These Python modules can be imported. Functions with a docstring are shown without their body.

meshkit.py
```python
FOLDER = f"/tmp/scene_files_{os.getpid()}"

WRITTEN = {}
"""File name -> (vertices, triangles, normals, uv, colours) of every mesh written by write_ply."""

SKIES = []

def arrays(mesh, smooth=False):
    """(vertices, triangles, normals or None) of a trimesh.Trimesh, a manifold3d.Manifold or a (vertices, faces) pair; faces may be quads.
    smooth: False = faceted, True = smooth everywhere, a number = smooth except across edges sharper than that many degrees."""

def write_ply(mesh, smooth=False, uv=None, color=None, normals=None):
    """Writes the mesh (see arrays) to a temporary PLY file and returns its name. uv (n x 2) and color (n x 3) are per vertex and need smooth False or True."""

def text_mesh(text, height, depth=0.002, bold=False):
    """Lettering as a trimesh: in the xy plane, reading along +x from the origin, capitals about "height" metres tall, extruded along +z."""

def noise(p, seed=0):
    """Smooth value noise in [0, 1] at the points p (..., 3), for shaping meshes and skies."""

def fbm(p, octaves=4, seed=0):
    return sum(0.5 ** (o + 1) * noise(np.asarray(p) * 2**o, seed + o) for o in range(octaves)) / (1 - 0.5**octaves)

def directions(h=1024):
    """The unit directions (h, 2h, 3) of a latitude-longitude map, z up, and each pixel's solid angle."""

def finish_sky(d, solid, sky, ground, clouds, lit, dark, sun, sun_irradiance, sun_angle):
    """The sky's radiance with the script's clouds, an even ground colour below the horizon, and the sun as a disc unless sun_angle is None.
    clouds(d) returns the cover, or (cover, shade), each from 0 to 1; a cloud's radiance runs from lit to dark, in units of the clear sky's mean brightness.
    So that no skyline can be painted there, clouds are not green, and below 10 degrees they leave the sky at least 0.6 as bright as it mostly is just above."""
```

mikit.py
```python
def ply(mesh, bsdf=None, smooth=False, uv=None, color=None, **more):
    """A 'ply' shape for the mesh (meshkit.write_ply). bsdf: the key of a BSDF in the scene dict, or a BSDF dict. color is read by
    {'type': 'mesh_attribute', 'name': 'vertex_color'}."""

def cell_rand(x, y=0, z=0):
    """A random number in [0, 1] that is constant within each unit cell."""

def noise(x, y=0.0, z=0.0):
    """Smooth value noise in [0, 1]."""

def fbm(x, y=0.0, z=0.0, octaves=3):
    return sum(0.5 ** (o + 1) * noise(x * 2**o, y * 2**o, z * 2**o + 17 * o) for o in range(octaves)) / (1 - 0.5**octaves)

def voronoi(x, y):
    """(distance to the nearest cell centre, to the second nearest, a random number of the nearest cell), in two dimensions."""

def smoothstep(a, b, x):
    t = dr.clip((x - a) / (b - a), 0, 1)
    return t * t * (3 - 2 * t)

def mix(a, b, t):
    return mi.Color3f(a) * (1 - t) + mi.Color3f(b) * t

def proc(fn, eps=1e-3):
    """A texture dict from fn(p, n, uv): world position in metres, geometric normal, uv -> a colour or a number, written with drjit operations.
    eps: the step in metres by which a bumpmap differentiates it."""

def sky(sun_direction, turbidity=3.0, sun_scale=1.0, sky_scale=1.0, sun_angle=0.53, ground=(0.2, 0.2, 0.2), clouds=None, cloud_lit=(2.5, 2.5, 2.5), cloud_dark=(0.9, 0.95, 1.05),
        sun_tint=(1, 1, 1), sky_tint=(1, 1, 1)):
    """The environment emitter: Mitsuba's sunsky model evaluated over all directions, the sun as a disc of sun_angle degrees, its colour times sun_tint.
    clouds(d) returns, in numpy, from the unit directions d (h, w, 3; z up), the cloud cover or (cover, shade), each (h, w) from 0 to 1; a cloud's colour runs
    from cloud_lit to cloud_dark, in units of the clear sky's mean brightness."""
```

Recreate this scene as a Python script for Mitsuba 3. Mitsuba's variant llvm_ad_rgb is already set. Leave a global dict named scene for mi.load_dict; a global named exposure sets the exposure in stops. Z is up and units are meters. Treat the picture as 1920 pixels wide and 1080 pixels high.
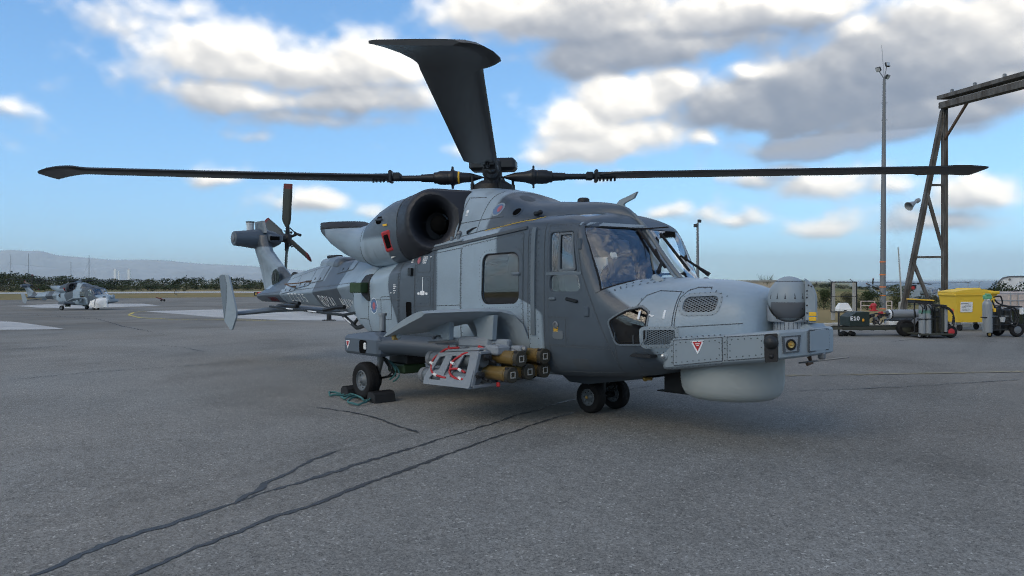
import math
import numpy as np
import drjit as dr
import trimesh
import mitsuba as mi
import mikit
import meshkit
import manifold3d as m3
from shapely import geometry as sg
from shapely import affinity, union_all, wkt
from scipy.interpolate import PchipInterpolator, RegularGridInterpolator

scene, labels = {}, {}
exposure = 0.0
T4 = mi.ScalarTransform4f

# ------------------------------------------------------------------ camera
CAM_H, FOCAL, ROLL = 1.52, 1420.0, math.radians(0.36)   # eye height; focal length in pixels of a 1920 wide frame
scene['camera'] = {
    'type': 'perspective', 'fov': 2 * math.degrees(math.atan(960 / FOCAL)), 'fov_axis': 'x',
    'near_clip': 0.05, 'far_clip': 60000.0, 'principal_point_offset_y': 10 / 1080,
    'to_world': T4().look_at(origin=[0, 0, CAM_H], target=[0, 1, CAM_H], up=[math.sin(ROLL), 0, math.cos(ROLL)]),
    'medium': {'type': 'ref', 'id': 'air'},
}

# ------------------------------------------------------------------ sky and clouds
CLOUDS = [  # azimuth, elevation, half widths (degrees), weight and darkness of the cumulus banks over the field
    (-26.9, 17.1, 3.85, 1.97, 0.62, 0.1), (-23.9, 15.8, 3.37, 2.12, 0.85, -0.1), (-20.8, 15.5, 3.88, 2.52, 1.15, -0.15), (-20.1, 12.7, 3.91, 1.62, 1.0, 0.15),
    (-15.7, 14.8, 4.67, 2.25, 1.05, 0.05), (-10.4, 15.5, 4.49, 2.29, 1.15, -0.1), (-12.7, 13.1, 6.53, 1.68, 0.95, 0.35), (-15.7, 11.6, 5.98, 1.04, 0.75, 0.6),
    (-19.0, 10.7, 2.88, 0.66, 0.6, 0.6), (-23.9, 18.2, 4.38, 1.33, 0.7, 0.0), (-7.2, 13.7, 1.59, 1.51, 0.6, 0.2), (-1.2, 19.9, 5.44, 2.21, 1.25, -0.2),
    (5.6, 19.0, 6.79, 2.23, 1.3, 0.2), (11.5, 16.9, 7.75, 1.88, 1.25, 0.55), (17.2, 18.6, 7.36, 1.90, 1.25, 0.2), (21.9, 18.4, 4.17, 1.69, 1.1, 0.1),
    (6.4, 16.2, 3.39, 1.77, 0.95, 0.65), (4.8, 11.9, 3.21, 2.12, 1.2, -0.3), (8.4, 13.3, 3.55, 2.27, 1.2, -0.35), (6.8, 10.3, 4.97, 1.86, 1.2, -0.15),
    (11.9, 13.6, 2.32, 1.87, 0.9, 0.0), (2.8, 9.6, 2.42, 1.18, 0.8, -0.1), (13.8, 10.1, 1.52, 0.95, 0.7, -0.1), (17.2, 12.0, 5.15, 2.03, 1.2, 0.6),
    (22.6, 12.1, 6.19, 2.85, 1.3, 0.75), (27.5, 14.0, 5.71, 3.70, 1.3, 0.5), (31.5, 14.8, 4.40, 3.54, 1.25, 0.12), (22.9, 9.4, 6.50, 1.16, 1.05, 0.85),
    (29.1, 10.5, 5.39, 2.05, 1.15, 0.65), (32.9, 11.7, 2.56, 2.92, 1.1, 0.45), (24.9, 16.7, 1.99, 2.01, 0.9, 0.0), (18.7, 14.2, 2.90, 1.08, 0.8, -0.1),
    (17.4, 7.1, 2.76, 0.91, 0.68, 0.4), (22.9, 6.5, 2.74, 1.39, 0.88, 0.0), (26.9, 6.1, 1.93, 0.96, 0.7, 0.2), (22.4, 3.7, 3.28, 1.11, 0.92, 0.1),
    (27.5, 3.3, 4.13, 0.93, 0.72, 0.5), (32.5, 4.8, 2.24, 1.15, 1.05, -0.1), (30.6, 3.2, 2.84, 0.80, 0.7, 0.5), (16.7, 4.1, 2.22, 1.00, 0.78, 0.3),
    (12.3, 4.5, 1.85, 0.78, 0.7, 0.3), (-13.8, 6.2, 2.97, 1.01, 0.92, 0.1), (-21.5, 7.6, 1.68, 0.81, 0.82, 0.2), (-9.8, 5.5, 1.76, 0.79, 0.7, 0.2),
    (-33.5, 10.8, 1.82, 0.88, 0.55, 0.3), (7.6, 7.5, 2.58, 0.71, 0.6, 0.4), (20.5, 7.9, 1.59, 0.59, 0.6, 0.3), (-4.4, 9.7, 1.80, 0.63, 0.5, 0.3),
]


def cloud_density(az, el, d):
    w = meshkit.fbm(d * np.array([7.0, 7.0, 9.0]) + 11.3, 3, 4) - .5
    az, el = az + 4.5 * w, el + 2.6 * (meshkit.fbm(d * 8.0 + 4.1, 3, 9) - .5)
    env, dark, tot = np.full(az.shape, -1.0), np.zeros(az.shape), np.full(az.shape, 1e-9)
    for a, e, wa, we, k, s in CLOUDS:
        q = ((az - a) / wa) ** 2 + np.where(el < e, ((el - e) / (we * .62)) ** 2, ((el - e) / we) ** 2)
        g = k * 1.75 * np.exp(-q * .8) - 1.0
        e4 = np.exp(5 * g) - math.exp(-5.0)
        dark, tot = dark + s * e4, tot + e4
        env = np.maximum(env, g) + .12 * np.maximum(np.minimum(env, g) + 1, 0)
    dark = dark / tot
    beyond = np.clip((np.abs(az) - 37) / 14, 0, 1) + np.clip((el - 22.5) / 10, 0, 1)   # the same kind of broken cumulus goes on all round
    wide = 2.2 * meshkit.fbm(d * np.array([2.6, 2.6, 4.4]) + 3.7, 3, 21) - 1.45
    b = np.clip(beyond, 0, 1)
    env, dark = env * (1 - b) + wide * b, dark * (1 - b) + .12 * b
    lump = meshkit.fbm(d * np.array([15.0, 15.0, 17.0]), 5, 2) - .5
    fine = meshkit.fbm(d * np.array([46.0, 46.0, 46.0]), 4, 5) - .5
    return env + .34 + 1.5 * lump + 1.15 * fine, dark + .55 * lump + .35 * fine + .10


def clouds(d):
    half = d.shape[0]
    az = np.degrees(np.arctan2(d[..., 0], d[..., 1]))
    el = np.degrees(np.arcsin(np.clip(d[..., 2], -1, 1)))
    dens, dark = cloud_density(az, el, d)
    rows = lambda deg: int(round(deg / 180 * 1024))
    up = lambda a, deg: np.vstack([np.repeat(a[:1], rows(deg), 0), a[:half - rows(deg)]])     # the cloud standing above each direction
    side = lambda a, deg: np.roll(a, rows(deg), 1)
    cover = np.clip((dens + .46) / 1.3, 0, 1)
    cover = cover * cover * (3 - 2 * cover)
    thick = .34 * np.clip(up(dens, 1.1) + .3, 0, 1.5) + .12 * np.clip(up(dens, 2.4) + .3, 0, 1.5) + .12 * np.clip(side(up(dens, .6), 1.2) + .3, 0, 1.5)
    relief = np.clip((side(up(dens, .5), .6) - dens) * .62, -.36, .36)
    shade = .04 + .55 * thick + dark * .60 + relief
    shade = np.clip(shade, 0, 1.6)
    shade = 1 - np.exp(-shade * (1.15 + 1.5 * np.clip(dark, 0, 1)))
    cover = cover * np.clip((el - .4) / 2.0, 0, 1) * .985
    return cover, shade


SUN = (-0.55, -0.62, 0.56)      # behind the photographer's left shoulder, itself veiled by cloud
scene['sky'] = mikit.sky(SUN, turbidity=3.0, sun_scale=0.12, sun_angle=36, sun_tint=(1, .95, .88), sky_scale=1.0, sky_tint=(.71, .93, 1.08), clouds=clouds, ground=(.17, .17, .17),
                         cloud_lit=(3.1, 2.94, 2.66), cloud_dark=(.50, .61, .82))
exposure = 2.57


# ------------------------------------------------------------------ air
HAZE = 4.2e-5
scene['air'] = {'type': 'homogeneous', 'albedo': {'type': 'rgb', 'value': [.90, .98, 1.0]}, 'sigma_t': HAZE}


# ------------------------------------------------------------------ helpers
def add(key, mesh, mat, smooth=False, label=None, cat=None, group=None, kind=None, to_world=None):
    """One entry of the scene; a key that is taken gets the next three-digit number. Returns the key."""
    if key in scene or key in labels:
        n = 1
        while f'{key}_{n:03d}' in scene or f'{key}_{n:03d}' in labels:
            n += 1
        key = f'{key}_{n:03d}'
    more = {} if to_world is None else {'to_world': to_world}
    scene[key] = {**mesh, **more} if isinstance(mesh, dict) else mikit.ply(mesh, mat, smooth=smooth, **more)
    say(key, label, cat, group, kind)
    return key


def say(key, label=None, cat=None, group=None, kind=None):
    e = {k: v for k, v in (('label', label), ('category', cat), ('group', group), ('kind', kind)) if v}
    if e:
        labels[key] = e
    return key


def cat(*ms):
    ms = [m for m in (ms[0] if len(ms) == 1 and isinstance(ms[0], (list, tuple)) else ms) if m is not None]
    return trimesh.util.concatenate(ms)


def xf(m, loc=(0, 0, 0), rot=None, scale=None):
    """a moved copy; rot: (axis, degrees) or a list of these, applied in order"""
    m = m.copy()
    if scale is not None:
        m.apply_scale(scale)
    for ax, deg in ([] if rot is None else rot if isinstance(rot, list) else [rot]):
        m.apply_transform(trimesh.transformations.rotation_matrix(math.radians(deg), {'x': [1, 0, 0], 'y': [0, 1, 0], 'z': [0, 0, 1]}.get(ax, ax)))
    m.apply_translation(loc)
    return m


def to_tm(man):
    m = man.to_mesh()
    return trimesh.Trimesh(m.vert_properties[:, :3], m.tri_verts, process=False)


def man(m):
    m = m if isinstance(m, trimesh.Trimesh) else trimesh.Trimesh(*m, process=False)
    return m3.Manifold(m3.Mesh(np.asarray(m.vertices, np.float32), np.asarray(m.faces, np.uint32)))


def rbox(size, loc=(0, 0, 0), r=.01, rot=None):
    """box with chamfered edges, centred on loc"""
    h = np.maximum(np.asarray(size, float) / 2, 1e-4)
    r = min(r, h.min() * .95)
    pts = []
    for s in np.ndindex(2, 2, 2):
        sg_ = np.array(s) * 2 - 1
        for k in range(3):
            p = h - r
            p = p.copy()
            p[k] = h[k]
            pts.append(p * sg_)
    hull = m3.Manifold.hull_points(np.array(pts, np.float64))
    return xf(to_tm(hull), loc, rot)


def box(size, loc=(0, 0, 0), rot=None):
    return xf(trimesh.creation.box(size), loc, rot)


def tube(pts, r, n=8, cap=True):
    """a round bar along the points; r a number or one per point"""
    p = np.asarray(pts, float)
    r = np.broadcast_to(np.asarray(r, float), (len(p),))
    t = np.gradient(p, axis=0)
    t /= np.linalg.norm(t, axis=1, keepdims=True) + 1e-12
    ref = np.array([0, 0, 1.0]) if abs(t[:, 2]).mean() < .8 else np.array([1.0, 0, 0])
    a = np.cross(t, ref)
    a /= np.linalg.norm(a, axis=1, keepdims=True) + 1e-12
    b = np.cross(t, a)
    ang = np.arange(n) * 2 * np.pi / n
    v = p[:, None] + r[:, None, None] * (np.cos(ang)[None, :, None] * a[:, None] + np.sin(ang)[None, :, None] * b[:, None])
    return skin(v, cap)


def skin(rings, cap=True):
    """closed rings (k, n, 3) joined into a tube, ends closed"""
    v = np.asarray(rings, float)
    k, n = v.shape[:2]
    i, j = np.meshgrid(np.arange(k - 1), np.arange(n), indexing='ij')
    q = np.stack([i * n + j, i * n + (j + 1) % n, (i + 1) * n + (j + 1) % n, (i + 1) * n + j], -1).reshape(-1, 4)
    f = [q[:, [0, 1, 2]], q[:, [0, 2, 3]]]
    vv = v.reshape(-1, 3)
    if cap:
        c = np.array([v[0].mean(0), v[-1].mean(0)])
        jj = np.arange(n)
        f.append(np.stack([jj * 0 + k * n, (jj + 1) % n, jj], 1))
        f.append(np.stack([jj * 0 + k * n + 1, (k - 1) * n + jj, (k - 1) * n + (jj + 1) % n], 1))
        vv = np.vstack([vv, c])
    m = trimesh.Trimesh(vv, np.vstack(f), process=False)
    if m.volume < 0:
        m.invert()
    return m


def lathe(profile, n=32, loc=(0, 0, 0), axis=None):
    """profile (r, h) turned about z, then z turned to axis"""
    pr = np.asarray(profile, float)
    ang = np.arange(n) * 2 * np.pi / n
    v = np.stack([pr[:, :1] * np.cos(ang), pr[:, :1] * np.sin(ang), np.repeat(pr[:, 1:], n, 1)], -1)
    m = skin(v, True)
    if axis is not None:
        m.apply_transform(trimesh.geometry.align_vectors([0, 0, 1], axis))
    m.apply_translation(loc)
    return m


def bar(a, b, w, h=None, r=.004):
    """a square bar from a to b"""
    a, b = np.asarray(a, float), np.asarray(b, float)
    L = np.linalg.norm(b - a)
    m = rbox((w, h or w, L), r=r)
    z = (b - a) / L
    x = np.cross([0, 0, 1.0] if abs(z[2]) < .95 else [1.0, 0, 0], z)
    x /= np.linalg.norm(x)
    M = np.eye(4)
    M[:3, 0], M[:3, 1], M[:3, 2], M[:3, 3] = x, np.cross(z, x), z, (a + b) / 2
    m.apply_transform(M)
    return m


def rod(a, b, r, n=10):
    return tube([a, b], r, n)


def prism(poly, h):
    """shapely polygon(s) extruded along z from 0 to h"""
    gs = getattr(poly, 'geoms', [poly])
    return cat([trimesh.creation.extrude_polygon(g, h, engine='earcut') for g in gs])


def rpoly(pts, r=.05, q=5):
    """polygon with rounded corners"""
    p = sg.Polygon(pts)
    return p.buffer(-r, join_style=2).buffer(r, quad_segs=q)


def hull(*parts):
    """convex hull of (centre, radius) balls"""
    pts = []
    ico = trimesh.creation.icosphere(2).vertices
    for c, r in parts:
        pts.append(np.asarray(c) + ico * r)
    return to_tm(m3.Manifold.hull_points(np.vstack(pts).astype(np.float64)))


class Loft:
    """A body drawn by half cross-sections (y, z) from the keel to the crown at stations x; sections are smoothed by corner cutting."""

    def __init__(self, st, step=.04, cut=3, cy=0.0):
        xs = np.array([s[0] for s in st], float)
        pts = np.array([s[1] for s in st], float)
        n = max(4, int((xs[-1] - xs[0]) / step))
        self.x = np.linspace(xs[0], xs[-1], n + 1)
        P = PchipInterpolator(xs, pts, axis=0)(self.x)
        full = np.concatenate([P, P[:, -2:0:-1] * np.array([-1, 1])], 1)      # port side up, starboard side down
        for _ in range(cut):
            nx = np.roll(full, -1, 1)
            full = np.stack([.75 * full + .25 * nx, .25 * full + .75 * nx], 2).reshape(len(full), -1, 2)
        self.s = full
        d = np.roll(full, -1, 1) - np.roll(full, 1, 1)
        self.n = np.stack([d[..., 1], -d[..., 0]], -1) / (np.linalg.norm(d, axis=-1, keepdims=True) + 1e-9)
        self.cy = cy
        self.fields = {}

    def mesh(self, off=0.0, x0=None, x1=None):
        k = (self.x >= (x0 if x0 is not None else -99)) & (self.x <= (x1 if x1 is not None else 99))
        s = (self.s + self.n * off)[k]
        x = self.x[k].copy()
        if off < 0:
            x[0] -= off
            x[-1] += off
        v = np.concatenate([np.broadcast_to(x[:, None, None], s.shape[:2] + (1,)), s + np.array([self.cy, 0])], -1)
        return skin(v, True)

    def sec(self, X):
        i = np.clip((X - self.x[0]) / (self.x[1] - self.x[0]), 0, len(self.x) - 1.001)
        a = int(i)
        return self.s[a] * (1 - (i - a)) + self.s[a + 1] * (i - a) + np.array([self.cy, 0])

    def y_at(self, X, Z, side=-1):
        s = self.sec(X)
        q = np.roll(s, -1, 0)
        dz = q[:, 1] - s[:, 1]
        hit = ((s[:, 1] - Z) * (q[:, 1] - Z) <= 0) & (np.abs(dz) > 1e-9)
        t = (Z - s[hit, 1]) / dz[hit]
        y = (s[hit, 0] + t * (q[hit, 0] - s[hit, 0]))
        if not len(y):
            k = np.argmin(np.abs(s[:, 1] - Z) + (s[:, 0] * side < 0) * 9)
            return s[k, 0]
        return y.min() if side < 0 else y.max()

    def z_at(self, X, Y):
        s = self.sec(X)
        q = np.roll(s, -1, 0)
        dy = q[:, 0] - s[:, 0]
        hit = ((s[:, 0] - Y) * (q[:, 0] - Y) <= 0) & (np.abs(dy) > 1e-9)
        t = (Y - s[hit, 0]) / dy[hit]
        z = s[hit, 1] + t * (q[hit, 1] - s[hit, 1])
        return z.max() if len(z) else s[:, 1].max()

    def field(self, side):
        """the body's half-breadth as a grid over (x, z)"""
        if side not in self.fields:
            zs = np.arange(self.s[..., 1].min() - .02, self.s[..., 1].max() + .03, .008)
            out = np.full((len(self.x), len(zs)), np.nan)
            for i in range(len(self.x)):
                s = self.s[i] + np.array([self.cy, 0])
                k = (s[:, 0] - self.cy) * side >= -1e-6
                p = s[k]
                p = p[np.argsort(p[:, 1], kind='stable')]
                out[i] = np.interp(zs, p[:, 1], p[:, 0])
            self.fields[side] = RegularGridInterpolator((self.x, zs), out, bounds_error=False, fill_value=None)
        return self.fields[side]

    def wrap(self, flat, side=-1, off=0.0, sub=.07):
        """a mesh drawn in (X, Z, height) laid onto the body's side, its height standing outward"""
        m = flat
        if sub and m.extents[:2].max() > sub:
            m = m.subdivide_to_size(sub)
        v = np.array(m.vertices)
        F, e = self.field(side), .012
        q = v[:, :2]
        y = F(q)
        gx = np.clip((F(q + [e, 0]) - F(q - [e, 0])) / (2 * e), -3, 3)
        gz = np.clip((F(q + [0, e]) - F(q - [0, e])) / (2 * e), -3, 3)
        nn = np.stack([-gx, np.ones_like(gx), -gz], 1) * side
        nn /= np.linalg.norm(nn, axis=1, keepdims=True)
        out = np.stack([v[:, 0], y, v[:, 1]], 1) + nn * (v[:, 2] + off)[:, None]
        r = trimesh.Trimesh(out, m.faces, process=False)
        if side > 0:
            r.invert()
        return r

    def top(self, flat, off=0.0, sub=.07):
        """a mesh drawn in (X, Y, height) laid onto the body's top"""
        m = flat.copy()
        if sub and m.extents[:2].max() > sub:
            m = m.subdivide_to_size(sub)
        v = np.array(m.vertices)
        z = np.array([self.z_at(a, b) for a, b in v[:, :2]])
        return trimesh.Trimesh(np.stack([v[:, 0], v[:, 1], z + v[:, 2] + off], 1), m.faces, process=False)


def sheet(solid, cutter):
    """the faces of SOLID's skin that lie inside CUTTER (both manifolds), as an open sheet"""
    a = solid.as_original()
    r = (a ^ cutter).to_mesh()
    keep = [r.tri_verts[r.run_index[k] // 3:r.run_index[k + 1] // 3] for k in range(len(r.run_original_id)) if r.run_original_id[k] == a.original_id()]
    m = trimesh.Trimesh(r.vert_properties[:, :3], np.vstack(keep), process=False)
    m.remove_unreferenced_vertices()
    return m


def side_cut(poly, y0, y1):
    """polygon in (X, Z) as a cutter from y0 to y1"""
    m = prism(poly, y1 - y0)
    v = np.array(m.vertices)
    m = trimesh.Trimesh(np.stack([v[:, 0], v[:, 2] + y0, v[:, 1]], 1), m.faces[:, ::-1], process=False)
    m.merge_vertices()
    return man(m)


def top_cut(poly, z0, z1):
    m = prism(poly, z1 - z0)
    m.apply_translation((0, 0, z0))
    m.merge_vertices()
    return man(m)


def line(pts, w):
    return sg.LineString(pts).buffer(w / 2, cap_style=2, join_style=1)


def dots(pts, r=.007, h=.003, n=6):
    """small round heads drawn flat at (x, z) points"""
    a = np.arange(n) * 2 * np.pi / n
    v, f = [], []
    for k, (x, z) in enumerate(pts):
        b = k * (2 * n + 1)
        ring = np.stack([x + r * np.cos(a), z + r * np.sin(a), 0 * a - .002], 1)
        ring2 = np.stack([x + r * .75 * np.cos(a), z + r * .75 * np.sin(a), 0 * a + h], 1)
        v += [ring, ring2, [[x, z, h * 1.15]]]
        j = np.arange(n)
        f += [np.stack([b + j, b + (j + 1) % n, b + n + (j + 1) % n], 1), np.stack([b + j, b + n + (j + 1) % n, b + n + j], 1), np.stack([b + n + j, b + n + (j + 1) % n, b + 2 * n + 0 * j], 1)]
    return trimesh.Trimesh(np.vstack(v), np.vstack(f), process=False)


def along(pts, gap):
    """points every GAP along a polyline"""
    l = sg.LineString(pts)
    n = max(2, int(l.length / gap) + 1)
    return [l.interpolate(t, normalized=True).coords[0] for t in np.linspace(0, 1, n)]


# ------------------------------------------------------------------ where things stand
def ground_z(x, y):
    """the apron is level round the helicopter and falls gently away to the left"""
    x, y = np.asarray(x, float), np.asarray(y, float)
    r = np.hypot(x, y)
    side = np.clip((-x / np.maximum(y, 1.0) + .02) / .30, 0, 1)
    t = np.clip((r - 22) / 75, 0, 1)
    left = -1.0 * (t * t * (3 - 2 * t)) * (side * side * (3 - 2 * side))
    east = np.clip((x / np.maximum(np.abs(y), 1.0) - .30) / .16, 0, 1)
    t = np.clip((r - 34) / 71, 0, 1)
    fall = -1.9 * t * t * (3 - 2 * t) - .0118 * np.clip(r - 300, 0, 2300)
    far = np.clip((r - 2600) / 2000, 0, 1) * -4.0
    return left + east * (fall + far)


def spot(px, py, z=None):
    """the place on the ground that the photograph shows at this pixel (of 1920 x 1080)"""
    a, b = px - 960, py - 530.0
    u, v = a * math.cos(ROLL) - b * math.sin(ROLL), a * math.sin(ROLL) + b * math.cos(ROLL)
    g = 0.0 if z is None else z
    for _ in range(60):
        y = (CAM_H - g) * FOCAL / max(v, .5)
        x = u / FOCAL * y
        if z is not None:
            break
        g = .5 * g + .5 * float(ground_z(x, y))
    return np.array([x, y, g])


def at(px, py, dist):
    """the place at this pixel, DIST metres ahead"""
    a, b = px - 960, py - 530.0
    u, v = a * math.cos(ROLL) - b * math.sin(ROLL), a * math.sin(ROLL) + b * math.cos(ROLL)
    return np.array([u / FOCAL * dist, dist, CAM_H - v / FOCAL * dist])


# ------------------------------------------------------------------ materials
def plain(key, rgb, rough=.5, metal=0.0, spec=.5, coat=0.0, two=True):
    b = {'type': 'principled', 'base_color': {'type': 'rgb', 'value': list(rgb)}, 'roughness': rough, 'metallic': metal, 'specular': spec}
    if coat:
        b['clearcoat'], b['clearcoat_gloss'] = coat, .9
    scene[key] = {'type': 'twosided', 'bsdf': b} if two else b


LIGHT, DARK, MIDGREY = (.270, .342, .400), (.072, .092, .114), (.13, .16, .185)
plain('paint_sea', (.085, .108, .135), .45)
plain('paint_light', (.25, .30, .335), .48)
plain('radome_grey', (.32, .35, .345), .5)
plain('paint_dark', DARK, .42)
plain('paint_mid', MIDGREY, .45)
plain('intake_black', (.014, .016, .022), .5)
plain('soot_black', (.012, .012, .013), .6)
plain('hole_black', (.004, .004, .004), .9, spec=.1)
plain('seam_dark', (.070, .083, .096), .7)
plain('rivet_grey', (.075, .088, .10), .5)
plain('rubber', (.012, .012, .013), .75, spec=.3)
plain('wheel_grey', (.13, .15, .165), .45)
plain('blade_black', (.016, .017, .017), .42)
plain('blade_olive', (.030, .033, .026), .4)
plain('hub_black', (.018, .020, .022), .4, .3)
plain('steel', (.42, .43, .44), .32, .85)
plain('dull_steel', (.20, .21, .22), .5, .6)
plain('galvanised', (.30, .32, .34), .5, .3)
plain('mast_grey', (.17, .18, .19), .6, .1)
plain('white_paint', (.74, .74, .72), .5)
plain('letter_white', (.80, .81, .82), .6)
plain('red_paint', (.42, .025, .03), .5)
plain('red_dull', (.12, .016, .018), .6)
plain('roundel_blue', (.10, .17, .30), .6)
plain('roundel_pink', (.42, .12, .15), .6)
plain('yellow_paint', (.78, .46, .03), .5)
plain('bin_yellow', (.72, .47, .035), .5)
plain('missile_brown', (.165, .110, .036), .42)
plain('missile_cap', (.045, .04, .028), .6)
plain('launcher_grey', (.25, .28, .31), .48)
plain('frame_grey', (.22, .245, .27), .5)
plain('olive', (.040, .042, .030), .6)
plain('flare_green', (.028, .060, .022), .55)
plain('tank_green', (.10, .22, .17), .5)
plain('valve_green', (.13, .38, .20), .5)
plain('cylinder_grey', (.27, .29, .30), .42, .2)
plain('dark_plastic', (.018, .02, .021), .5)
plain('dark_green_bin', (.012, .022, .016), .5)
plain('orange_band', (.80, .20, .03), .55)
plain('concrete_grey', (.36, .35, .32), .85)
plain('stone_tan', (.42, .36, .28), .85)
plain('rope_teal', (.050, .155, .155), .8)
plain('chock_black', (.018, .019, .021), .7)
plain('cover_white', (.72, .72, .71), .75)
plain('cream_fabric', (.60, .62, .55), .7)
plain('cockpit_black', (.015, .016, .018), .6)
plain('cockpit_grey', (.10, .105, .11), .6)
plain('rust_brown', (.13, .085, .06), .8)
plain('amber_lens', (.75, .33, .02), .25, coat=.6)
plain('brass', (.62, .42, .14), .3, .8)
plain('lamp_glass', (.55, .57, .58), .2, .2)
plain('tote_plastic', (.50, .42, .38), .5)
plain('far_tower', (.78, .78, .76), .7)
plain('roof_white', (.70, .70, .70), .6)
plain('bark', (.09, .07, .05), .9)
for k, c in (('leaf_dark', (.016, .026, .010)), ('leaf_mid', (.028, .042, .015)), ('leaf_olive', (.050, .058, .022)), ('leaf_grey', (.06, .062, .036))):
    scene[k] = {'type': 'twosided', 'bsdf': {'type': 'principled', 'base_color': {'type': 'rgb', 'value': [x * 1.25 for x in c]}, 'roughness': .75, 'specular': .25}}
scene['pane_glass'] = {'type': 'thindielectric', 'int_ior': 1.75}
scene['screen_glass'] = {'type': 'thindielectric', 'int_ior': 1.95}
scene['chin_glass'] = {'type': 'thindielectric', 'int_ior': 1.42}
scene['flir_glass'] = {'type': 'twosided', 'bsdf': {'type': 'principled', 'base_color': {'type': 'rgb', 'value': [.14, .15, .165]}, 'roughness': .3, 'metallic': .15, 'specular': .5}}

# the helicopter's own axes: x to the nose, y to port, z up; where it stands and how it is turned
YAW = math.radians(48.7)
HELI = np.array([[math.cos(YAW), math.sin(YAW), 0, -0.25], [-math.sin(YAW), math.cos(YAW), 0, 10.3], [0, 0, 1, 0], [0, 0, 0, 1]])
HELI_T = mi.ScalarTransform4f(HELI)


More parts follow.
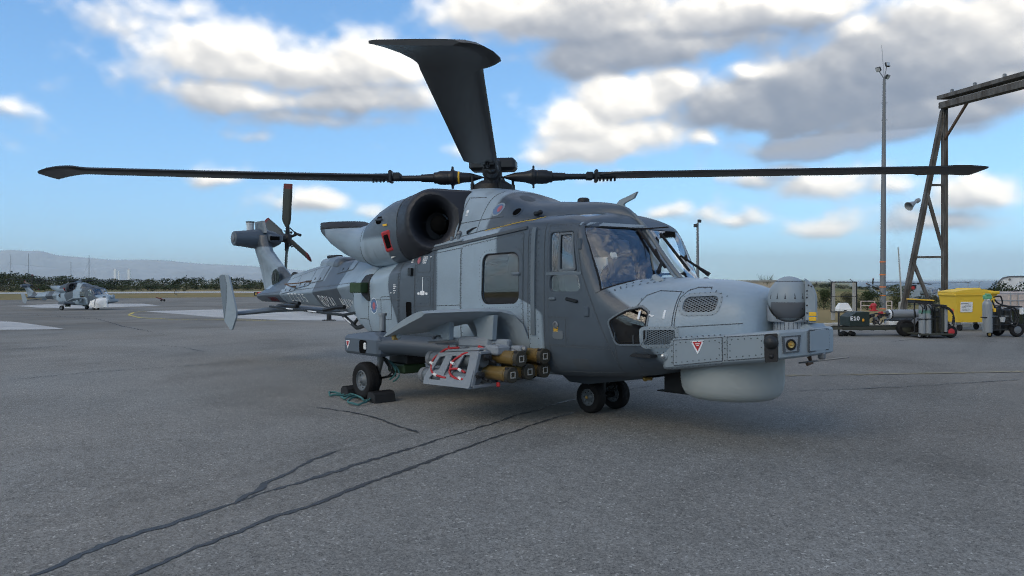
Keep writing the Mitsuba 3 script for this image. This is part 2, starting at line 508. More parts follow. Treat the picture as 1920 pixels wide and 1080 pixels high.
def camo(M):
    """Two greys in broad bands across an aircraft standing at M, with a little wear and staining, and shade painted on the boom side."""
    R, o = M[:3, :3], M[:3, 3]

    def fn(p, n, uv):
        q = [mi.Float(p[i]) - float(o[i]) for i in range(3)]
        X, Y, Z = (q[0] * float(R[0, k]) + q[1] * float(R[1, k]) + q[2] * float(R[2, k]) for k in range(3))
        w = (mikit.noise(X * .9 + 3, Z * 1.3, Y * .7) - .5) * .42
        x = X + w
        st = lambda e: mikit.smoothstep(e - .025, e + .025, x)
        body = st(-7.6) * 0 + (1 - st(-6.05))                       # 1 = dark
        body = body + st(-4.35) * (1 - st(-3.2))
        body = body + st(-1.0) * (1 - st(-.05))
        front = mikit.smoothstep(-.03, .03, x - (1.10 + mikit.smoothstep(1.55, 1.15, Z) * .75)) * (1 - mikit.smoothstep(-.03, .03, x - (3.25 - .55 * mikit.smoothstep(1.1, 1.6, Z))))
        body = body + front
        deck = mikit.smoothstep(2.12, 2.2, Z)
        up = mikit.smoothstep(-.03, .03, x - .62) + (1 - mikit.smoothstep(-.03, .03, x + 1.72)) * 0 + mikit.smoothstep(-1.86, -1.80, x) * (1 - mikit.smoothstep(-.62, -.56, x))
        tail = 1 - st(-4.0)
        fin = mikit.smoothstep(-.03, .03, x + 7.05 - (Z - 1.3) * .55) * (1 - mikit.smoothstep(1.85, 1.9, Z)) + mikit.smoothstep(2.28, 2.32, Z)
        mid = dr.select(X > -2.0, dr.lerp(body, up, deck), dr.select((X < -5.9) & (Z > 1.42), fin, body * (1 - tail * mikit.smoothstep(1.55, 1.6, Z) * .55)))
        k = dr.clip(mid + .30 * (1 - mikit.smoothstep(-2.9, -2.5, X)) * (1 - mikit.smoothstep(1.40, 1.46, Z)), 0, 1)  # last term paints the shade of the downward-facing boom side into the grey
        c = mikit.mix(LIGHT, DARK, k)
        wear = .86 + .28 * mikit.fbm(X * 2.3, Y * 2.3, Z * 2.6, 4)
        soot = mikit.smoothstep(-1.9, -3.4, X) * mikit.smoothstep(1.45, 1.85, Z) * mikit.fbm(X * 1.6, Y * 5, Z * 5, 3)
        streak = (1 - .45 * soot) * (1 - .16 * mikit.smoothstep(.62, .85, mikit.fbm(X * 7, Y * 7, Z * 1.1, 2)))
        grain = .97 + .06 * mikit.noise(X * 60, Y * 60, Z * 60)
        return c * wear * streak * grain
    return fn


def skin_waves(p, n, uv):
    return mikit.fbm(p.x * 3.1, p.y * 3.1, p.z * 3.1, 2)      # the slight quilting of thin sheet metal between its frames


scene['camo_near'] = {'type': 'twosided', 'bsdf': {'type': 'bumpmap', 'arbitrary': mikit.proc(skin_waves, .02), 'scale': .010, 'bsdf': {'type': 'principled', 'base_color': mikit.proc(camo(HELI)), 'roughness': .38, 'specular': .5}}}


# ------------------------------------------------------------------ the ground
def tarmac(p, n, uv):
    x, y = p.x, p.y
    near = mikit.smoothstep(40, 6, dr.sqrt(x * x + y * y))
    big = mikit.fbm(x * .16, y * .16, 3, 3)
    mid = mikit.fbm(x * 1.7 + 4, y * 1.7, 1, 3)
    d1, d2, r = mikit.voronoi(x * 75, y * 75)
    g3, g4, r3 = mikit.voronoi(x * 140, y * 140 + 3)
    speck = (r - .5) * .50 + (r3 - .5) * .45 + mikit.smoothstep(.975, .99, r) * .75 + (mikit.noise(x * 22, y * 22, 2) - .5) * .22
    oil = mikit.smoothstep(.60, .78, mikit.fbm(x * .55 + 9, y * .55 + 2, 7, 3))
    v = .246 * (.72 + .50 * big) * (.90 + .2 * mid) * (1 + near * speck) * (1 - .13 * oil)
    lane = mikit.cell_rand((x * .81 - y * .58) * .26 + .3, 0, 4)
    v = v * (.955 + .09 * lane) * (1 - .10 * mikit.smoothstep(.62, .80, mikit.fbm((x * .58 + y * .81) * .12, (x * .81 - y * .58) * 1.9, 11, 3)))
    tint = mikit.noise(x * .4, y * .4, 5)
    return mikit.mix((1.05, 1.0, .90), (1.0, 1.0, .94), tint) * v


def tarmac_height(p, n, uv):
    d1, d2, r = mikit.voronoi(p.x * 75, p.y * 75)
    return -d1 * .40 + mikit.fbm(p.x * 9, p.y * 9, 0, 3) * 1.6


scene['tarmac'] = {'type': 'twosided', 'bsdf': {'type': 'bumpmap', 'arbitrary': mikit.proc(tarmac_height, 2e-3), 'scale': .0035,
                   'bsdf': {'type': 'diffuse', 'reflectance': mikit.proc(tarmac)}}}


def slab(p, n, uv):
    x, y = p.x, p.y
    v = .8 + .4 * mikit.fbm(x * .5, y * .5, 2, 4)
    return mikit.mix((.36, .36, .345), (.30, .30, .29), mikit.fbm(x * 2, y * 2, 1, 3)) * v


scene['slab_concrete'] = {'type': 'twosided', 'bsdf': {'type': 'principled', 'base_color': mikit.proc(slab), 'roughness': .85, 'specular': .2}}


def field(p, n, uv):
    x, y = p.x, p.y
    a = mikit.fbm(x * .03 + 3, y * .012, 1, 4)
    b = mikit.fbm(x * .25, y * .12, 8, 3)
    dry = mikit.mix((.20, .150, .078), (.135, .115, .055), b)
    green = mikit.mix((.070, .085, .035), (.105, .105, .050), b)
    wet = mikit.smoothstep(.40, .62, a) * mikit.smoothstep(60, 330, y) * .9 + mikit.smoothstep(10, 30, x) * .35
    return mikit.mix(dry, green, dr.clip(wet, 0, 1))


scene['field_grass'] = {'type': 'twosided', 'bsdf': {'type': 'principled', 'base_color': mikit.proc(field), 'roughness': .95, 'specular': .1}}


def seal(p, n, uv):
    v = .80 + .4 * mikit.noise(p.x * 25, p.y * 25)
    return mi.Color3f(.042, .043, .044) * v * (1 + .8 * mikit.smoothstep(.7, .95, mikit.noise(p.x * 70, p.y * 70, 3)))


scene['crack_seal_tar'] = {'type': 'twosided', 'bsdf': {'type': 'principled', 'base_color': mikit.proc(seal), 'roughness': .55, 'specular': .4}}


def grid_mesh(xs, ys, lift=0.0, keep=None):
    X, Y = np.meshgrid(xs, ys)
    v = np.stack([X, Y, ground_z(X, Y) + lift], -1)
    n = len(xs)
    i, j = np.meshgrid(np.arange(len(ys) - 1), np.arange(n - 1), indexing='ij')
    a = i * n + j
    f = np.stack([a, a + 1, a + n + 1, a + n], -1).reshape(-1, 4)
    return trimesh.Trimesh(v.reshape(-1, 3), np.vstack([f[:, [0, 1, 2]], f[:, [0, 2, 3]]]), process=False)


def spread(a, b, n, p=3.0):
    t = np.linspace(-1, 1, n)
    return (a + b) / 2 + (b - a) / 2 * np.sign(t) * np.abs(t) ** p


add('ground', grid_mesh(np.concatenate([-np.geomspace(26000, 205, 40), np.linspace(-200, 200, 161), np.geomspace(205, 26000, 40)]), np.concatenate([-np.geomspace(26000, 65, 20), np.linspace(-60, 300, 145), np.geomspace(305, 30000, 60)]), -.03),
    'field_grass', True, 'dry grass field beyond the apron reaching to the hills', kind='structure')


def drape(poly, lift, step=3.0, lo=None):
    """a flat outline in world (x, y) laid on the ground"""
    m = prism(poly, .001)
    top = m.vertices[:, 2] > .0005
    f = m.faces[top[m.faces].all(1)]
    m = trimesh.Trimesh(m.vertices, f, process=False)
    m.remove_unreferenced_vertices()
    m.merge_vertices()
    m = m.subdivide_to_size(step)
    v = np.array(m.vertices)
    v[:, 2] = ground_z(v[:, 0], v[:, 1]) + lift
    return trimesh.Trimesh(v, m.faces, process=False)


g = lambda *px: [tuple(spot(*p)[:2]) for p in px]
apron_edge = g((-700, 566), (-20, 563), (120, 560.5), (420, 557), (700, 553))
right_edge = g((1150, 600), (1400, 604), (1550, 611), (1750, 612.5), (1930, 612), (2500, 606))
apron = sg.Polygon([(-160, -60), *apron_edge, (-2, 75), *right_edge, (60, -60)])
add('apron', drape(apron, 0.0, 9.0), 'tarmac', True, 'worn grey asphalt apron under the helicopter', kind='structure')
add('taxiway', drape(sg.Polygon(g((-600, 551.5), (0, 551), (430, 548.8), (900, 545.5), (900, 543.8), (430, 546.2), (0, 548.4), (-600, 549))), .01, 20), 'slab_concrete', True,
    'pale taxiway strip crossing the dry grass', kind='structure')
for lab, pts in (('pale concrete stand at the left edge of the frame', [(-260, 588), (30, 604), (122, 617), (-200, 622)]),
                 ('pale concrete stand under the distant helicopter', [(30, 573.5), (120, 569), (270, 569.5), (300, 573), (150, 578), (75, 577)]),
                 ('pale concrete stand behind the tail boom', [(270, 583.5), (420, 580), (760, 575), (1000, 590), (760, 602), (520, 600), (400, 595)])):
    add('concrete_pad', drape(sg.Polygon(g(*pts)), .004, 4), 'slab_concrete', True, lab, kind='structure')


def ribbon(pts, w, jig=0.0, seed=0, taper=0.0):
    """a strip with ragged edges along world points"""
    rng = np.random.default_rng(seed)
    L = sg.LineString(pts)
    n = min(max(6, int(L.length / .05)), 420)
    c = np.array([L.interpolate(t, normalized=True).coords[0] for t in np.linspace(0, 1, n)])
    k = np.convolve(rng.normal(0, 1, n + 6), np.ones(7) / 7, 'valid') * jig * 1.6
    t = np.gradient(c, axis=0)
    t /= np.linalg.norm(t, axis=1, keepdims=True)
    nn = np.stack([-t[:, 1], t[:, 0]], 1)
    c = c + nn * k[:, None]
    slow = np.convolve(rng.normal(0, 1, n + 14), np.ones(15) / 15, 'valid')[:, None] * 1.3
    ww = w / 2 * np.clip(1 + .42 * rng.normal(0, 1, (n, 2)).clip(-1.6, 1.6) + slow, .18, 2.2)
    if taper:
        ww *= np.clip(np.minimum(np.arange(n), np.arange(n)[::-1]) / (taper * n), .25, 1)[:, None]
    a, b = c + nn * ww[:, :1], c - nn * ww[:, 1:]
    return sg.Polygon(np.vstack([a, b[::-1]])).buffer(0)


CRACKS = [
    ('long tar line running from the lower left corner to the nose wheels, upper of the pair', .105, [(-120, 1140), (60, 1076), (250, 1003), (440, 945), (600, 893), (800, 832), (1000, 770), (1090, 745), (1230, 722)]),
    ('long tar line parallel to the first and nearer the viewer', .10, [(120, 1140), (250, 1078), (420, 1005), (580, 948), (740, 888), (900, 830), (1030, 787), (1100, 766)]),
    ('branching tar seal that wriggles up from the upper long line', .085, [(440, 946), (452, 936), (485, 920), (500, 905), (545, 886), (585, 862), (640, 844)]),
    ('short curved tar seal in front of the wheel chocks', .075, [(576, 762), (650, 772), (700, 783), (740, 796), (785, 813)]),
    ('faint thin crack across the apron left of the tail', .06, [(300, 648), (340, 651), (385, 660)]),
    ('thin crack line at the far left of the apron', .07, [(0, 656), (60, 653), (130, 649)]),
    ('broken crack line crossing the left apron', .08, [(100, 592), (180, 598), (230, 612), (310, 628)]),
    ('crack along the apron by the distant helicopter', .08, [(60, 590), (150, 597), (215, 600)]),
    ('dark joint line running right from the radome', .06, [(1470, 735), (1600, 730), (1760, 722), (1925, 712)]),
    ('short crack by the gas bottle trolleys', .05, [(1670, 641), (1720, 636), (1760, 635), (1850, 640), (1925, 646)]),
    ('short crack on the right foreground apron', .05, [(1820, 802), (1845, 805), (1870, 805)]),
    ('faint line across the middle of the left apron', .06, [(0, 715), (150, 700), (300, 690), (470, 678)]),
]
for k, (lab, w, pts) in enumerate(CRACKS):
    add('crack_seal', drape(ribbon(g(*pts), w * .44, .020, k, .06), .004 + .0006 * k, 1.0), 'crack_seal_tar', True, lab, kind='structure')
plain('line_yellow', (.42, .34, .10), .8)
plain('line_faint', (.23, .20, .13), .8)
add('painted_line', drape(ribbon(g((275, 583.5), (250, 586), (241, 591), (262, 596), (330, 599.5), (420, 600), (520, 601)), .16, .0, 70), .009, 2), 'line_yellow', True, 'yellow painted curve round the pale stand', kind='structure')
add('painted_line', drape(ribbon(g((1390, 706), (1600, 703), (1925, 697)), .10, .01, 71), .009, 2), 'line_faint', True, 'faded yellow line on the right of the apron', kind='structure')

plain('sky_sheet_water', (.10, .15, .19), .5, 0, .6)
th = np.radians(np.linspace(12, 62, 40))
sea = sg.Polygon([(1500 * math.sin(t), 1500 * math.cos(t)) for t in th] + [(28000 * math.sin(t), 28000 * math.cos(t)) for t in th[::-1]])
sm = prism(sea, .5)
sm.apply_translation((0, 0, -30.5))
add('sea', sm, 'sky_sheet_water', False, 'added water sheet mirroring the low sky beyond the fields on the right', kind='structure')  # added reflecting sheet, stands in for the sky just above the fields


# ------------------------------------------------------------------ the helicopter, in its own axes
H = 'naval_helicopter'
say(H, 'large grey camouflaged naval helicopter parked in the foreground with rotor blades spread', 'helicopter')


def part(name, mesh, mat='camo_near', smooth=30, label=None, kind=None, at_=HELI_T):
    return add(f'{H}__{name}', mesh, mat, smooth, label, None, None, kind, at_)


def mir(m):
    r = m.copy()
    r.apply_scale((1, -1, 1))
    r.invert() if r.volume < 0 else None
    return r


rail = lambda X: float(np.interp(X, [-3, -1.94, -1.2, -.43, .7, 1.53, 1.9, 2.2], [1.74, 1.83, 1.9, 1.965, 2.10, 2.185, 2.20, 2.19]))


def cabin(X, zb, half, zt=None):
    r = rail(X)
    return (X, [(0, zb), (half * .50, zb), (half * .88, zb + .05), (half * 1.0, zb + .26), (half * 1.02, 1.25), (half * 1.005, r - .26), (half * .98, r - .03), (half * .80, r + .06), (half * .4, r + .11), (0, zt or r + .12)])


FUS = Loft([
    (-3.5, [(0, 1.06), (.25, 1.06), (.38, 1.09), (.38, 1.16), (.40, 1.25), (.39, 1.36), (.37, 1.42), (.36, 1.55), (.2, 1.65), (0, 1.70)]),
    (-2.9, [(0, .93), (.31, .93), (.44, .97), (.505, 1.12), (.52, 1.28), (.515, 1.42), (.50, 1.48), (.44, 1.70), (.24, 1.80), (0, 1.84)]),
    (-2.4, [(0, .80), (.37, .80), (.65, .85), (.745, 1.04), (.76, 1.27), (.755, 1.46), (.73, 1.55), (.52, 1.76), (.28, 1.85), (0, 1.88)]),
    (-1.8, [(0, .66), (.43, .66), (.765, .71), (.872, .92), (.888, 1.26), (.88, 1.50), (.85, 1.60), (.64, 1.79), (.34, 1.90), (0, 1.93)]),
    (-1.0, [(0, .54), (.47, .54), (.83, .59), (.945, .80), (.963, 1.25), (.955, 1.60), (.93, 1.70), (.76, 1.88), (.38, 1.98), (0, 2.0)]), cabin(0, .48, .955), cabin(1.0, .455, .955), cabin(1.7, .46, .95),
    (2.15, [(0, .475), (.47, .475), (.83, .53), (.945, .76), (.955, 1.25), (.945, 1.90), (.90, 2.17), (.74, 2.25), (.4, 2.30), (0, 2.31)]),
    (2.43, [(0, .49), (.47, .49), (.82, .55), (.935, .79), (.945, 1.25), (.935, 1.84), (.85, 2.11), (.68, 2.19), (.36, 2.24), (0, 2.26)]),
    (2.60, [(0, .505), (.46, .505), (.80, .57), (.925, .81), (.94, 1.25), (.93, 1.60), (.86, 1.80), (.64, 1.925), (.36, 2.045), (0, 2.12)]),
    (2.76, [(0, .52), (.45, .52), (.78, .59), (.91, .83), (.925, 1.2), (.915, 1.37), (.87, 1.48), (.65, 1.655), (.37, 1.82), (0, 1.93)]),
    (2.92, [(0, .54), (.43, .54), (.74, .61), (.88, .85), (.895, 1.15), (.88, 1.28), (.82, 1.40), (.63, 1.535), (.36, 1.65), (0, 1.725)]),
    (3.08, [(0, .57), (.40, .57), (.69, .64), (.84, .87), (.855, 1.1), (.83, 1.23), (.74, 1.39), (.55, 1.49), (.3, 1.545), (0, 1.56)]),
    (3.30, [(0, .64), (.36, .64), (.62, .70), (.76, .89), (.775, 1.06), (.745, 1.20), (.64, 1.38), (.47, 1.50), (.25, 1.545), (0, 1.555)]),
    (3.60, [(0, .78), (.32, .78), (.52, .82), (.63, .93), (.635, 1.05), (.615, 1.20), (.55, 1.36), (.42, 1.48), (.22, 1.53), (0, 1.54)]),
    (3.90, [(0, .90), (.28, .90), (.44, .92), (.52, .97), (.525, 1.06), (.51, 1.19), (.47, 1.32), (.36, 1.43), (.18, 1.485), (0, 1.50)]),
    (4.08, [(0, .92), (.24, .92), (.38, .94), (.44, .98), (.445, 1.06), (.43, 1.17), (.39, 1.28), (.30, 1.37), (.15, 1.415), (0, 1.43)]),
    (4.17, [(0, .95), (.17, .95), (.27, .96), (.32, 1.0), (.325, 1.06), (.31, 1.13), (.28, 1.20), (.21, 1.26), (.1, 1.29), (0, 1.30)]),
])
YCB = lambda X: float(np.interp(X, [-7.45, -6, -5, -4, -3, -2.4], [.25, .34, .41, .50, .63, .72]))


def boom(X, zb, zc, zt, ridge, k=1.0):
    y = YCB(X) * k
    return (X, [(0, zb), (y * .42, zb), (y * .60, zb + .012), (y * .99, zc - .03), (y, zc), (y * .97, zc + .03), (ridge + .05, zt - .05), (ridge, zt - .01), (0, zt)])


BOOM = Loft([boom(-7.42, 1.17, 1.26, 1.30, .05, .8), boom(-7.3, 1.16, 1.29, 1.42, .06), boom(-6.6, 1.155, 1.31, 1.60, .08), boom(-6.0, 1.145, 1.325, 1.70, .10), boom(-5.3, 1.13, 1.35, 1.795, .12),
             boom(-4.6, 1.11, 1.375, 1.87, .14), boom(-4.0, 1.08, 1.41, 1.90, .17), boom(-3.0, .99, 1.475, 1.93, .25), boom(-2.4, .90, 1.53, 1.93, .3)], cut=2)

# --- openings
P_CABIN = rpoly([(.935, 1.265), (1.60, 1.285), (1.60, 1.868), (.95, 1.858)], .11, 6)
P_DOORW_UP = rpoly([(2.085, 1.625), (2.475, 1.625), (2.37, 2.055), (2.075, 2.055)], .035, 4)
P_DOORW_LO = rpoly([(2.085, 1.425), (2.515, 1.425), (2.478, 1.60), (2.085, 1.60)], .05, 4)
P_CHIN = rpoly([(2.86, 1.13), (3.03, 1.235), (3.165, 1.275), (3.245, 1.22), (3.235, .97), (3.18, .915), (2.94, .905)], .045, 4)
P_SCREEN = sg.Polygon([(2.452, 2.085), (2.752, 1.435), (2.86, 1.495), (2.95, 1.535), (3.05, 1.57), (3.12, 1.59), (3.3, 1.62), (3.3, 2.105), (2.452, 2.105)])
P_ROOF = rpoly([(1.90, -.72), (2.36, -.66), (2.36, -.33), (2.18, -.30), (1.90, -.34)], .05, 4)
P_VENT1 = rpoly([(3.535, 1.225), (3.845, 1.235), (3.845, 1.385), (3.535, 1.37)], .055, 5)
P_VENT2 = rpoly([(3.215, .905), (3.50, .92), (3.50, 1.06), (3.215, 1.05)], .015, 3)
flip = lambda p: affinity.scale(p, 1, -1, origin=(0, 0))

outer = man(FUS.mesh())
shell = outer - man(FUS.mesh(-.035, None, 3.95))
for s in (-1, 1):
    for q in (P_CABIN, P_DOORW_UP, P_DOORW_LO, P_CHIN):
        shell -= side_cut(q, *((-1.2, -.4) if s < 0 else (.4, 1.2)))
    shell -= side_cut(P_SCREEN, *((-1.2, -.045) if s < 0 else (.045, 1.2)))
    shell -= top_cut(P_ROOF if s < 0 else flip(P_ROOF), 2.0, 2.6)
    for q in (P_VENT1, P_VENT2):
        shell -= side_cut(q, *((-1.2, -.3) if s < 0 else (.3, 1.2)))
liner = man(FUS.mesh(-.040, None, 3.95)) - man(FUS.mesh(-.047, None, 3.94))
for s in (-1, 1):
    for q in (P_CABIN, P_DOORW_UP, P_DOORW_LO, P_CHIN, P_VENT1, P_VENT2):
        liner -= side_cut(q.buffer(.02), *((-1.2, -.3) if s < 0 else (.3, 1.2)))
    liner -= side_cut(P_SCREEN.buffer(.02), *((-1.2, -.02) if s < 0 else (.02, 1.2)))
    liner -= top_cut((P_ROOF if s < 0 else flip(P_ROOF)).buffer(.02), 2.0, 2.6)
fus = to_tm(shell)
F_ = part('fuselage', fus, 'camo_near', 30)[len(H) + 2:]
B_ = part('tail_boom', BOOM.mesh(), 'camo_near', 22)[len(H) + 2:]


def fpart(name, mesh, mat, smooth=30, label=None, kind=None):
    return part(f'{F_}__{name}', mesh, mat, smooth, label, kind)


fpart('cabin_lining', to_tm(liner), 'cockpit_black')
glass_body = man(FUS.mesh(-.012))
for s in (-1, 1):
    a, b = (-1.2, -.4) if s < 0 else (.4, 1.2)
    fpart('cabin_window', sheet(glass_body, side_cut(P_CABIN.buffer(.012), a, b)), 'pane_glass')
    fpart('door_window', sheet(glass_body, side_cut(P_DOORW_UP.buffer(.012), a, b)), 'pane_glass')
    fpart('door_window', sheet(glass_body, side_cut(P_DOORW_LO.buffer(.012), a, b)), 'pane_glass')
    fpart('chin_window', sheet(glass_body, side_cut(P_CHIN.buffer(.012), a, b)), 'chin_glass')
    fpart('windscreen', sheet(glass_body, side_cut(P_SCREEN.buffer(.012), *((-1.2, -.038) if s < 0 else (.038, 1.2)))), 'screen_glass')
    fpart('roof_window', sheet(glass_body, top_cut((P_ROOF if s < 0 else flip(P_ROOF)).buffer(.012), 2.0, 2.6)), 'pane_glass')
# window surrounds, door edges and skin joints, each laid on the skin
ring = lambda p, a, b: p.buffer(a).difference(p.buffer(b))
W = lambda poly, h, off=-.002: FUS.wrap(prism(poly, h), -1, off)
fpart('window_frame', W(ring(P_CABIN, .062, .002), .010), 'camo_near')
fpart('window_frame', W(ring(P_DOORW_UP.union(P_DOORW_LO).buffer(.03).buffer(-.03), .028, .012), .009), 'paint_dark')
fpart('window_frame', W(ring(P_CHIN, .018, .002), .008), 'paint_mid')
fpart('sliding_pane_frame', W(ring(rpoly([(2.205, 1.64), (2.455, 1.64), (2.372, 2.045), (2.195, 2.045)], .03), .0, -.022), .012, -.004), 'wheel_grey')
fpart('window_bar', W(line([(2.03, 1.613), (2.525, 1.613)], .03), .014), 'paint_mid')
fpart('rubber_seal', W(ring(P_CABIN, .006, -.016), .006, -.006), 'rubber')
fpart('rubber_seal', W(ring(P_CHIN, .004, -.012), .006, -.006), 'rubber')

# doors and skin panels stand a few millimetres proud, with dark gaps round them
D_PILOT = sg.Polygon([(2.045, 2.135), (2.40, 2.135), (2.525, 1.62), (2.865, .87), (2.345, .865), (2.335, 1.15), (2.045, 1.15)])
D_CABIN = sg.Polygon([(.54, .80), (1.66, .82), (1.66, 2.085), (.54, 1.965)]).buffer(-.03).buffer(.03)
holes = [P_CABIN.buffer(.004), P_DOORW_UP.buffer(.004), P_DOORW_LO.buffer(.004), P_CHIN.buffer(.004), P_VENT1.buffer(.004), P_VENT2.buffer(.004)]


def panel(name, poly, h=.005, mat='camo_near', gap=.008, label=None):
    k = fpart(name, W(poly.buffer(-.004).difference(union_all(holes)), h), mat, 20, label)
    if gap:
        seams.append(ring(poly, gap / 2, -gap / 2).difference(union_all(holes)))
    return k


seams, rivets = [], []
panel('pilot_door', D_PILOT, .007)
panel('cabin_door', D_CABIN, .006)
panel('access_panel', sg.Polygon([(2.06, .86), (2.30, .86), (2.30, 1.13), (2.06, 1.13)]))
panel('access_panel', sg.Polygon([(2.10, .56), (2.90, .60), (2.87, .845), (2.06, .845)]), .003)
panel('access_panel', rpoly([(-.455, 1.22), (-.115, 1.225), (-.115, 1.61), (-.45, 1.60)], .04))
panel('access_panel', rpoly([(-.42, 1.66), (-.12, 1.665), (-.12, 1.90), (-.42, 1.875)], .03), .004)
panel('access_panel', rpoly([(-1.36, 1.02), (-1.06, 1.02), (-1.06, 1.34), (-1.36, 1.33)], .02), .003)
panel('fuselage_panel', sg.Polygon([(-.04, .80), (.52, .80), (.52, 1.95), (-.04, 1.90)]), .003)
panel('fuselage_panel', sg.Polygon([(-.84, .76), (-.48, .77), (-.48, 1.875), (-.84, 1.84)]), .003)
panel('fuselage_panel', sg.Polygon([(-1.80, .80), (-.88, .76), (-.88, 1.835), (-1.80, 1.76)]), .002)
panel('nose_panel', sg.Polygon([(3.05, 1.10), (3.17, 1.385), (3.26, 1.43), (3.47, 1.42), (3.47, 1.085), (3.25, 1.075)]), .004)
panel('nose_panel', rpoly([(3.20, .80), (3.49, .83), (3.49, 1.07), (3.20, 1.062)], .01), .004)
panel('nose_panel', rpoly([(3.49, 1.085), (4.10, 1.135), (4.10, 1.22), (4.02, 1.30), (3.88, 1.40), (3.74, 1.455), (3.60, 1.465), (3.49, 1.42)], .03), .0025, gap=0)
seams.append(line([(4.08, 1.133), (3.49, 1.085), (3.488, 1.36), (3.53, 1.43), (3.60, 1.462), (3.72, 1.462)], .007))
for pts in ([(1.74, .62), (1.74, 2.12)], [(1.99, .60), (1.99, 2.16)], [(2.90, .66), (2.93, 1.02)], [(3.09, .62), (3.12, 1.0)], [(-.84, 1.2), (.52, 1.25)], [(-1.8, 1.28), (-.84, 1.30)],
            [(1.66, 2.13), (-.9, 1.88)], [(-2.2, 1.0), (-1.80, 1.0)]):
    seams.append(line(pts, .009))
fpart('seam', W(union_all(seams), .0045, -.001), 'seam_dark', 20, kind='stuff')
fpart('door_rail', W(line([(1.70, 2.125), (.5, 2.005), (-.55, 1.905)], .030), .020), 'seam_dark')
fpart('door_rail', W(line([(.52, 2.04), (-.60, 1.935)], .022), .028), 'paint_light')
fpart('door_pillar', W(sg.Polygon([(1.80, .95), (1.86, .95), (1.86, 2.12), (1.80, 2.12)]), .022), 'paint_mid')
for q, gap in ((D_PILOT.exterior.coords, .05), (D_CABIN.exterior.coords, .06)):
    rivets += along([(a, b) for a, b in affinity.scale(sg.Polygon(q), .97, .98).exterior.coords], gap)
for q in (P_CABIN.buffer(.042), P_CHIN.buffer(.017), rpoly([(-.42, 1.25), (-.15, 1.255), (-.15, 1.58), (-.42, 1.57)], .04), P_VENT2.buffer(.02), P_VENT1.buffer(.03)):
    rivets += along(list(q.exterior.coords), .045)
for pts, gap in (([(-.86, .8), (-.86, 1.86)], .04), ([(-.90, .8), (-.90, 1.85)], .04), ([(-.46, .8), (-.46, 1.88)], .04), ([(-.06, .8), (-.06, 1.91)], .04), ([(2.86, 1.44), (2.93, 1.50), (3.02, 1.535), (3.10, 1.555)], .035),
                 ([(2.80, 1.40), (2.90, 1.45), (3.03, 1.50), (3.12, 1.52)], .035), ([(3.05, 1.10), (3.17, 1.385), (3.26, 1.43), (3.47, 1.42)], .05), ([(3.49, 1.10), (3.49, 1.42), (3.60, 1.46), (3.72, 1.45), (3.9, 1.38)], .06),
                 ([(3.22, 1.04), (3.47, 1.05)], .05), ([(3.22, .83), (3.47, .85)], .05), ([(3.49, 1.085), (4.05, 1.13)], .07), ([(3.12, .68), (3.14, 1.35)], .05), ([(2.50, 2.105), (2.44, 2.13)], .03), ([(1.77, .7), (1.77, 2.1)], .05), ([(1.9, .7), (1.9, 2.1)], .07)):
    rivets += along(pts, gap)
hl = union_all(holes)
rivets = [p for p in rivets if not hl.contains(sg.Point(p))]
fpart('rivets', FUS.wrap(dots(rivets, .0052, .003), -1, .006, 0), 'rivet_grey', False, kind='stuff')

# vent meshes: dark backing, expanded-metal strands, frame with screws
for q, s in ((P_VENT1, .045), (P_VENT2, .040)):
    fpart('vent_frame', W(ring(q, .035, .0), .008), 'paint_light')
    fpart('vent_backing', FUS.wrap(prism(q.buffer(.01), .002), -1, -.03), 'hole_black')
    x0, z0, x1, z1 = q.bounds
    ls = []
    for k in np.arange(x0 - .5, x1 + .5, s):
        ls += [line([(k - .3, z0 - .05), (k + .3, z0 + .26)], .0075), line([(k - .3, z0 + .26), (k + .3, z0 - .05)], .0075)]
    fpart('vent_mesh', FUS.wrap(prism(union_all(ls).intersection(q.buffer(.006)), .006), -1, -.012), 'paint_mid')

# small fittings on the side
onside = lambda X, Z, off=0.0: np.array([X, FUS.y_at(X, Z, -1) - off, Z])
fpart('door_handle', rbox((.17, .035, .035), onside(2.40, 1.335, .012), .01, ('y', 10)), 'hub_black')
fpart('door_handle', rbox((.10, .03, .03), onside(2.12, 1.345, .012), .01), 'paint_mid')
fpart('door_handle', rbox((.13, .035, .035), onside(1.56, 1.62, .015), .01), 'paint_mid')
fpart('hinge', rbox((.05, .03, .12), onside(2.475, 1.92, .01), .008), 'paint_dark')
fpart('hinge', rbox((.07, .02, .10), onside(2.60, 1.22, .01), .008), 'paint_dark')
fpart('socket', lathe([(.0, 0), (.035, 0), (.040, .012), (.022, .016), (.018, .006), (0, .006)], 16, onside(2.165, 1.07, .0), (0, -1, 0)), 'dull_steel')
fpart('foot_rest', W(rpoly([(2.12, .92), (2.27, .92), (2.27, 1.01), (2.12, 1.01)], .03), .012), 'wheel_grey')
fpart('foot_rest', W(rpoly([(2.36, .60), (2.58, .62), (2.56, .73), (2.36, .72)], .02), .004), 'seam_dark')
fpart('lamp', lathe([(0, 0), (.055, 0), (.05, .03), (.025, .055), (0, .06)], 20, onside(3.38, .80, -.01), (.1, -1, 0)), 'paint_light')
fpart('lamp', lathe([(0, 0), (.022, 0), (.020, .03), (0, .035)], 14, onside(3.37, .80, .035), (.45, -1, 0)), 'steel')
fpart('wedge', W(sg.Polygon([(-.60, 1.62), (-.52, 1.62), (-.52, 1.72), (-.60, 1.72)]), .04), 'hub_black')
fpart('recess', W(rpoly([(-.68, .95), (-.55, .95), (-.55, 1.27), (-.68, 1.27)], .02), .006), 'hole_black')
fpart('flush_step', W(rpoly([(-.335, 1.365), (-.235, 1.365), (-.235, 1.42), (-.335, 1.42)], .015), .010), 'letter_white')
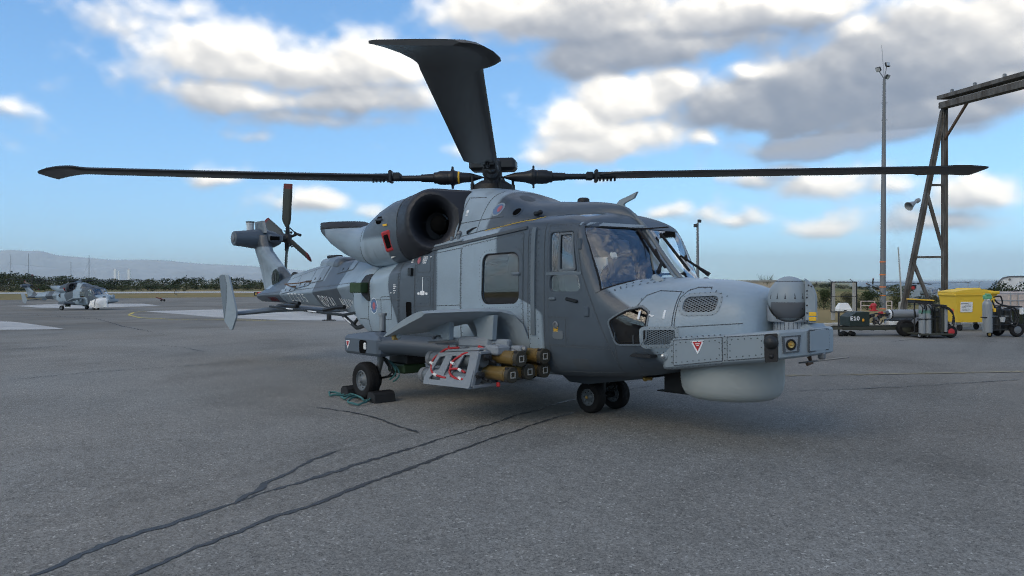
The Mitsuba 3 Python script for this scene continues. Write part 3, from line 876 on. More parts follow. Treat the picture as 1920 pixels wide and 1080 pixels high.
fpart('marking', W(union_all([line([(-.285, 1.42), (-.285, 1.60)], .014), line([(-.40, 1.385), (-.35, 1.385)], .03), line([(-.22, 1.385), (-.17, 1.385)], .03)]), .0075), 'letter_white')
marks = [line([(x, z), (x + dx, z)], .011) for x, z, dx in ((-1.00, 1.50, .05), (-1.0, 1.475, .07), (-1.0, 1.45, .05), (-1.0, 1.42, .06), (-1.0, 1.39, .04), (-1.08, 1.39, .03), (-.30, 1.86, .11), (-.30, 1.835, .11), (-.30, 1.81, .09), (-.30, 1.785, .08), (-.13, 1.86, .03), (-.62, 1.83, .04), (-.62, 1.80, .07), (3.14, 1.20, .0), (2.2, 1.2, .0))]
marks_2 = [line([(3.165, 1.155), (3.165, 1.235)], .018), line([(3.39, 1.165), (3.39, 1.245)], .018), line([(3.255, 1.20), (3.285, 1.185), (3.30, 1.195)], .012)]
for q in marks[:13] + marks_2:
    fpart('marking', W(q, .008), 'letter_white', False)
fpart('placard', W(union_all([line([(2.135, 1.005 + .0 + k * .018), (2.195, 1.005 + k * .018)], .008) for k in range(3)]).buffer(.001), .0135), 'yellow_paint')
sp = lambda x, z, r: sg.Point(x, z).buffer(r, 16)
fpart('red_disc', W(sp(-.40, 1.82, .062).difference(sp(-.40, 1.82, .046)), .0065), 'seam_dark')
fpart('red_disc', W(affinity.scale(sp(-.40, 1.82, .045), .8, 1), .0068), 'roundel_pink')
fpart('roundel', W(sp(-1.60, 1.20, .115), .003), 'letter_white', label='pale blue roundel with a pink centre at the root of the tail boom')
fpart('roundel', W(sp(-1.60, 1.20, .105), .004), 'roundel_blue')
fpart('roundel', W(affinity.scale(sp(-1.595, 1.20, .052), .9, 1.0), .005), 'roundel_pink')
# countermeasure dispenser ahead of the boom
fpart('dispenser_plate', W(rpoly([(-2.12, 1.64), (-1.80, 1.66), (-1.76, 1.48), (-1.72, 1.26), (-1.82, 1.27), (-2.04, 1.36), (-2.12, 1.48)], .03), .012), 'soot_black')
fpart('dispenser', rbox((.26, .20, .15), onside(-1.93, 1.46, .08), .01, ('z', 8)), 'flare_green')
fpart('yellow_stripe', FUS.top(prism(union_all([line([(.80, -.80), (1.70, -.815)], .018), line([(1.70, -.815), (1.76, -.70)], .018), line([(.80, -.80), (.90, -.66)], .015)]), .003), .003), 'yellow_paint')
fpart('walkway', FUS.top(prism(sg.Polygon([(.82, -.785), (1.68, -.80), (1.73, -.68), (.92, -.64)]), .003), .002), 'soot_black')

# windscreen wipers, on the glass
def on_glass(p, off=.02):
    p = np.array(p)
    return p + np.array([.75, -.15 if p[1] < 0 else .15, .62]) * off


for blade, arm, pivot in (([(2.60, -.13, 2.075), (2.70, -.125, 1.965), (2.85, -.12, 1.775), (2.955, -.115, 1.655)], [(2.80, -.11, 1.83), (2.95, -.21, 1.68), (3.02, -.35, 1.585)], (3.02, -.36, 1.565)),
                          ([(2.64, .20, 2.045), (2.75, .235, 1.90), (2.87, .27, 1.74), (2.965, .285, 1.625)], [(2.85, .24, 1.77), (2.95, .38, 1.66), (3.04, .50, 1.56)], (3.03, .52, 1.535))):
    fpart('wiper', cat(tube([on_glass(p) for p in blade], .016, 6), tube([on_glass(p, .055) for p in arm], [.012, .014, .026], 6), tube([on_glass(p, .03) for p in (arm[0], blade[2])], .010, 6)), 'rubber')
    fpart('wiper_base', hull((pivot, .035), (np.array(pivot) + (.10, 0, -.035), .02), (np.array(pivot) + (.0, 0, -.05), .045)), 'paint_light')
FUS_SEAL = W(ring(P_SCREEN.intersection(sg.box(2, 1, 2.98, 2.2)), .004, -.010).intersection(sg.box(2, 1, 2.94, 2.3)), .008, -.003)
fpart('screen_header', W(line([(2.40, 2.135), (2.62, 2.125)], .035).difference(P_SCREEN), .006, -.001), 'paint_light')
post = tube([(2.33, 0, 2.30), (2.45, 0, 2.265), (2.56, 0, 2.165), (2.68, 0, 2.03), (2.82, 0, 1.845), (2.97, 0, 1.665), (3.09, 0, 1.54)], .027, 8)
fpart('screen_post', post, 'paint_mid')
fpart('screen_seal', FUS_SEAL, 'rubber')
fpart('screen_frame', FUS.wrap(prism(line([(2.425, 2.10), (2.58, 1.75), (2.725, 1.42)], .05), .010), -1, -.002), 'paint_dark')

# ------------------------------------------------------------------ cockpit
cp = lambda n, m, mat, s=30: fpart(n, m, mat, s)
cp('cockpit_floor', box((1.5, 1.6, .03), (2.55, 0, .80)), 'cockpit_black')
cp('cabin_stowage', rbox((1.5, .5, 1.2), (.95, .30, 1.40), .05), 'cockpit_black')  # added black block, stops daylight from the port window showing through
cp('bulkhead', box((.03, 1.72, 1.35), (1.80, 0, 1.42)), 'cockpit_black')
cp('instrument_panel', rbox((.16, 1.30, .34), (2.78, 0, 1.34), .03, ('y', -14)), 'cockpit_black')
cp('coaming', hull(((2.66, -.60, 1.50), .03), ((2.66, .60, 1.50), .03), ((2.90, -.35, 1.50), .03), ((2.90, .35, 1.50), .03)), 'cockpit_black')
cp('footwell', rbox((.42, .9, .42), (3.12, 0, 1.05), .04), 'cockpit_black')  # added black box, stops daylight crossing between the chin windows
cp('centre_console', rbox((.7, .3, .34), (2.45, 0, .98), .03), 'cockpit_grey')
for s in (-1, 1):
    y = .43 * s
    st = add(f'{H}__{F_}__crew_seat', cat(rbox((.42, .46, .12), (2.12, y, 1.10), .04), rbox((.10, .46, .74), (1.93, y, 1.48), .04, ('y', -10)), rbox((.09, .26, .20), (1.90, y, 1.93), .03, ('y', -10)), rbox((.3, .4, .28), (2.1, y, .93), .03)), 'cockpit_grey', 30, None, None, None, None, HELI_T)
    arm = prism(sg.Polygon([(2.20, 1.78), (2.62, 1.78), (2.625, 1.70), (2.54, 1.64), (2.49, 1.56), (2.475, 1.44), (2.40, 1.40), (2.24, 1.40)]), .025)
    v = np.array(arm.vertices)
    arm.vertices = np.stack([v[:, 0], s * (.64 + v[:, 2]), v[:, 1]], 1)
    if s > 0:
        cp('seat_armour', rbox((.03, .05, .20), (2.45, .48, 1.83), .01, ('x', 20)), 'cream_fabric')
        cp('seat_armour', rbox((.03, .14, .30), (2.50, .30, 1.80), .03, ('x', 15)), 'cream_fabric')
        continue
    cp('seat_armour', arm, 'cream_fabric')
    cp('mirror_pad', rbox((.03, .10, .07), (2.60, -.52, 1.80), .02, ('y', -20)), 'cream_fabric')

# ------------------------------------------------------------------ nose shelf, radome, camera turret
XS = np.array([3.28, 3.38, 3.50, 4.0, 4.36, 4.47, 4.585, 4.615, 4.62])
YS = np.array([.58, .675, .69, .595, .52, .485, .275, .13, 0.0])
shelf_top = lambda x: .985 + (x - 3.468) * .098
shelf_bot = lambda x: np.interp(x, [2.95, 3.15, 3.47, 4.0, 4.36, 4.68], [.62, .64, .676, .757, .805, .855])


def shelf_mesh(grow=0.0):
    px = np.concatenate([XS, XS[-2::-1]])
    py = np.concatenate([-YS - grow, (YS + grow)[-2::-1]])
    px = px + np.where(px > 4.52, grow, 0)
    rings = []
    for t, ins in ((0, .05), (.04, .018), (.10, .004), (.5, 0), (.92, .002), (.97, .01), (1.0, .03)):
        s_ = 1 - ins / .6
        rings.append(np.stack([px - np.where(px > 4.4, ins, 0), py * s_, shelf_bot(px) * (1 - t) + shelf_top(px) * t], -1))
    return skin(np.array(rings), True)


N_ = part('nose_shelf', shelf_mesh(), 'paint_light', 25)[len(H) + 2:]


def shelf_at(X, Z, off=0.0):
    return np.array([X, -np.interp(X, XS, YS) - off, Z])


def on_shelf(poly, h, off=0.0):
    """outline in (X, Z) laid on the shelf's starboard wall"""
    m = prism(poly, h)
    v = np.array(m.vertices)
    k = np.clip(np.searchsorted(XS, v[:, 0]) - 1, 0, len(XS) - 2)
    d = np.stack([XS[k + 1] - XS[k], -(YS[k + 1] - YS[k])], 1)
    d /= np.linalg.norm(d, axis=1, keepdims=True)
    base = np.stack([v[:, 0], -np.interp(v[:, 0], XS, YS)], 1) + np.stack([d[:, 1], -d[:, 0]], 1) * (v[:, 2] + off)[:, None]
    return trimesh.Trimesh(np.stack([base[:, 0], base[:, 1], v[:, 1]], 1), m.faces, process=False)


def spart(name, mesh, mat, smooth=30, label=None, kind=None):
    return part(f'{N_}__{name}', mesh, mat, smooth, label, kind)


quad = lambda a, b, i, j: sg.Polygon([(a, shelf_bot(a) + i), (b, shelf_bot(b) + i), (b, shelf_top(b) - j), (a, shelf_top(a) - j)])
sr = []
for a, b, nm in ((3.50, 3.965, 'nose_panel'), (4.02, 4.345, 'nose_panel')):
    q = quad(a, b, .045, .03)
    spart(nm, on_shelf(q, .006, -.001), 'paint_light', 20)
    spart('seam', on_shelf(ring(q, .008, .0), .004), 'seam_dark', 20, kind='stuff')
    sr += along(list(q.buffer(-.022).exterior.coords), .055)
    if a < 3.6:
        sr += along(list(q.buffer(.028, join_style=2).exterior.coords), .055)
spart('rivets', on_shelf(MultiP := union_all([sp(x, z, .0058) for x, z in sr]), .0095), 'rivet_grey', False, kind='stuff')
q = rpoly([(4.355, .80), (4.458, .815), (4.455, 1.062), (4.355, 1.052)], .01)
spart('sensor_plate', on_shelf(q, .02, -.002), 'soot_black', 20, 'black plate with a black dome beside the gold lamp')
spart('sensor_dome', xf(trimesh.creation.icosphere(3, .062), shelf_at(4.408, .985, .015)), 'dark_plastic', True)
spart('sensor_dome', xf(trimesh.creation.icosphere(2, .024), shelf_at(4.41, .86, .012)), 'soot_black', True)
q = sg.Polygon([(4.485, .885), (4.560, .895), (4.568, 1.045), (4.478, 1.035)])
spart('lamp_plate', on_shelf(q, .008, -.001), 'launcher_grey', 20)
spart('lamp_plate', on_shelf(ring(q, .0, -.012), .0085, .001), 'seam_dark', 20)
dch = np.array([-.73, -.69, 0]) * -1
lc = shelf_at(4.523, .962, .006)
ax = (.877, -.48, 0)
spart('lamp', lathe([(0, .0), (.048, 0), (.05, .012), (.040, .014), (.036, .006), (0, .006)], 24, lc, ax), 'soot_black')
spart('lamp', lathe([(0, .006), (.033, .006), (.028, .016), (.012, .014), (.010, .026), (0, .028)], 24, lc, ax), 'brass', label='gold lamp on the nose shelf')
fr = prism(rpoly([(-.22, .895), (.12, .895), (.12, 1.07), (-.22, 1.07)], .01), .02)
v = np.array(fr.vertices)
fr.vertices = np.stack([4.604 + v[:, 2] - np.abs(v[:, 0]) * .04, v[:, 0], v[:, 1] + .004], 1)
spart('nose_panel', fr, 'paint_light', 20)
fr = prism(ring(rpoly([(-.22, .895), (.12, .895), (.12, 1.07), (-.22, 1.07)], .01), .012, .001), .012)
v = np.array(fr.vertices)
fr.vertices = np.stack([4.608 + v[:, 2] - np.abs(v[:, 0]) * .04, v[:, 0], v[:, 1] + .004], 1)
spart('seam', fr, 'seam_dark', 20, kind='stuff')
tri = [(3.665, .962), (3.80, .974), (3.737, .842)]
spart('warning_triangle', on_shelf(sg.Polygon(tri), .0075), 'letter_white', False, 'red warning triangle with white edge on the nose')
spart('warning_triangle', on_shelf(affinity.scale(sg.Polygon(tri), .70, .70, origin=(3.735, .935)), .0085), 'red_paint', False)
spart('warning_triangle', on_shelf(union_all([line([(3.715, .938 + .0), (3.756, .941)], .007), line([(3.722, .924), (3.750, .926)], .006)]), .0095), 'letter_white', False)
RZ = .367
part('radome', lathe([(0, RZ), (.30, RZ), (.40, RZ + .012), (.455, RZ + .045), (.485, RZ + .10), (.497, RZ + .18), (.497, .80), (0, .80)], 64, (3.69, -.01, 0)), 'radome_grey', 40, 'smooth grey drum-shaped radome under the nose')
part('probe', cat(tube([(4.50, -.02, .83), (4.52, -.02, .775), (4.50, -.06, .765)], .022, 8)), 'rust_brown')
part('probe', cat(tube([(4.44, -.10, .772), (4.60, .0, .80), (4.80, .12, .835)], .0085, 6), rbox((.06, .05, .06), (4.60, .02, .84), .01)), 'dull_steel')
part('ventral_fin', rbox((.23, .07, .26), (2.99, 0, .47), .008), 'soot_black')
part('ventral_fin', rbox((.42, .10, .012), (3.0, 0, .348), .004), 'soot_black')
part('drain_valve', cat(tube([(2.74, -.22, .52), (2.80, -.24, .49), (2.88, -.25, .50)], .018, 8), xf(trimesh.creation.icosphere(2, .03), (2.78, -.23, .49))), 'brass')

TC = np.array([4.345, -.06, 0])
part('turret_mount', lathe([(0, 1.03), (.155, 1.03), (.155, 1.145), (0, 1.145)], 40, TC), 'launcher_grey')
part('turret_mount', rbox((.34, .34, .085), (4.40, .03, 1.085), .03), 'paint_light')
part('turret_mount', xf(cat([rbox((.006, .006, .07), (.155 * math.cos(a), .155 * math.sin(a), 1.11), .002) for a in np.linspace(-2.9, -.2, 12)]), TC), 'seam_dark')
view = np.array([.475, -.88, 0])          # the ball looks out to starboard and a little ahead
M = np.eye(4)
M[:3, 0], M[:3, 1], M[:3, 2] = (.88, .475, 0), (-.475, .88, 0), (0, 0, 1)
M[:3, 0] *= .90
M[:3, 1] *= .90
TC = TC + M[:3, 0] * .03
tur = lambda m: (m.apply_transform(M), m.apply_translation(TC), m)[2]
ball = trimesh.creation.uv_sphere(.208, count=[40, 64])
ball.apply_translation((-.045, 0, 1.352))
TU = part('camera_turret', tur(ball), 'paint_light', 35, 'round grey camera turret on the nose with a darker window band')[len(H) + 2:]
win = to_tm(man(trimesh.creation.uv_sphere(.2105, count=[48, 72])) ^ man(box((.5, .5, .147), (0, 0, -.0985))) ^ man(box((.33, .5, .5), (-.01, -.14, 0))))
part(f'{TU}__lens_window', tur(xf(win, (-.045, 0, 1.352))), 'flir_glass', 35)
part(f'{TU}__cap', tur(lathe([(0, 1.5635), (.05, 1.558), (.09, 1.544), (.118, 1.525), (.118, 1.51), (0, 1.49)], 40, (-.045, 0, 0))), 'paint_light', 30)
part(f'{TU}__seam', tur(lathe([(.1185, 1.512), (.133, 1.512), (.130, 1.517), (.1185, 1.521)], 40, (-.045, 0, 0))), 'seam_dark', 30, kind='stuff')
arch = to_tm((man(xf(lathe([(0, -.185), (.20, -.185), (.219, -.165), (.219, .165), (.20, .185), (0, .185)], 64), (0, 0, 1.352), ('x', 90))) + man(rbox((.438, .37, .205), (0, 0, 1.2495), .02))) ^ man(rbox((.115, .6, .8), (.165, 0, 1.352), .015)))
part(f'{TU}__yoke', tur(arch), 'paint_light', 25)
cradle = man(lathe([(0, 1.147), (.208, 1.147), (.217, 1.160), (.217, 1.29), (0, 1.29)], 48, (-.045, 0, 0))) - man(xf(lathe([(0, -.5), (.211, -.5), (.211, .5), (0, .5)], 64), (-.045, 0, 1.352), ('x', 90)))
part(f'{TU}__cradle', tur(to_tm(cradle)), 'launcher_grey', 35)
fins = cat([xf(trimesh.Trimesh([(-.010, -.2095, .005), (.010, -.2095, .005), (0, -.2015, .062), (0, -.215, .006)], [(0, 1, 3), (1, 2, 3), (2, 0, 3), (0, 2, 1)], process=False), (-.045, 0, 1.352), ('z', a)) for a in (-58, -32, -10, 16, 38)])
part(f'{TU}__fins', tur(fins), 'seam_dark', False)
part(f'{TU}__screws', tur(cat([xf(trimesh.creation.icosphere(1, .008), (x, y, z)) for x, y, z in [(.123, -.187, 1.16), (.123, -.187, 1.23), (.123, -.187, 1.30), (.123, -.187, 1.37), (.125, -.187, 1.43), (.14, -.187, 1.48), (.165, -.187, 1.47), (-.16, -.195, 1.18), (.08, -.205, 1.18), (.215, -.06, 1.50), (.222, -.1, 1.43), (.08, -.21, 1.27), (.125, -.18, 1.40)]])), 'soot_black', False, kind='stuff')
for z in (1.222, 1.178):
    part(f'{TU}__yellow_label', tur(rbox((.070, .006, .036), (.175, -.187, z), .003)), 'yellow_paint', False)

# ------------------------------------------------------------------ upper works: gearbox fairing, spine, engines
GB = Loft([
    (-1.95, [(0, 1.75), (.20, 1.75), (.30, 1.78), (.34, 1.95), (.33, 2.2), (.28, 2.45), (.18, 2.62), (0, 2.66)]),
    (-1.2, [(0, 1.85), (.30, 1.85), (.46, 1.88), (.50, 2.05), (.47, 2.40), (.38, 2.64), (.22, 2.75), (0, 2.79)]),
    (-.6, [(0, 1.9), (.30, 1.9), (.46, 1.95), (.49, 2.1), (.46, 2.42), (.40, 2.70), (.24, 2.82), (0, 2.83)]),
    (-.30, [(0, 1.95), (.32, 1.95), (.52, 2.0), (.54, 2.12), (.50, 2.40), (.45, 2.70), (.25, 2.80), (0, 2.80)]),
    (.06, [(0, 1.96), (.40, 1.96), (.73, 2.01), (.74, 2.12), (.66, 2.40), (.52, 2.69), (.26, 2.79), (0, 2.79)]),
    (.5, [(0, 2.0), (.40, 2.0), (.74, 2.04), (.745, 2.14), (.65, 2.38), (.51, 2.62), (.26, 2.725), (0, 2.73)]),
    (.9, [(0, 2.1), (.36, 2.1), (.70, 2.12), (.705, 2.19), (.62, 2.37), (.46, 2.54), (.24, 2.615), (0, 2.62)]),
    (1.2, [(0, 2.15), (.30, 2.15), (.58, 2.17), (.60, 2.22), (.54, 2.35), (.40, 2.46), (.22, 2.515), (0, 2.525)]),
    (1.6, [(0, 2.2), (.25, 2.2), (.42, 2.21), (.44, 2.25), (.40, 2.33), (.30, 2.42), (.17, 2.475), (0, 2.485)]),
    (2.0, [(0, 2.22), (.18, 2.22), (.29, 2.23), (.30, 2.25), (.27, 2.31), (.20, 2.39), (.11, 2.44), (0, 2.45)]),
    (2.3, [(0, 2.2), (.09, 2.2), (.14, 2.21), (.145, 2.22), (.13, 2.27), (.10, 2.34), (.055, 2.375), (0, 2.38)]),
    (2.50, [(0, 2.1), (.03, 2.1), (.045, 2.11), (.046, 2.12), (.044, 2.16), (.034, 2.215), (.02, 2.235), (0, 2.235)]),
])
G_ = part('gearbox_cowling', GB.mesh(), 'camo_near', 25)[len(H) + 2:]


def gpart(name, mesh, mat, smooth=30, kind=None, label=None):
    return part(f'{G_}__{name}', mesh, mat, smooth, label, kind)


gw = lambda poly, h, off=0.0: GB.wrap(prism(poly, h), -1, off, .04)
gpart('roundel', gw(sp(.80, 2.42, .085), .003), 'paint_light', label='blue and pink roundel on the gearbox cowling')
gpart('roundel', gw(sp(.80, 2.42, .068), .005), 'roundel_blue')
gpart('roundel', gw(affinity.scale(sp(.825, 2.425, .036), .9, 1.1), .007), 'roundel_pink')
gpart('port_hole', gw(sp(1.10, 2.37, .060).difference(sp(1.10, 2.37, .045)), .006), 'paint_dark')
gpart('port_hole', gw(sp(1.10, 2.37, .045), .002), 'hole_black')
gpart('grille', GB.top(prism(affinity.scale(sp(1.0, -.28, .10), 1.2, .75), .004), .0), 'seam_dark')
gpart('white_disc', gw(affinity.scale(sp(.255, 2.43, .025), .8, 1), .004), 'letter_white')
gpart('white_disc', gw(line([(.235, 2.385), (.275, 2.385)], .014), .004), 'letter_white')
gseam = [line([(.14, 2.13), (.18, 2.62)], .008), line([(.14, 2.28), (.95, 2.32)], .008), line([(.55, 2.10), (.60, 2.70)], .006), line([(.02, 2.08), (.02, 2.30), (.08, 2.35)], .008), line([(.18, 2.62), (.48, 2.60)], .006), line([(.0, 2.075), (.95, 2.20)], .010)]
gpart('seam', gw(union_all(gseam), .004), 'seam_dark', 20, 'stuff')
gpart('handle', tube([(.33, -.70, 2.13), (.40, -.76, 2.16), (.47, -.72, 2.20), (.55, -.70, 2.21)], .014, 6), 'hub_black')
gpart('handle', xf(trimesh.creation.icosphere(2, .035), (.22, -.745, 2.15)), 'dull_steel')
gpart('handle', cat(rbox((.09, .05, .05), (1.42, -.52, 2.33), .015), xf(trimesh.creation.icosphere(2, .03), (1.48, -.52, 2.34))), 'hub_black')
gpart('step_bracket', cat(rbox((.05, .03, .06), (.22, -.87, 2.075), .01), ), 'paint_mid')
gpart('step_bracket', cat(rbox((.05, .03, .06), (.36, -.87, 2.09), .01), ), 'paint_mid')
gpart('beacon', lathe([(0, 0), (.075, 0), (.07, .035), (.05, .05), (0, .055)], 20, (1.68, .0, 2.475)), 'soot_black')
cut_ = prism(sg.Polygon([(2.20, 2.36), (2.39, 2.33), (2.36, 2.40), (2.40, 2.42), (2.545, 2.46), (2.60, 2.53), (2.42, 2.485), (2.29, 2.455), (2.235, 2.41)]), .03)
v = np.array(cut_.vertices)
cut_.vertices = np.stack([2.24 + (v[:, 0] - 2.24) * .82 - .03, v[:, 2] - .015, 2.36 + (v[:, 1] - 2.36) * .95], 1)
gpart('wire_cutter', cut_, 'paint_light', 20)


def nacelle(s):
    """one engine: mouth, cowling and jet pipe; s -1 starboard, 1 port"""
    m_ = (lambda m: m) if s < 0 else mir
    ring_ = lambda X, cy, cz, ry, rz, n=44: np.stack([np.full(n, X), cy + ry * np.cos(np.arange(n) * 2 * np.pi / n), cz + rz * np.sin(np.arange(n) * 2 * np.pi / n)], 1)
    sq = lambda X, cy, cz, ry, rz, p=2.6, n=44: np.stack([np.full(n, X), cy + ry * np.sign(np.cos(t := np.arange(n) * 2 * np.pi / n)) * np.abs(np.cos(t)) ** (2 / p), cz + rz * np.sign(np.sin(t)) * np.abs(np.sin(t)) ** (2 / p)], 1)
    body = skin([sq(-.74, -.60, 2.262, .47, .472), sq(-1.10, -.60, 2.235, .468, .462), sq(-1.40, -.59, 2.19, .45, .43), sq(-1.70, -.58, 2.135, .415, .37), sq(-1.90, -.57, 2.10, .38, .33)], True)
    E_ = part('engine_cowling', m_(body), 'camo_near', 40)[len(H) + 2:]
    ep = lambda name, mesh, mat, smooth=30, label=None: part(f'{E_}__{name}', m_(mesh), mat, smooth, label)
    # air intake: a black fairing blended between the cowling and the gearbox, with a deep bell mouth
    lc, ln = np.array([-.13, -.925, 2.325]), np.array([.74, -.67, .03])
    ln /= np.linalg.norm(ln)
    u = np.cross([0, 0, 1], ln)
    u /= np.linalg.norm(u)
    w = np.cross(ln, u)
    t = np.arange(40) * 2 * np.pi / 40
    lip = lc + .345 * np.cos(t)[:, None] * u + .40 * np.sin(t)[:, None] * w
    lip_in = lc - ln * .10 + .385 * np.cos(t)[:, None] * u + .440 * np.sin(t)[:, None] * w
    pts = np.vstack([sq(-.735, -.60, 2.262, .475, .477), lip, lip_in, [(.12, -.40, 2.71), (.02, -.38, 2.74), (.16, -.71, 2.08), (.20, -.72, 2.30), (-.2, -.76, 1.95), (-.4, -.3, 2.76)]])
    blk = m3.Manifold.hull_points(pts.astype(np.float64))
    bm = to_tm(blk.refine_to_length(.045))
    bm.merge_vertices()
    trimesh.smoothing.filter_taubin(bm, iterations=14)
    T = np.eye(4)
    T[:3, 0], T[:3, 1], T[:3, 2], T[:3, 3] = u, w, ln, lc
    prof = [(0, -.62), (.16, -.62), (.175, -.45), (.19, -.30), (.207, -.16), (.23, -.07), (.255, -.02), (.29, .015), (.36, .04), (.36, .4), (0, .4)]
    mouth = lathe(prof, 56)
    mouth.apply_scale((1.0, 1.18, 1))
    mouth.apply_transform(T)
    bm = to_tm(man(bm) - man(mouth))
    K_ = ep('air_intake', bm, 'intake_black', 35, 'black bell-mouthed engine air intake')
    hub = lathe([(0, -.60), (.085, -.60), (.150, -.40), (.150, -.26), (.12, -.18), (.06, -.15), (0, -.145)], 32)
    hub.apply_scale((.82, .82, 1.0))
    hub.apply_transform(T)
    hub.apply_translation(u * .07 + w * -.02)
    ep('intake_bullet', hub, 'hole_black', 35)
    # jet pipe: a scoop that opens upwards, sooted round its rim
    st = [(-1.88, -.57, 2.10, .375, .325, 2.45), (-2.1, -.57, 2.10, .36, .29, 2.41), (-2.35, -.575, 2.145, .345, .30, 2.44), (-2.7, -.58, 2.235, .325, .29, 2.455), (-3.05, -.59, 2.335, .30, .245, 2.465), (-3.35, -.595, 2.425, .25, .165, 2.475), (-3.58, -.60, 2.50, .12, .08, 2.485)]
    n = 44

    def pipe(k, top):
        rings = []
        for X, cy, cz, ry, rz, zt in st:
            r = sq(X, cy, cz, max(ry - k, .01), max(rz - k, .01), 2.3, n)
            rings.append(r)
        return skin(rings, True)
    cutb = man(box((1.55, 1.4, .8), (-2.98, -.6, 2.47 + .4), ))
    outerp, innerp = man(pipe(0, 0)), man(pipe(.022, 0))
    inn = innerp ^ man(box((1.30, 1.4, 1.0), (-2.95, -.6, 2.2)))
    wall = outerp - cutb - inn
    J_ = ep('jet_pipe', to_tm(wall), 'camo_near', 40)
    rim = (man(pipe(-.004, 0)) - man(pipe(.03, 0))) ^ man(xf(box((1.60, 1.4, .115), (0, 0, 0)), (-2.93, -.6, 2.445), ('y', 1.5)))
    rimcut = to_tm(rim - man(box((.2, 1.4, .5), (-2.08, -.6, 2.4))))
    ep('jet_pipe_rim', rimcut, 'soot_black', 40)
    liner = to_tm(man(pipe(.026, 0)) ^ man(box((1.28, 1.4, .42), (-2.95, -.6, 2.20)))) 
    ep('jet_pipe_core', liner, 'hole_black', 40)
    # small things on the cowling
    ep('duct_scoop', rbox((.12, .05, .11), (-1.22, -1.035, 2.40), .015, [('x', -24)]), 'hole_black')
    ep('duct_scoop', rbox((.17, .05, .025), (-1.20, -1.06, 2.40), .01, [('x', -24)]), 'paint_dark')
    fr = rbox((.20, .06, .29), (-1.00, -1.035, 2.10), .02, [('x', 14), ('y', -8)])
    ep('drain_frame', fr, 'red_paint', label='red rimmed square outlet on the engine cowling')
    ep('drain_frame', rbox((.125, .072, .20), (-.985, -1.038, 2.10), .015, [('x', 14), ('y', -8)]), 'hole_black')
    ep('drain_frame', rbox((.06, .05, .07), (-1.13, -1.025, 2.07), .015), 'red_paint')
    ep('placard', rbox((.10, .012, .03), (-1.03, -1.072, 2.32), .003, ('x', -3)), 'yellow_paint')
    ep('placard', rbox((.22, .012, .03), (-.95, -.955, 1.905), .003, ('y', -14)), 'white_paint')
    ep('top_vent', rbox((.24, .16, .07), (-1.02, -.40, 2.715), .02), 'soot_black')
    ep('seam', cat([tube(np.vstack([r := sq(X, cy, cz, ry + .002, rz + .002), r[:1]]), .006, 5, False) for X, cy, cz, ry, rz in ((-.746, -.60, 2.262, .47, .472), (-1.885, -.57, 2.10, .38, .33))]), 'seam_dark')


nacelle(-1)
nacelle(1)

# ------------------------------------------------------------------ tail
def bpart(name, mesh, mat, smooth=30, kind=None, label=None):
    return part(f'{B_}__{name}', mesh, mat, smooth, label, kind)


bw = lambda poly, h, off=0.0, sub=.1: BOOM.wrap(prism(poly, h), -1, off, sub)


def write(txt, X, Z, h, wide=1.0, gap=1.0, slope=0.0, bold=False):
    m = meshkit.text_mesh(txt, h, .003, bold)
    v = np.array(m.vertices)
    v[:, 0] *= wide
    v[:, 1] += Z + slope * v[:, 0]
    v[:, 0] += X
    return trimesh.Trimesh(v, m.faces, process=False)


def glyph(c, X, Z, h, w):
    m = write(c, 0, 0, h, 1.0, bold=False)
    v = np.array(m.vertices)
    v[:, 0] = (v[:, 0] - v[:, 0].min()) / np.ptp(v[:, 0]) * w + X
    v[:, 1] += Z
    return trimesh.Trimesh(v, m.faces, process=False)


for k, c in enumerate('ZZ375'):
    bpart('letter', BOOM.wrap(write(c, -5.62 + .165 * k, 1.198 - .0016 * k, .150, .85), -1, .003, 0), 'letter_white', False)
for k, (c, x) in enumerate(zip('ROYALNAVY', (-4.27, -4.135, -4.0, -3.865, -3.72, -3.40, -3.26, -3.12, -2.98))):
    bpart('letter', BOOM.wrap(glyph(c, x, 1.132 - .0075 * k, .190, .104), -1, .004, 0), 'letter_white', False)
bpart('letter', BOOM.wrap(write('DANGER', -6.72, 1.185, .075, 1.0, bold=True), -1, .002, 0), 'red_dull', False)
bpart('seam', bw(union_all([line([(-5.85, 1.16), (-5.85, 1.31)], .010), line([(-2.75, 1.0), (-2.75, 1.5)], .010), line([(-7.3, 1.31), (-2.5, 1.545)], .008)]), .003), 'seam_dark', 20, 'stuff')
for X0, X1 in ((-5.95, -5.35), (-5.33, -4.75), (-4.73, -4.2), (-3.7, -3.1)):
    q = sg.Polygon([(X0, BOOM.z_at(X0, -.28) - .11), (X1, BOOM.z_at(X1, -.3) - .11), (X1, BOOM.z_at(X1, -.2) - .0), (X0, BOOM.z_at(X0, -.2) - .0)])
    bpart('deck_panel', bw(q, .008), 'camo_near', 20)
    bpart('seam', bw(ring(q, .012, .0), .004), 'seam_dark', 20, 'stuff')
    for X in (X0 + .15, X0 + .38):
        bpart('latch', bw(sg.Polygon([(X, q.bounds[1] + .05), (X + .03, q.bounds[1] + .05), (X + .03, q.bounds[1] + .09), (X, q.bounds[1] + .09)]), .014), 'hub_black', False)
bpart('deck_fairing', hull(((-4.75, 0, 1.86), .12), ((-4.35, 0, 1.88), .14), ((-3.9, -.1, 1.82), .16), ((-3.9, .1, 1.82), .16)), 'camo_near')
bpart('deck_fairing', rbox((.34, .16, .06), (-4.45, 0, 2.005), .02), 'soot_black')
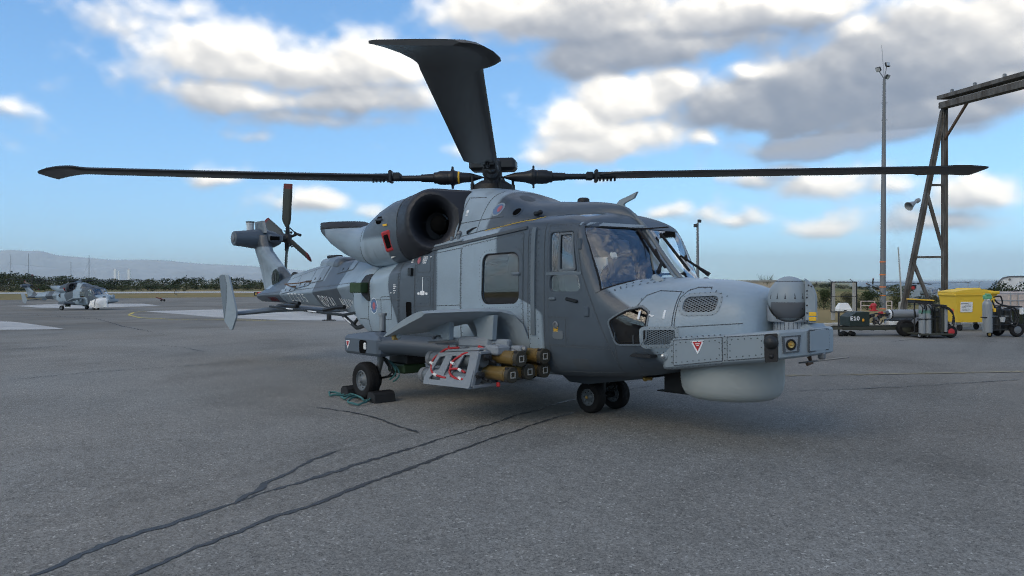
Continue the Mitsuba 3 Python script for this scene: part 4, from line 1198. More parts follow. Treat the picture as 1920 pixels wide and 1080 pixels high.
bpart('aerial', cat(tube([(-5.75, -.36, 1.52), (-5.0, -.44, 1.535), (-4.75, -.42, 1.56)], .012, 6), tube([(-4.75, -.42, 1.56), (-4.70, -.30, 1.57)], .022, 6), tube([(-5.30, -.42, 1.47), (-5.28, -.36, 1.47)], .022, 6)), 'rust_brown')
bpart('aerial', cat(tube([(-5.75, -.36, 1.52), (-5.28, -.44, 1.47)], .011, 6)), 'rust_brown')
# step frame under the boom
bar_ = lambda a, b, w=.04: bar(a, b, w, w, .006)
bpart('ground_frame', bar_((-6.2, -.46, 1.09), (-2.95, -.66, 1.02)), 'hub_black')
bpart('ground_frame', bar_((-2.97, -.66, 1.02), (-2.45, -.70, .835), .05), 'hub_black')
bpart('ground_frame', bar_((-2.45, -.70, .835), (-1.9, -.72, .95), .055), 'hub_black')
bpart('ground_frame', bar_((-2.60, -.68, .88), (-2.42, -.66, 1.03)), 'hub_black')
bpart('ground_frame', bar_((-2.95, -.66, 1.02), (-2.30, -.66, 1.10)), 'hub_black')
bpart('ground_frame', rbox((.50, .10, .07), (-5.3, -.44, 1.115), .02), 'hub_black')
bpart('ground_frame', tube([(-5.85, -.45, 1.10), (-5.5, -.44, 1.13), (-5.25, -.40, 1.17), (-5.1, -.38, 1.16)], .04, 8), 'hub_black')
bpart('ground_frame', tube([(-3.75, -.58, 1.08), (-3.4, -.55, 1.13), (-3.2, -.5, 1.14)], .035, 8), 'hub_black')
bpart('marking', cat([bar((x, -.478 - (x + 6.2) * .0615 - .008, 1.092 - (x + 6.2) * .0215), (x + .3, -.478 - (x + 6.5) * .0615 - .008, 1.092 - (x + 6.5) * .0215), .012, .018, .002) for x in (-5.3, )]), 'letter_white', False)
bpart('marking', bar((-4.3, -.606, 1.052), (-3.95, -.627, 1.045), .012, .018, .002), 'letter_white', False)
bpart('marking', bar((-2.86, -.70, .985), (-2.62, -.715, .90), .012, .018, .002), 'letter_white', False)

# fin
def foil(x_le, x_te, z, th, y=0.0, n=14):
    t = np.linspace(0, 1, n)
    h = th * np.sqrt(t) * (1 - t) * 1.55 + .012 * (t > 0)
    h[-1] = .008
    x = x_le + (x_te - x_le) * t
    return np.vstack([np.stack([x, y + h, np.full(n, z)], 1), np.stack([x, y - h, np.full(n, z)], 1)[::-1]])


V_ = part('tail_fin', skin([foil(-5.80, -7.44, 1.25, .16), foil(-6.12, -7.58, 1.62, .16), foil(-6.75, -7.76, 1.95, .17), foil(-7.22, -7.95, 2.22, .20), foil(-7.33, -8.05, 2.40, .22), foil(-7.40, -8.05, 2.55, .20)]), 'camo_near', 35)[len(H) + 2:]
vp = lambda n, m, mat, s=30, label=None: part(f'{V_}__{n}', m, mat, s, label)
bd = sg.Polygon([(-6.66, 1.50), (-6.42, 1.56), (-6.38, 1.66), (-6.42, 1.76), (-6.52, 1.82), (-6.64, 1.78), (-6.70, 1.66)])
badge = prism(bd, .012)
v = np.array(badge.vertices)
badge.vertices = np.stack([v[:, 0], -.185 - .0 + v[:, 2] * -1 + (v[:, 0] + 6.5) * .05, v[:, 1]], 1)
vp('badge', badge, 'dark_green_bin', False, 'dark squadron badge on the fin')
for dx in (-.09, -.02, .05):
    b_ = bar((-6.56 + dx, -.199, 1.58), (-6.54 + dx, -.197, 1.75), .03, .01, .002)
    vp('badge', b_, 'dull_steel', False)
gx = (0, -1, 0)
vp('gearbox_fairing', lathe([(0, -.42), (.10, -.42), (.165, -.30), (.205, -.12), (.215, .05), (.195, .20), (.165, .42), (.150, .57), (.135, .585), (0, .585)], 36, (-7.70, 0, 2.475), gx), 'paint_dark', 35)
vp('gearbox_fairing', lathe([(0, 0), (.085, 0), (.08, .02), (.05, .03), (0, .03)], 24, (-7.70, -.58, 2.475), gx), 'dull_steel')
vp('cooling_inlet', rbox((.30, .30, .17), (-7.42, .17, 2.48), .04), 'paint_dark')
vp('cooling_inlet', rbox((.04, .22, .10), (-7.28, .13, 2.48), .02), 'hole_black')
vp('fin_cap', skin([foil(-7.42, -8.02, 2.60, .05, .02), foil(-7.55, -8.02, 2.86, .04, .02)]), 'paint_mid', 35)
vp('beacon', lathe([(0, 0), (.085, 0), (.085, .02), (.075, .025), (.075, .15), (.085, .155), (.085, .185), (0, .19)], 20, (-7.86, -.16, 2.64)), 'lamp_glass')
vp('beacon', lathe([(0, 0), (.088, 0), (.088, .03), (0, .035)], 20, (-7.86, -.16, 2.825)), 'soot_black')
vp('intake_grille', hull(((-6.08, 0, 1.69), .07), ((-5.95, 0, 1.68), .06)), 'soot_black')

# tail rotor on the port side
RC = np.array([-7.62, .50, 2.50])
R_ = part('tail_rotor', cat(lathe([(0, -.22), (.07, -.22), (.075, .0), (.12, .03), (.12, .10), (.06, .14), (0, .15)], 20, RC, (0, 1, 0))), 'hub_black', 30)[len(H) + 2:]
rp = lambda n, m, mat, s=30, label=None: part(f'{R_}__{n}', m, mat, s, label)


def tail_blade(a, tip=False):
    rs = [(.16, .05, .035), (.24, .07, .03), (.36, .19, .024), (.42, .22, .022), (1.04, .22, .018), (1.16, .21, .014), (1.18, .19, .008)]
    if tip:
        rs = [(1.075, .221, .020), (1.165, .214, .018), (1.184, .194, .012)]
    rings = []
    for r, c, th in rs:
        o = foil(c * .32, -c * .68, 0, th, 0, 8)
        o[:, 2] = r
        rings.append(o)
    m = skin(rings)
    return xf(m, RC + (0, .06, 0), [('z', 32), ('y', a)])


for k, a in enumerate((7, 114, 187, 294)):
    rp('tail_blade', tail_blade(a), 'blade_olive')
    rp('blade_tip', tail_blade(a, True), 'red_dull')
    c, s_ = math.cos(math.radians(a)), math.sin(math.radians(a))
    d = np.array([s_, 0, c])
    rp('blade_grip', tube([RC + (0, .06, 0), RC + (0, .06, 0) + d * .27], [.06, .04], 8), 'hub_black')
    rp('pitch_link', cat(tube([RC + (0, .16, 0) + d * .05, RC + (0, .19, 0) + np.array([c, 0, -s_]) * .10 + d * .14, RC + (0, .07, 0) + np.array([c, 0, -s_]) * .09 + d * .24], .014, 6), xf(trimesh.creation.icosphere(1, .028), RC + (0, .19, 0) + np.array([c, 0, -s_]) * .10 + d * .14)), 'hub_black')
rp('counterweight', tube([RC + (.0, .10, .03), RC + (.14, .22, .10), RC + (.30, .22, .07)], .03, 8), 'hub_black')
rp('counterweight', tube([RC + (.16, .10, -.12), RC + (.38, .10, -.17)], .018, 6), 'dull_steel')

# tailplane with end plates
S_ = part('tailplane', skin([np.stack([f[:, 0], np.full(len(f), y), 1.005 + zz + f[:, 1]], 1) for y, xl, xt, th, zz in ((-1.10, -6.28, -6.72, .040, -.05), (-.25, -6.15, -6.80, .075, .02), (.25, -6.15, -6.80, .075, .02), (1.10, -6.28, -6.72, .040, -.05)) for f in [foil(xl, xt, 0, th)]]), 'paint_mid', 35)[len(H) + 2:]
for s in (-1, 1):
    ol = sg.Polygon([(-7.03, 1.70), (-6.90, 1.725), (-6.60, 1.715), (-6.52, 1.68), (-6.16, 1.02), (-6.17, .90), (-6.38, .655), (-6.46, .645), (-6.76, .80), (-6.82, .95), (-7.03, 1.62)])
    ol = ol if s < 0 else ol.intersection(sg.box(-8, .92, -5, 2))
    pl = prism(ol.buffer(-.01), .03)
    v = np.array(pl.vertices)
    pl.vertices = np.stack([v[:, 0], s * (1.10 + v[:, 2]) - .0, v[:, 1]], 1)
    part(f'{S_}__end_plate', to_tm(man((pl.vertices, pl.faces if s > 0 else pl.faces[:, ::-1]))), 'paint_light', False)
    if s > 0:
        continue
    dk = prism(sg.Polygon([(-7.02, 1.69), (-6.90, 1.715), (-6.72, 1.71), (-6.60, 1.5), (-6.63, 1.2), (-6.70, .98), (-6.76, .82), (-6.81, .96), (-7.02, 1.62)]).buffer(-.012), .004)
    v = np.array(dk.vertices)
    dk.vertices = np.stack([v[:, 0], s * (1.131 + v[:, 2]), v[:, 1]], 1)
    part(f'{S_}__end_plate_band', dk, 'paint_mid', False)

# ------------------------------------------------------------------ main rotor (its hub stands over the origin of the axes)
O_ = part('rotor_hub', lathe([(0, 2.74), (.17, 2.74), (.165, 2.80), (.115, 2.88), (.125, 2.90), (.125, 3.02), (.10, 3.05), (0, 3.06)], 32), 'hub_black', 30)[len(H) + 2:]
op = lambda n, m, mat, s=30, label=None, kind=None: part(f'{O_}__{n}', m, mat, s, label, kind)
op('mast_skirt', lathe([(0, 2.70), (.30, 2.70), (.27, 2.84), (.17, 2.90), (0, 2.90)], 32), 'soot_black')
op('mast_column', lathe([(.118, 2.80), (.16, 2.80), (.155, 2.90), (.118, 2.90)], 32), 'dull_steel')
op('absorber_weight', rbox((.34, .28, .17), (.05, .16, 3.13), .04, ('z', 41)), 'hub_black')
op('absorber_weight', rbox((.34, .28, .17), (-.16, -.05, 3.13), .04, ('z', 41)), 'hub_black')
op('hub_cap', cat(lathe([(0, 3.05), (.13, 3.05), (.13, 3.16), (.09, 3.20), (0, 3.21)], 24)), 'hub_black')
WORLD_R = np.array([[math.cos(YAW), -math.sin(YAW), 0], [math.sin(YAW), math.cos(YAW), 0], [0, 0, 1]])   # world axes seen from the helicopter's


def blade_mesh(pitch, twist, flap, z0):
    """r along +x, leading edge +y, top +z"""
    st = [(1.42, .07, -.09, .032), (1.50, .085, -.22, .030), (1.62, .09, -.29, .026), (2.4, .09, -.295, .023), (4.0, .09, -.295, .022), (5.45, .09, -.295, .022), (5.66, .092, -.295, .021), (5.72, .115, -.293, .020),
          (5.77, .17, -.29, .020), (5.82, .205, -.293, .019), (5.90, .20, -.31, .018), (6.05, .165, -.36, .016), (6.22, .115, -.42, .014), (6.34, .06, -.455, .011), (6.40, .0, -.47, .006)]
    rings = []
    for r, le, te, th in st:
        f = foil(le, te, 0, th * 1.4, 0, 14)          # x chordwise, y thickness
        a = math.radians(pitch + twist * (r - 1.5) / 4.9)
        c, t = f[:, 0], f[:, 1]
        z = z0 + flap * ((r - .3) / 6.1) ** 1.25 - (.055 * ((r - 5.9) / .5) ** 2 if r > 5.9 else 0)
        rings.append(np.stack([np.full(len(c), r), c * math.cos(a) - t * math.sin(a), z + c * math.sin(a) + t * math.cos(a)], 1))
    return skin(rings)


for k, (az, flap, pitch, twist) in enumerate(((-90.1, -.14, 2.5, -3.0), (-0.8, .04, -1.5, -2.0), (86.0, .02, 1.0, -3.0), (177.2, .21, 4.5, -1.0))):
    R3 = WORLD_R @ trimesh.transformations.rotation_matrix(math.radians(az), [0, 0, 1])[:3, :3]
    M = np.eye(4)
    M[:3, :3] = R3
    put = lambda m: (m.apply_transform(M), m)[1]
    zb = 2.955
    fl = lambda r: zb + flap * max((r - .3) / 6.1, 0) ** 1.25
    BL = op('rotor_blade', put(blade_mesh(pitch, twist, flap, zb)), 'blade_black', 40, ('rotor blade pointing at the viewer with its swept paddle tip', 'rotor blade reaching to the right', 'rotor blade pointing away behind the hub', 'rotor blade reaching to the left')[k])
    ring_r = [(0, .10), (.09, .30), (.105, .42), (.135, .50), (.135, .53), (.105, .54), (.10, .72), (.085, .76), (.07, .80), (.06, 1.0), (.055, 1.38), (0, 1.38)]
    arm = lathe([(a_ * .68, b_) for a_, b_ in ring_r], 20, (0, 0, 0), (1, 0, 0))
    arm.apply_translation((0, 0, zb))
    op('blade_arm', put(arm), 'hub_black')
    cone = lathe([(0, .28), (.026, .28), (.098, .52), (.108, .53), (.108, .56), (.098, .57), (.092, .60), (.097, .61), (.094, .64), (.097, .65), (.094, .73), (.078, .76), (.078, .80), (.058, .81), (.052, .98), (0, .98)], 24, (0, 0, 0), (1, 0, 0))
    cone.apply_translation((0, 0, zb))
    op('damper_boot', put(cone), 'hub_black')
    op('damper_flange', put(cat(xf(lathe([(0, .535), (.124, .535), (.124, .565), (0, .565)], 24, (0, 0, 0), (1, 0, 0)), (0, 0, zb)), rbox((.03, .06, .05), (.55, 0, zb + .128), .01), rbox((.03, .06, .05), (.55, 0, zb - .128), .01))), 'hub_black')
    if k in (3, 0):
        band = lathe([(.078, .452), (.083, .452), (.089, .472), (.084, .472)], 24, (0, 0, 0), (1, 0, 0))
        band.apply_translation((0, 0, zb))
        op('yellow_band', put(band), 'yellow_paint')
    z1 = fl(1.4)
    op('blade_joint', put(cat(rbox((.22, .17, .085), (1.52, -.03, z1), .015), rbox((.05, .16, .17), (1.40, -.0, z1), .015), rbox((.10, .05, .10), (1.31, .06, z1), .015), rbox((.10, .05, .10), (1.31, -.06, z1), .015))), 'hub_black')
    for j in range(5):
        op('bolt', put(xf(rbox((.026, .03, .125), (1.45 + .05 * j, -.03 + .02 * (j % 2), z1 - .012), .006), (0, 0, 0))), 'dull_steel' if j == 0 else 'hub_black')
    op('link_rod', put(cat(tube([(.27, .10, 2.66), (.27, .10, 2.97)], .018, 8), lathe([(0, 2.78), (.028, 2.78), (.028, 2.86), (0, 2.86)], 10, (.27, .10, 0)), tube([(.27, .10, 2.955), (.30, .02, 2.955)], .03, 8))), 'hub_black')

# ------------------------------------------------------------------ undercarriage
def wheel(name, c, R, w, hubr, label=None):
    c = np.asarray(c, float)
    tp = [(hubr, -w * .38), (R * .80, -w * .46), (R * .93, -w * .40), (R * .985, -w * .26)]
    for g_ in (-.2, -.07, .07, .2):
        tp += [(R * .997, w * (g_ - .045)), (R * .985, w * (g_ - .03)), (R * .985, w * (g_ - .005)), (R, w * (g_ + .01))]
    tp += [(R * .985, w * .30), (R * .93, w * .40), (R * .80, w * .46), (hubr, w * .38)]
    tp = [(hubr, -w * .38), (R * .78, -w * .48), (R * .92, -w * .43), (R * .985, -w * .30), (R * .998, -w * .22), (R * .985, -w * .20), (R * .985, -w * .17), (R, -w * .15), (R, -w * .04), (R * .985, -w * .02), (R * .985, w * .02), (R, w * .04), (R, w * .15), (R * .985, w * .17),
          (R * .985, w * .20), (R * .998, w * .22), (R * .985, w * .30), (R * .92, w * .43), (R * .78, w * .48), (hubr, w * .38)]
    m = skin(np.stack([np.stack([r * np.cos(t_ := np.arange(48) * 2 * np.pi / 48), r * np.sin(t_), np.full(48, h_)], 1) for r, h_ in tp + tp[:1]]), False)
    if m.volume < 0:
        m.invert()
    m.apply_transform(trimesh.geometry.align_vectors([0, 0, 1], [0, -1, 0]))
    m.apply_translation(c)
    k = part(name, m, 'rubber', 40, label)[len(H) + 2:]
    part(f'{k}__rim', lathe([(0, -w * .35), (hubr, -w * .39), (hubr, w * .39), (hubr * .93, w * .42), (hubr * .86, w * .30), (hubr * .55, w * .22), (hubr * .42, w * .34), (hubr * .28, w * .40), (hubr * .22, w * .48), (0, w * .48)], 32, c, (0, -1, 0)), 'wheel_grey')
    a = np.arange(8) * 2 * np.pi / 8
    part(f'{k}__wheel_bolts', cat([xf(trimesh.creation.icosphere(1, hubr * .075), c + (hubr * .70 * math.cos(t_), -w * .27, hubr * .70 * math.sin(t_))) for t_ in a]), 'hub_black', False, None, 'stuff')
    part(f'{k}__hub_cap', lathe([(0, w * .46), (hubr * .20, w * .46), (hubr * .15, w * .56), (hubr * .07, w * .57), (0, w * .52)], 16, c, (0, -1, 0)), 'brass' if R < .2 else 'dull_steel')
    return k


for s in (-1, 1):
    q = (lambda m: m) if s < 0 else mir
    part('main_wheel', box((.01, .01, .01), (0, 0, 1.2)), 'hub_black') if 0 else None
    wheel('main_wheel', (-.905, s * 1.45, .243), .243, .19, .135)
    leg = part('main_leg', q(cat(tube([(-.72, -1.30, .80), (-.76, -1.31, .50)], .055, 12), tube([(-.76, -1.31, .52), (-.86, -1.33, .243)], .04, 10), tube([(-.905, -1.47, .243), (-.905, -1.30, .243)], .05, 12))), 'dull_steel')[len(H) + 2:]
    part(f'{leg}__brake', q(lathe([(0, .10), (.115, .10), (.115, .17), (.05, .19), (0, .19)], 20, (-.905, -1.45, .243), (0, 1, 0))), 'hub_black')
    part(f'{leg}__torque_link', q(cat(bar((-.70, -1.28, .50), (-.46, -1.28, .33), .03), bar((-.46, -1.28, .33), (-.84, -1.29, .26), .03))), 'hub_black')
    for j in range(3):
        t_ = np.linspace(0, 1, 12)
        part(f'{leg}__hose', q(tube(np.stack([-.72 + .26 * np.sin(t_ * 2.6) + .02 * j, -1.31 + .04 * j - .03 * t_, .56 - .26 * t_ - .03 * j], 1), .011, 6)), 'rope_teal' if j else 'hub_black')
    pod = man(rbox((.90, .36, .25), (-.79, -1.42, .725), .05)) ^ man(lathe([(0, -1), (.56, -1), (.56, 1), (0, 1)], 48, (-.79, -1.32, .7)))
    topf = hull(((-.95, -1.42, .80), .08), ((-.55, -1.42, .79), .08), ((-.72, -1.40, .84), .07))
    pod_ = m3.Manifold.hull_points(np.vstack([np.array(to_tm(man(rbox((.88, .34, .25), (-.80, -1.43, .715), .04))).vertices), [(-.92, -1.5, .875), (-.62, -1.5, .895), (-.62, -1.36, .905), (-.92, -1.36, .885)]]).astype(np.float64))
    P_ = part('sponson', q(to_tm(pod_)), 'paint_sea', 25)[len(H) + 2:]
    part(f'{P_}__axle_tube', q(cat(tube([(-.46, -1.52, .73), (-.30, -1.30, .735), (.02, -1.02, .70), (.25, -.80, .66)], [.115, .125, .13, .135], 20), tube([(-.5, -1.40, .70), (-.45, -.80, .66)], .11, 16))), 'paint_dark', 40)
    part(f'{P_}__oleo', q(lathe([(0, .86), (.042, .86), (.042, 1.09), (.058, 1.09), (.058, 1.125), (0, 1.13)], 20, (-.83, -1.24, 0))), 'steel')
    def plate(pts, h, y):
        m = prism(sg.Polygon(pts), h)
        v = np.array(m.vertices)
        return trimesh.Trimesh(np.stack([v[:, 0], y - v[:, 2], v[:, 1]], 1), m.faces, process=False)
    part(f'{P_}__warning_triangle', q(plate([(-1.17, .765), (-1.06, .77), (-1.12, .655)], .004, -1.6)), 'letter_white', False)
    part(f'{P_}__warning_triangle', q(plate([(-1.15, .755), (-1.08, .758), (-1.118, .685)], .006, -1.6)), 'red_paint', False)
    part(f'{P_}__recess', q(plate(list(rpoly([(-.82, .62), (-.66, .62), (-.62, .79), (-.82, .79)], .04).exterior.coords), .003, -1.6)), 'hole_black', False)
    part(f'{P_}__lamp', q(rbox((.05, .03, .09), (-.66, -1.61, .715), .012)), 'white_paint')
    part('flotation_box', q(rbox((.42, .34, .17), (-.62, -.98, .545), .02)), 'dark_plastic')
    part('flotation_box', q(rbox((.40, .36, .12), (-.62, -1.0, .40), .02)), 'flare_green')
W1 = wheel('nose_wheel', (1.88, -.105, .185), .185, .15, .10)
W2 = wheel('nose_wheel', (1.88, .325, .185), .185, .15, .10)
leg = part('nose_leg', cat(tube([(1.84, .11, .55), (1.87, .11, .185)], .05, 14), tube([(1.88, -.09, .185), (1.88, .31, .185)], .04, 12)), 'hub_black')[len(H) + 2:]
part(f'{leg}__steering_link', cat(bar((1.95, .11, .42), (2.08, .11, .30), .03), bar((2.08, .11, .30), (1.93, .11, .20), .03)), 'hub_black')
part(f'{leg}__red_cap', xf(trimesh.creation.icosphere(2, .035), (1.93, .10, .38)), 'red_paint')
bay = m3.Manifold.hull_points(np.array([(x, y, z) for x, y, z in ((1.55, .34, .50), (1.72, .30, .365), (2.0, .28, .36), (2.85, .22, .50), (2.7, .30, .56)) for y in (y, -y)], float))
part('nose_bay_fairing', to_tm(bay), 'paint_dark', 25)

# ------------------------------------------------------------------ weapon wings
def wing(s):
    q = (lambda m: m) if s < 0 else mir
    path = [(-.78, .60, 1.76, .92, .15, 0, .085), (-.90, .72, 1.77, .90, .14, 0, .085), (-.965, .90, 1.75, .86, .12, .05, .085), (-1.02, 1.06, 1.72, .80, .35, .06, .08), (-1.11, 1.165, 1.67, .72, .7, .13, .075), (-1.25, 1.205, 1.60, .62, 1, .22, .065), (-1.5, 1.212, 1.49, .52, 1, .27, .055), (-1.85, 1.205, 1.33, .46, 1, .285, .05), (-2.0, 1.20, 1.255, .41, 1, .29, .042)]
    rings = []
    P = np.array([(a[0], a[1]) for a in path])
    tg = np.gradient(P, axis=0)
    tg /= np.linalg.norm(tg, axis=1, keepdims=True)
    t = np.linspace(0, 1, 13)
    for (y, z, xl, xt, wgt, drop, th), d in zip(path, tg):
        n_ = np.array([-d[1], d[0]])           # towards the hollow side
        n_ = n_ if (n_ @ np.array([-.5, -1]) > 0) else -n_
        h_ = th * np.sqrt(t) * (1 - t) * 1.9 + .014 * (t > 0)
        h_[-1] = .006
        x = xl + (xt - xl) * t
        off = drop * t ** 1.25
        up = np.stack([x, y + n_[0] * (off - h_), z + n_[1] * (off - h_)], 1)
        lo = np.stack([x, y + n_[0] * (off + h_ * .75), z + n_[1] * (off + h_ * .75)], 1)
        rings.append(np.vstack([up, lo[::-1]]))
    K = part('weapon_wing', q(skin(rings)), 'paint_light', 40)[len(H) + 2:]
    kp = lambda n, m, mat, sm=30, label=None: part(f'{K}__{n}', q(m), mat, sm, label)

    def pylon(pts, th, y):
        m = prism(sg.Polygon(pts), th)
        v = np.array(m.vertices)
        return to_tm(man(trimesh.Trimesh(np.stack([v[:, 0], y - v[:, 2], v[:, 1]], 1), m.faces, process=False)))
    kp('pylon', pylon([(.70, 1.10), (1.10, 1.14), (1.085, .885), (.97, .885), (.93, .93), (.71, .93)], .06, -1.50), 'paint_light')
    kp('pylon', pylon([(1.22, 1.14), (1.60, 1.17), (1.57, .90), (1.32, .895), (1.30, 1.0)], .06, -1.28), 'paint_light')
    kp('carrier_beam', rbox((.95, .09, .085), (1.25, -1.36, .86), .02, ('z', 22)), 'launcher_grey')
    kp('carrier_beam', rbox((.42, .16, .12), (1.30, -1.34, .86), .03, ('z', 22)), 'launcher_grey')
    for j, (x, y, z) in enumerate([(.98, -1.46, .86), (1.12, -1.41, .83), (1.42, -1.29, .84), (1.55, -1.24, .85), (1.25, -1.40, .80), (.8, -1.5, .9)]):
        kp('lug', cat(rbox((.05, .05, .08), (x, y, z), .012), tube([(x, y - .03, z), (x, y - .08, z - .01)], .016, 8)), 'dull_steel')
    kp('tip_bracket', cat(bar((.62, -1.86, 1.02), (.52, -1.86, .93), .05), rbox((.12, .05, .10), (.50, -1.86, .93), .03)), 'paint_light')
    kp('tip_bracket', xf(lathe([(0, -.03), (.03, -.03), (.03, .03), (0, .03)], 12), (.48, -1.88, .90), ('x', 90)), 'brass')
    kp('red_tag', tube([(1.0, -1.50, .80), (1.06, -1.49, .79), (1.12, -1.46, .785)], .017, 6), 'red_paint')
    kp('red_tag', tube([(1.40, -1.39, .82), (1.47, -1.38, .80), (1.52, -1.37, .78)], .018, 6), 'red_paint')
    kp('strut_rod', tube([(.78, -1.62, .845), (1.15, -1.52, .875)], .014, 6), 'steel')


wing(-1)
wing(1)

# ------------------------------------------------------------------ missile launcher and the tubes it carries (both hang from the starboard wing)
L_ = add('missile_launcher', rbox((.60, .10, .05), (1.28, -1.36, .80), .015, ('z', 22)), 'launcher_grey', 30, 'light grey open-frame missile launcher with red cables hanging under the wing', 'missile launcher', to_world=HELI_T)
LAUNCH = HELI_T @ T4().translate([.24, 0, 0])
lp = lambda n, m, mat, s=30, kind=None: add(f'{L_}__{n}', m, mat, s, None, None, None, kind, LAUNCH)


def cage_side(y0, y1, z_off=0.0):
    """a cut-out side plate leaning outwards from top to bottom"""
    ol = sg.Polygon([(.74, .74), (1.42, .80), (1.44, .42), (.62, .395), (.60, .47)])
    ho = [sg.Polygon([(.78, .70), (.88, .715), (.83, .56), (.70, .535)]), sg.Polygon([(.74, .50), (.92, .51), (.90, .455), (.68, .45)]), sg.Polygon([(1.0, .725), (1.08, .73), (1.04, .54), (.94, .50)]), sg.Polygon([(1.20, .745), (1.30, .75), (1.33, .53), (1.10, .515)]), sg.Polygon([(1.05, .50), (1.16, .505), (1.12, .62)])]
    ho += [rpoly([(x, .425), (x + .06, .428), (x + .06, .443), (x, .44)], .006) for x in (.78, .95, 1.12, 1.28)]
    p = ol.buffer(-.02).buffer(.02).difference(union_all([h_.buffer(-.012).buffer(.012) for h_ in ho]))
    m = prism(p, .018)
    v = np.array(m.vertices)
    k = (v[:, 1] - .40) / .36
    return trimesh.Trimesh(np.stack([v[:, 0], y0 + (y1 - y0) * k - v[:, 2], v[:, 1] + z_off], 1), m.faces, process=False)


lp('side_frame', cage_side(-1.74, -1.60), 'frame_grey', 20)
lp('side_frame', cage_side(-.92, -1.02), 'launcher_grey', 20)
lp('top_plate', rbox((.62, .52, .03), (1.08, -1.31, .785), .01, ('y', -5)), 'launcher_grey')
for x in (.66, .92, 1.18, 1.40):
    lp('cross_bar', bar((x, -1.74, .395 + .03 * (x - .6)), (x, -.92, .395 + .03 * (x - .6)), .05, .02), 'launcher_grey')
for a_, b_ in (((1.43, -1.70, .43), (1.43, -.95, .44)), ((1.43, -1.60, .78), (1.43, -1.02, .78)), ((1.43, -1.70, .43), (1.43, -1.60, .78)), ((1.43, -.95, .44), (1.43, -1.02, .78)), ((1.43, -1.33, .43), (1.43, -1.33, .78))):
    lp('front_frame', bar(a_, b_, .045, .03), 'frame_grey')
rails = [(-1.52, .70), (-1.20, .70), (-1.62, .52), (-1.36, .515), (-1.10, .51)]
for (y, z) in rails:
    lp('tube_rail', tube([(.46, y, z - .05), (1.40, y, z)], .080, 18), 'wheel_grey')
    lp('tube_end', lathe([(0, -.04), (.070, -.035), (.088, -.01), (.088, .06), (0, .06)], 20, (.45, y, z - .052), (1, 0, .05)), 'tote_plastic' if 0 else 'mast_grey')
    lp('muzzle_clamp', xf(cat(rbox((.05, .10, .06), (0, 0, 0), .012), tube([(.0, -.04, 0), (.06, -.05, .02)], .02, 8), tube([(0, .03, -.03), (.09, .03, -.05)], .016, 6)), (1.47, y + .0, z + .03)), 'soot_black')
for pts in ([(.72, -1.60, .72), (.66, -1.66, .64), (.70, -1.70, .54), (.84, -1.72, .50), (1.0, -1.72, .49)], [(1.16, -1.62, .74), (1.06, -1.68, .66), (1.05, -1.71, .56), (1.18, -1.72, .50), (1.30, -1.71, .50)],
            [(1.05, -1.71, .58), (1.16, -1.70, .60), (1.30, -1.69, .57)], [(1.14, -1.62, .74), (1.26, -1.60, .77), (1.38, -1.55, .76)], [(.72, -1.60, .72), (.80, -1.56, .78), (.95, -1.50, .80)]):
    t_ = np.linspace(0, len(pts) - 1, 18)
    lp('cable', tube(PchipInterpolator(np.arange(len(pts)), np.array(pts))(t_), .0125, 8), 'red_paint')
for x, y, z in ((.665, -1.675, .62), (.80, -1.725, .505), (1.06, -1.68, .65), (1.24, -1.715, .50), (1.22, -1.70, .588)):
    lp('cable_sleeve', tube([(x - .02, y, z + .01), (x + .03, y, z - .005)], .0165, 8), 'white_paint')
lp('wiring_box', rbox((.22, .20, .10), (1.44, -1.36, .80), .02), 'launcher_grey')
lp('wiring_box', rbox((.16, .12, .08), (1.58, -1.18, .80), .02), 'launcher_grey')
for j, (x, y, z) in enumerate([(1.40, -1.48, .78), (1.50, -1.40, .82), (1.60, -1.26, .78), (1.66, -1.16, .81)]):
    lp('knob', cat(lathe([(0, 0), (.03, 0), (.03, .04), (.015, .05), (0, .05)], 12, (x, y, z), (.5, -.8, .2))), 'dull_steel')
lp('red_pin', rbox((.05, .03, .05), (1.56, -1.45, .445), .01), 'red_paint')
names = ['brown missile tube at the upper outer place of the launcher', 'brown missile tube at the upper inner place beside the fuselage', 'brown missile tube at the lower outer place nearest the viewer', 'brown missile tube in the middle of the lower row', 'brown missile tube at the lower inner place nearest the nose wheels']
for (y, z), x1, lab in zip(((-1.335, .725), (-1.03, .735), (-1.42, .56), (-1.18, .575), (-.955, .575)), (2.02, 2.06, 1.98, 1.98, 1.98), names):
    k = add('missile_tube', lathe([(0, 1.56), (.060, 1.56), (.074, 1.59), (.074, x1 - .10), (.080, x1 - .098), (.080, x1 - .06), (.074, x1 - .058), (.074, x1 - .005), (0, x1 - .005)], 32, (0, 0, 0), (1, 0, 0)), 'missile_brown', 30, lab, 'missile tube', 'missile tubes in the launcher', to_world=HELI_T)
    m = meshkit.WRITTEN[scene[k]['filename']]
    scene[k]['to_world'] = HELI_T @ T4().translate([0, y, z])
    kp = lambda n, m, mat, s=30: add(f'{k}__{n}', m, mat, s, None, None, None, None, HELI_T)
    kp('end_cap', xf(lathe([(0, x1 - .03), (.083, x1 - .03), (.083, x1 + .015), (.076, x1 + .02), (0, x1 + .02)], 32, (0, 0, 0), (1, 0, 0)), (0, y, z)), 'missile_cap')
    f = prism(sg.box(-.034, -.034, .034, .034).difference(sg.box(-.024, -.024, .024, .024)), .006)
    v = np.array(f.vertices)
    kp('end_frame', trimesh.Trimesh(np.stack([x1 + .019 + v[:, 2], y + v[:, 0], z + v[:, 1]], 1), f.faces, process=False), 'concrete_grey', False)
    kp('clip', xf(cat(*[rbox((.05, .022, .03), (x1 - .02, y + .083 * math.cos(a), z + .083 * math.sin(a)), .006) for a in (.6, 2.2, 3.9, 5.4)]), (0, 0, 0)), 'soot_black')

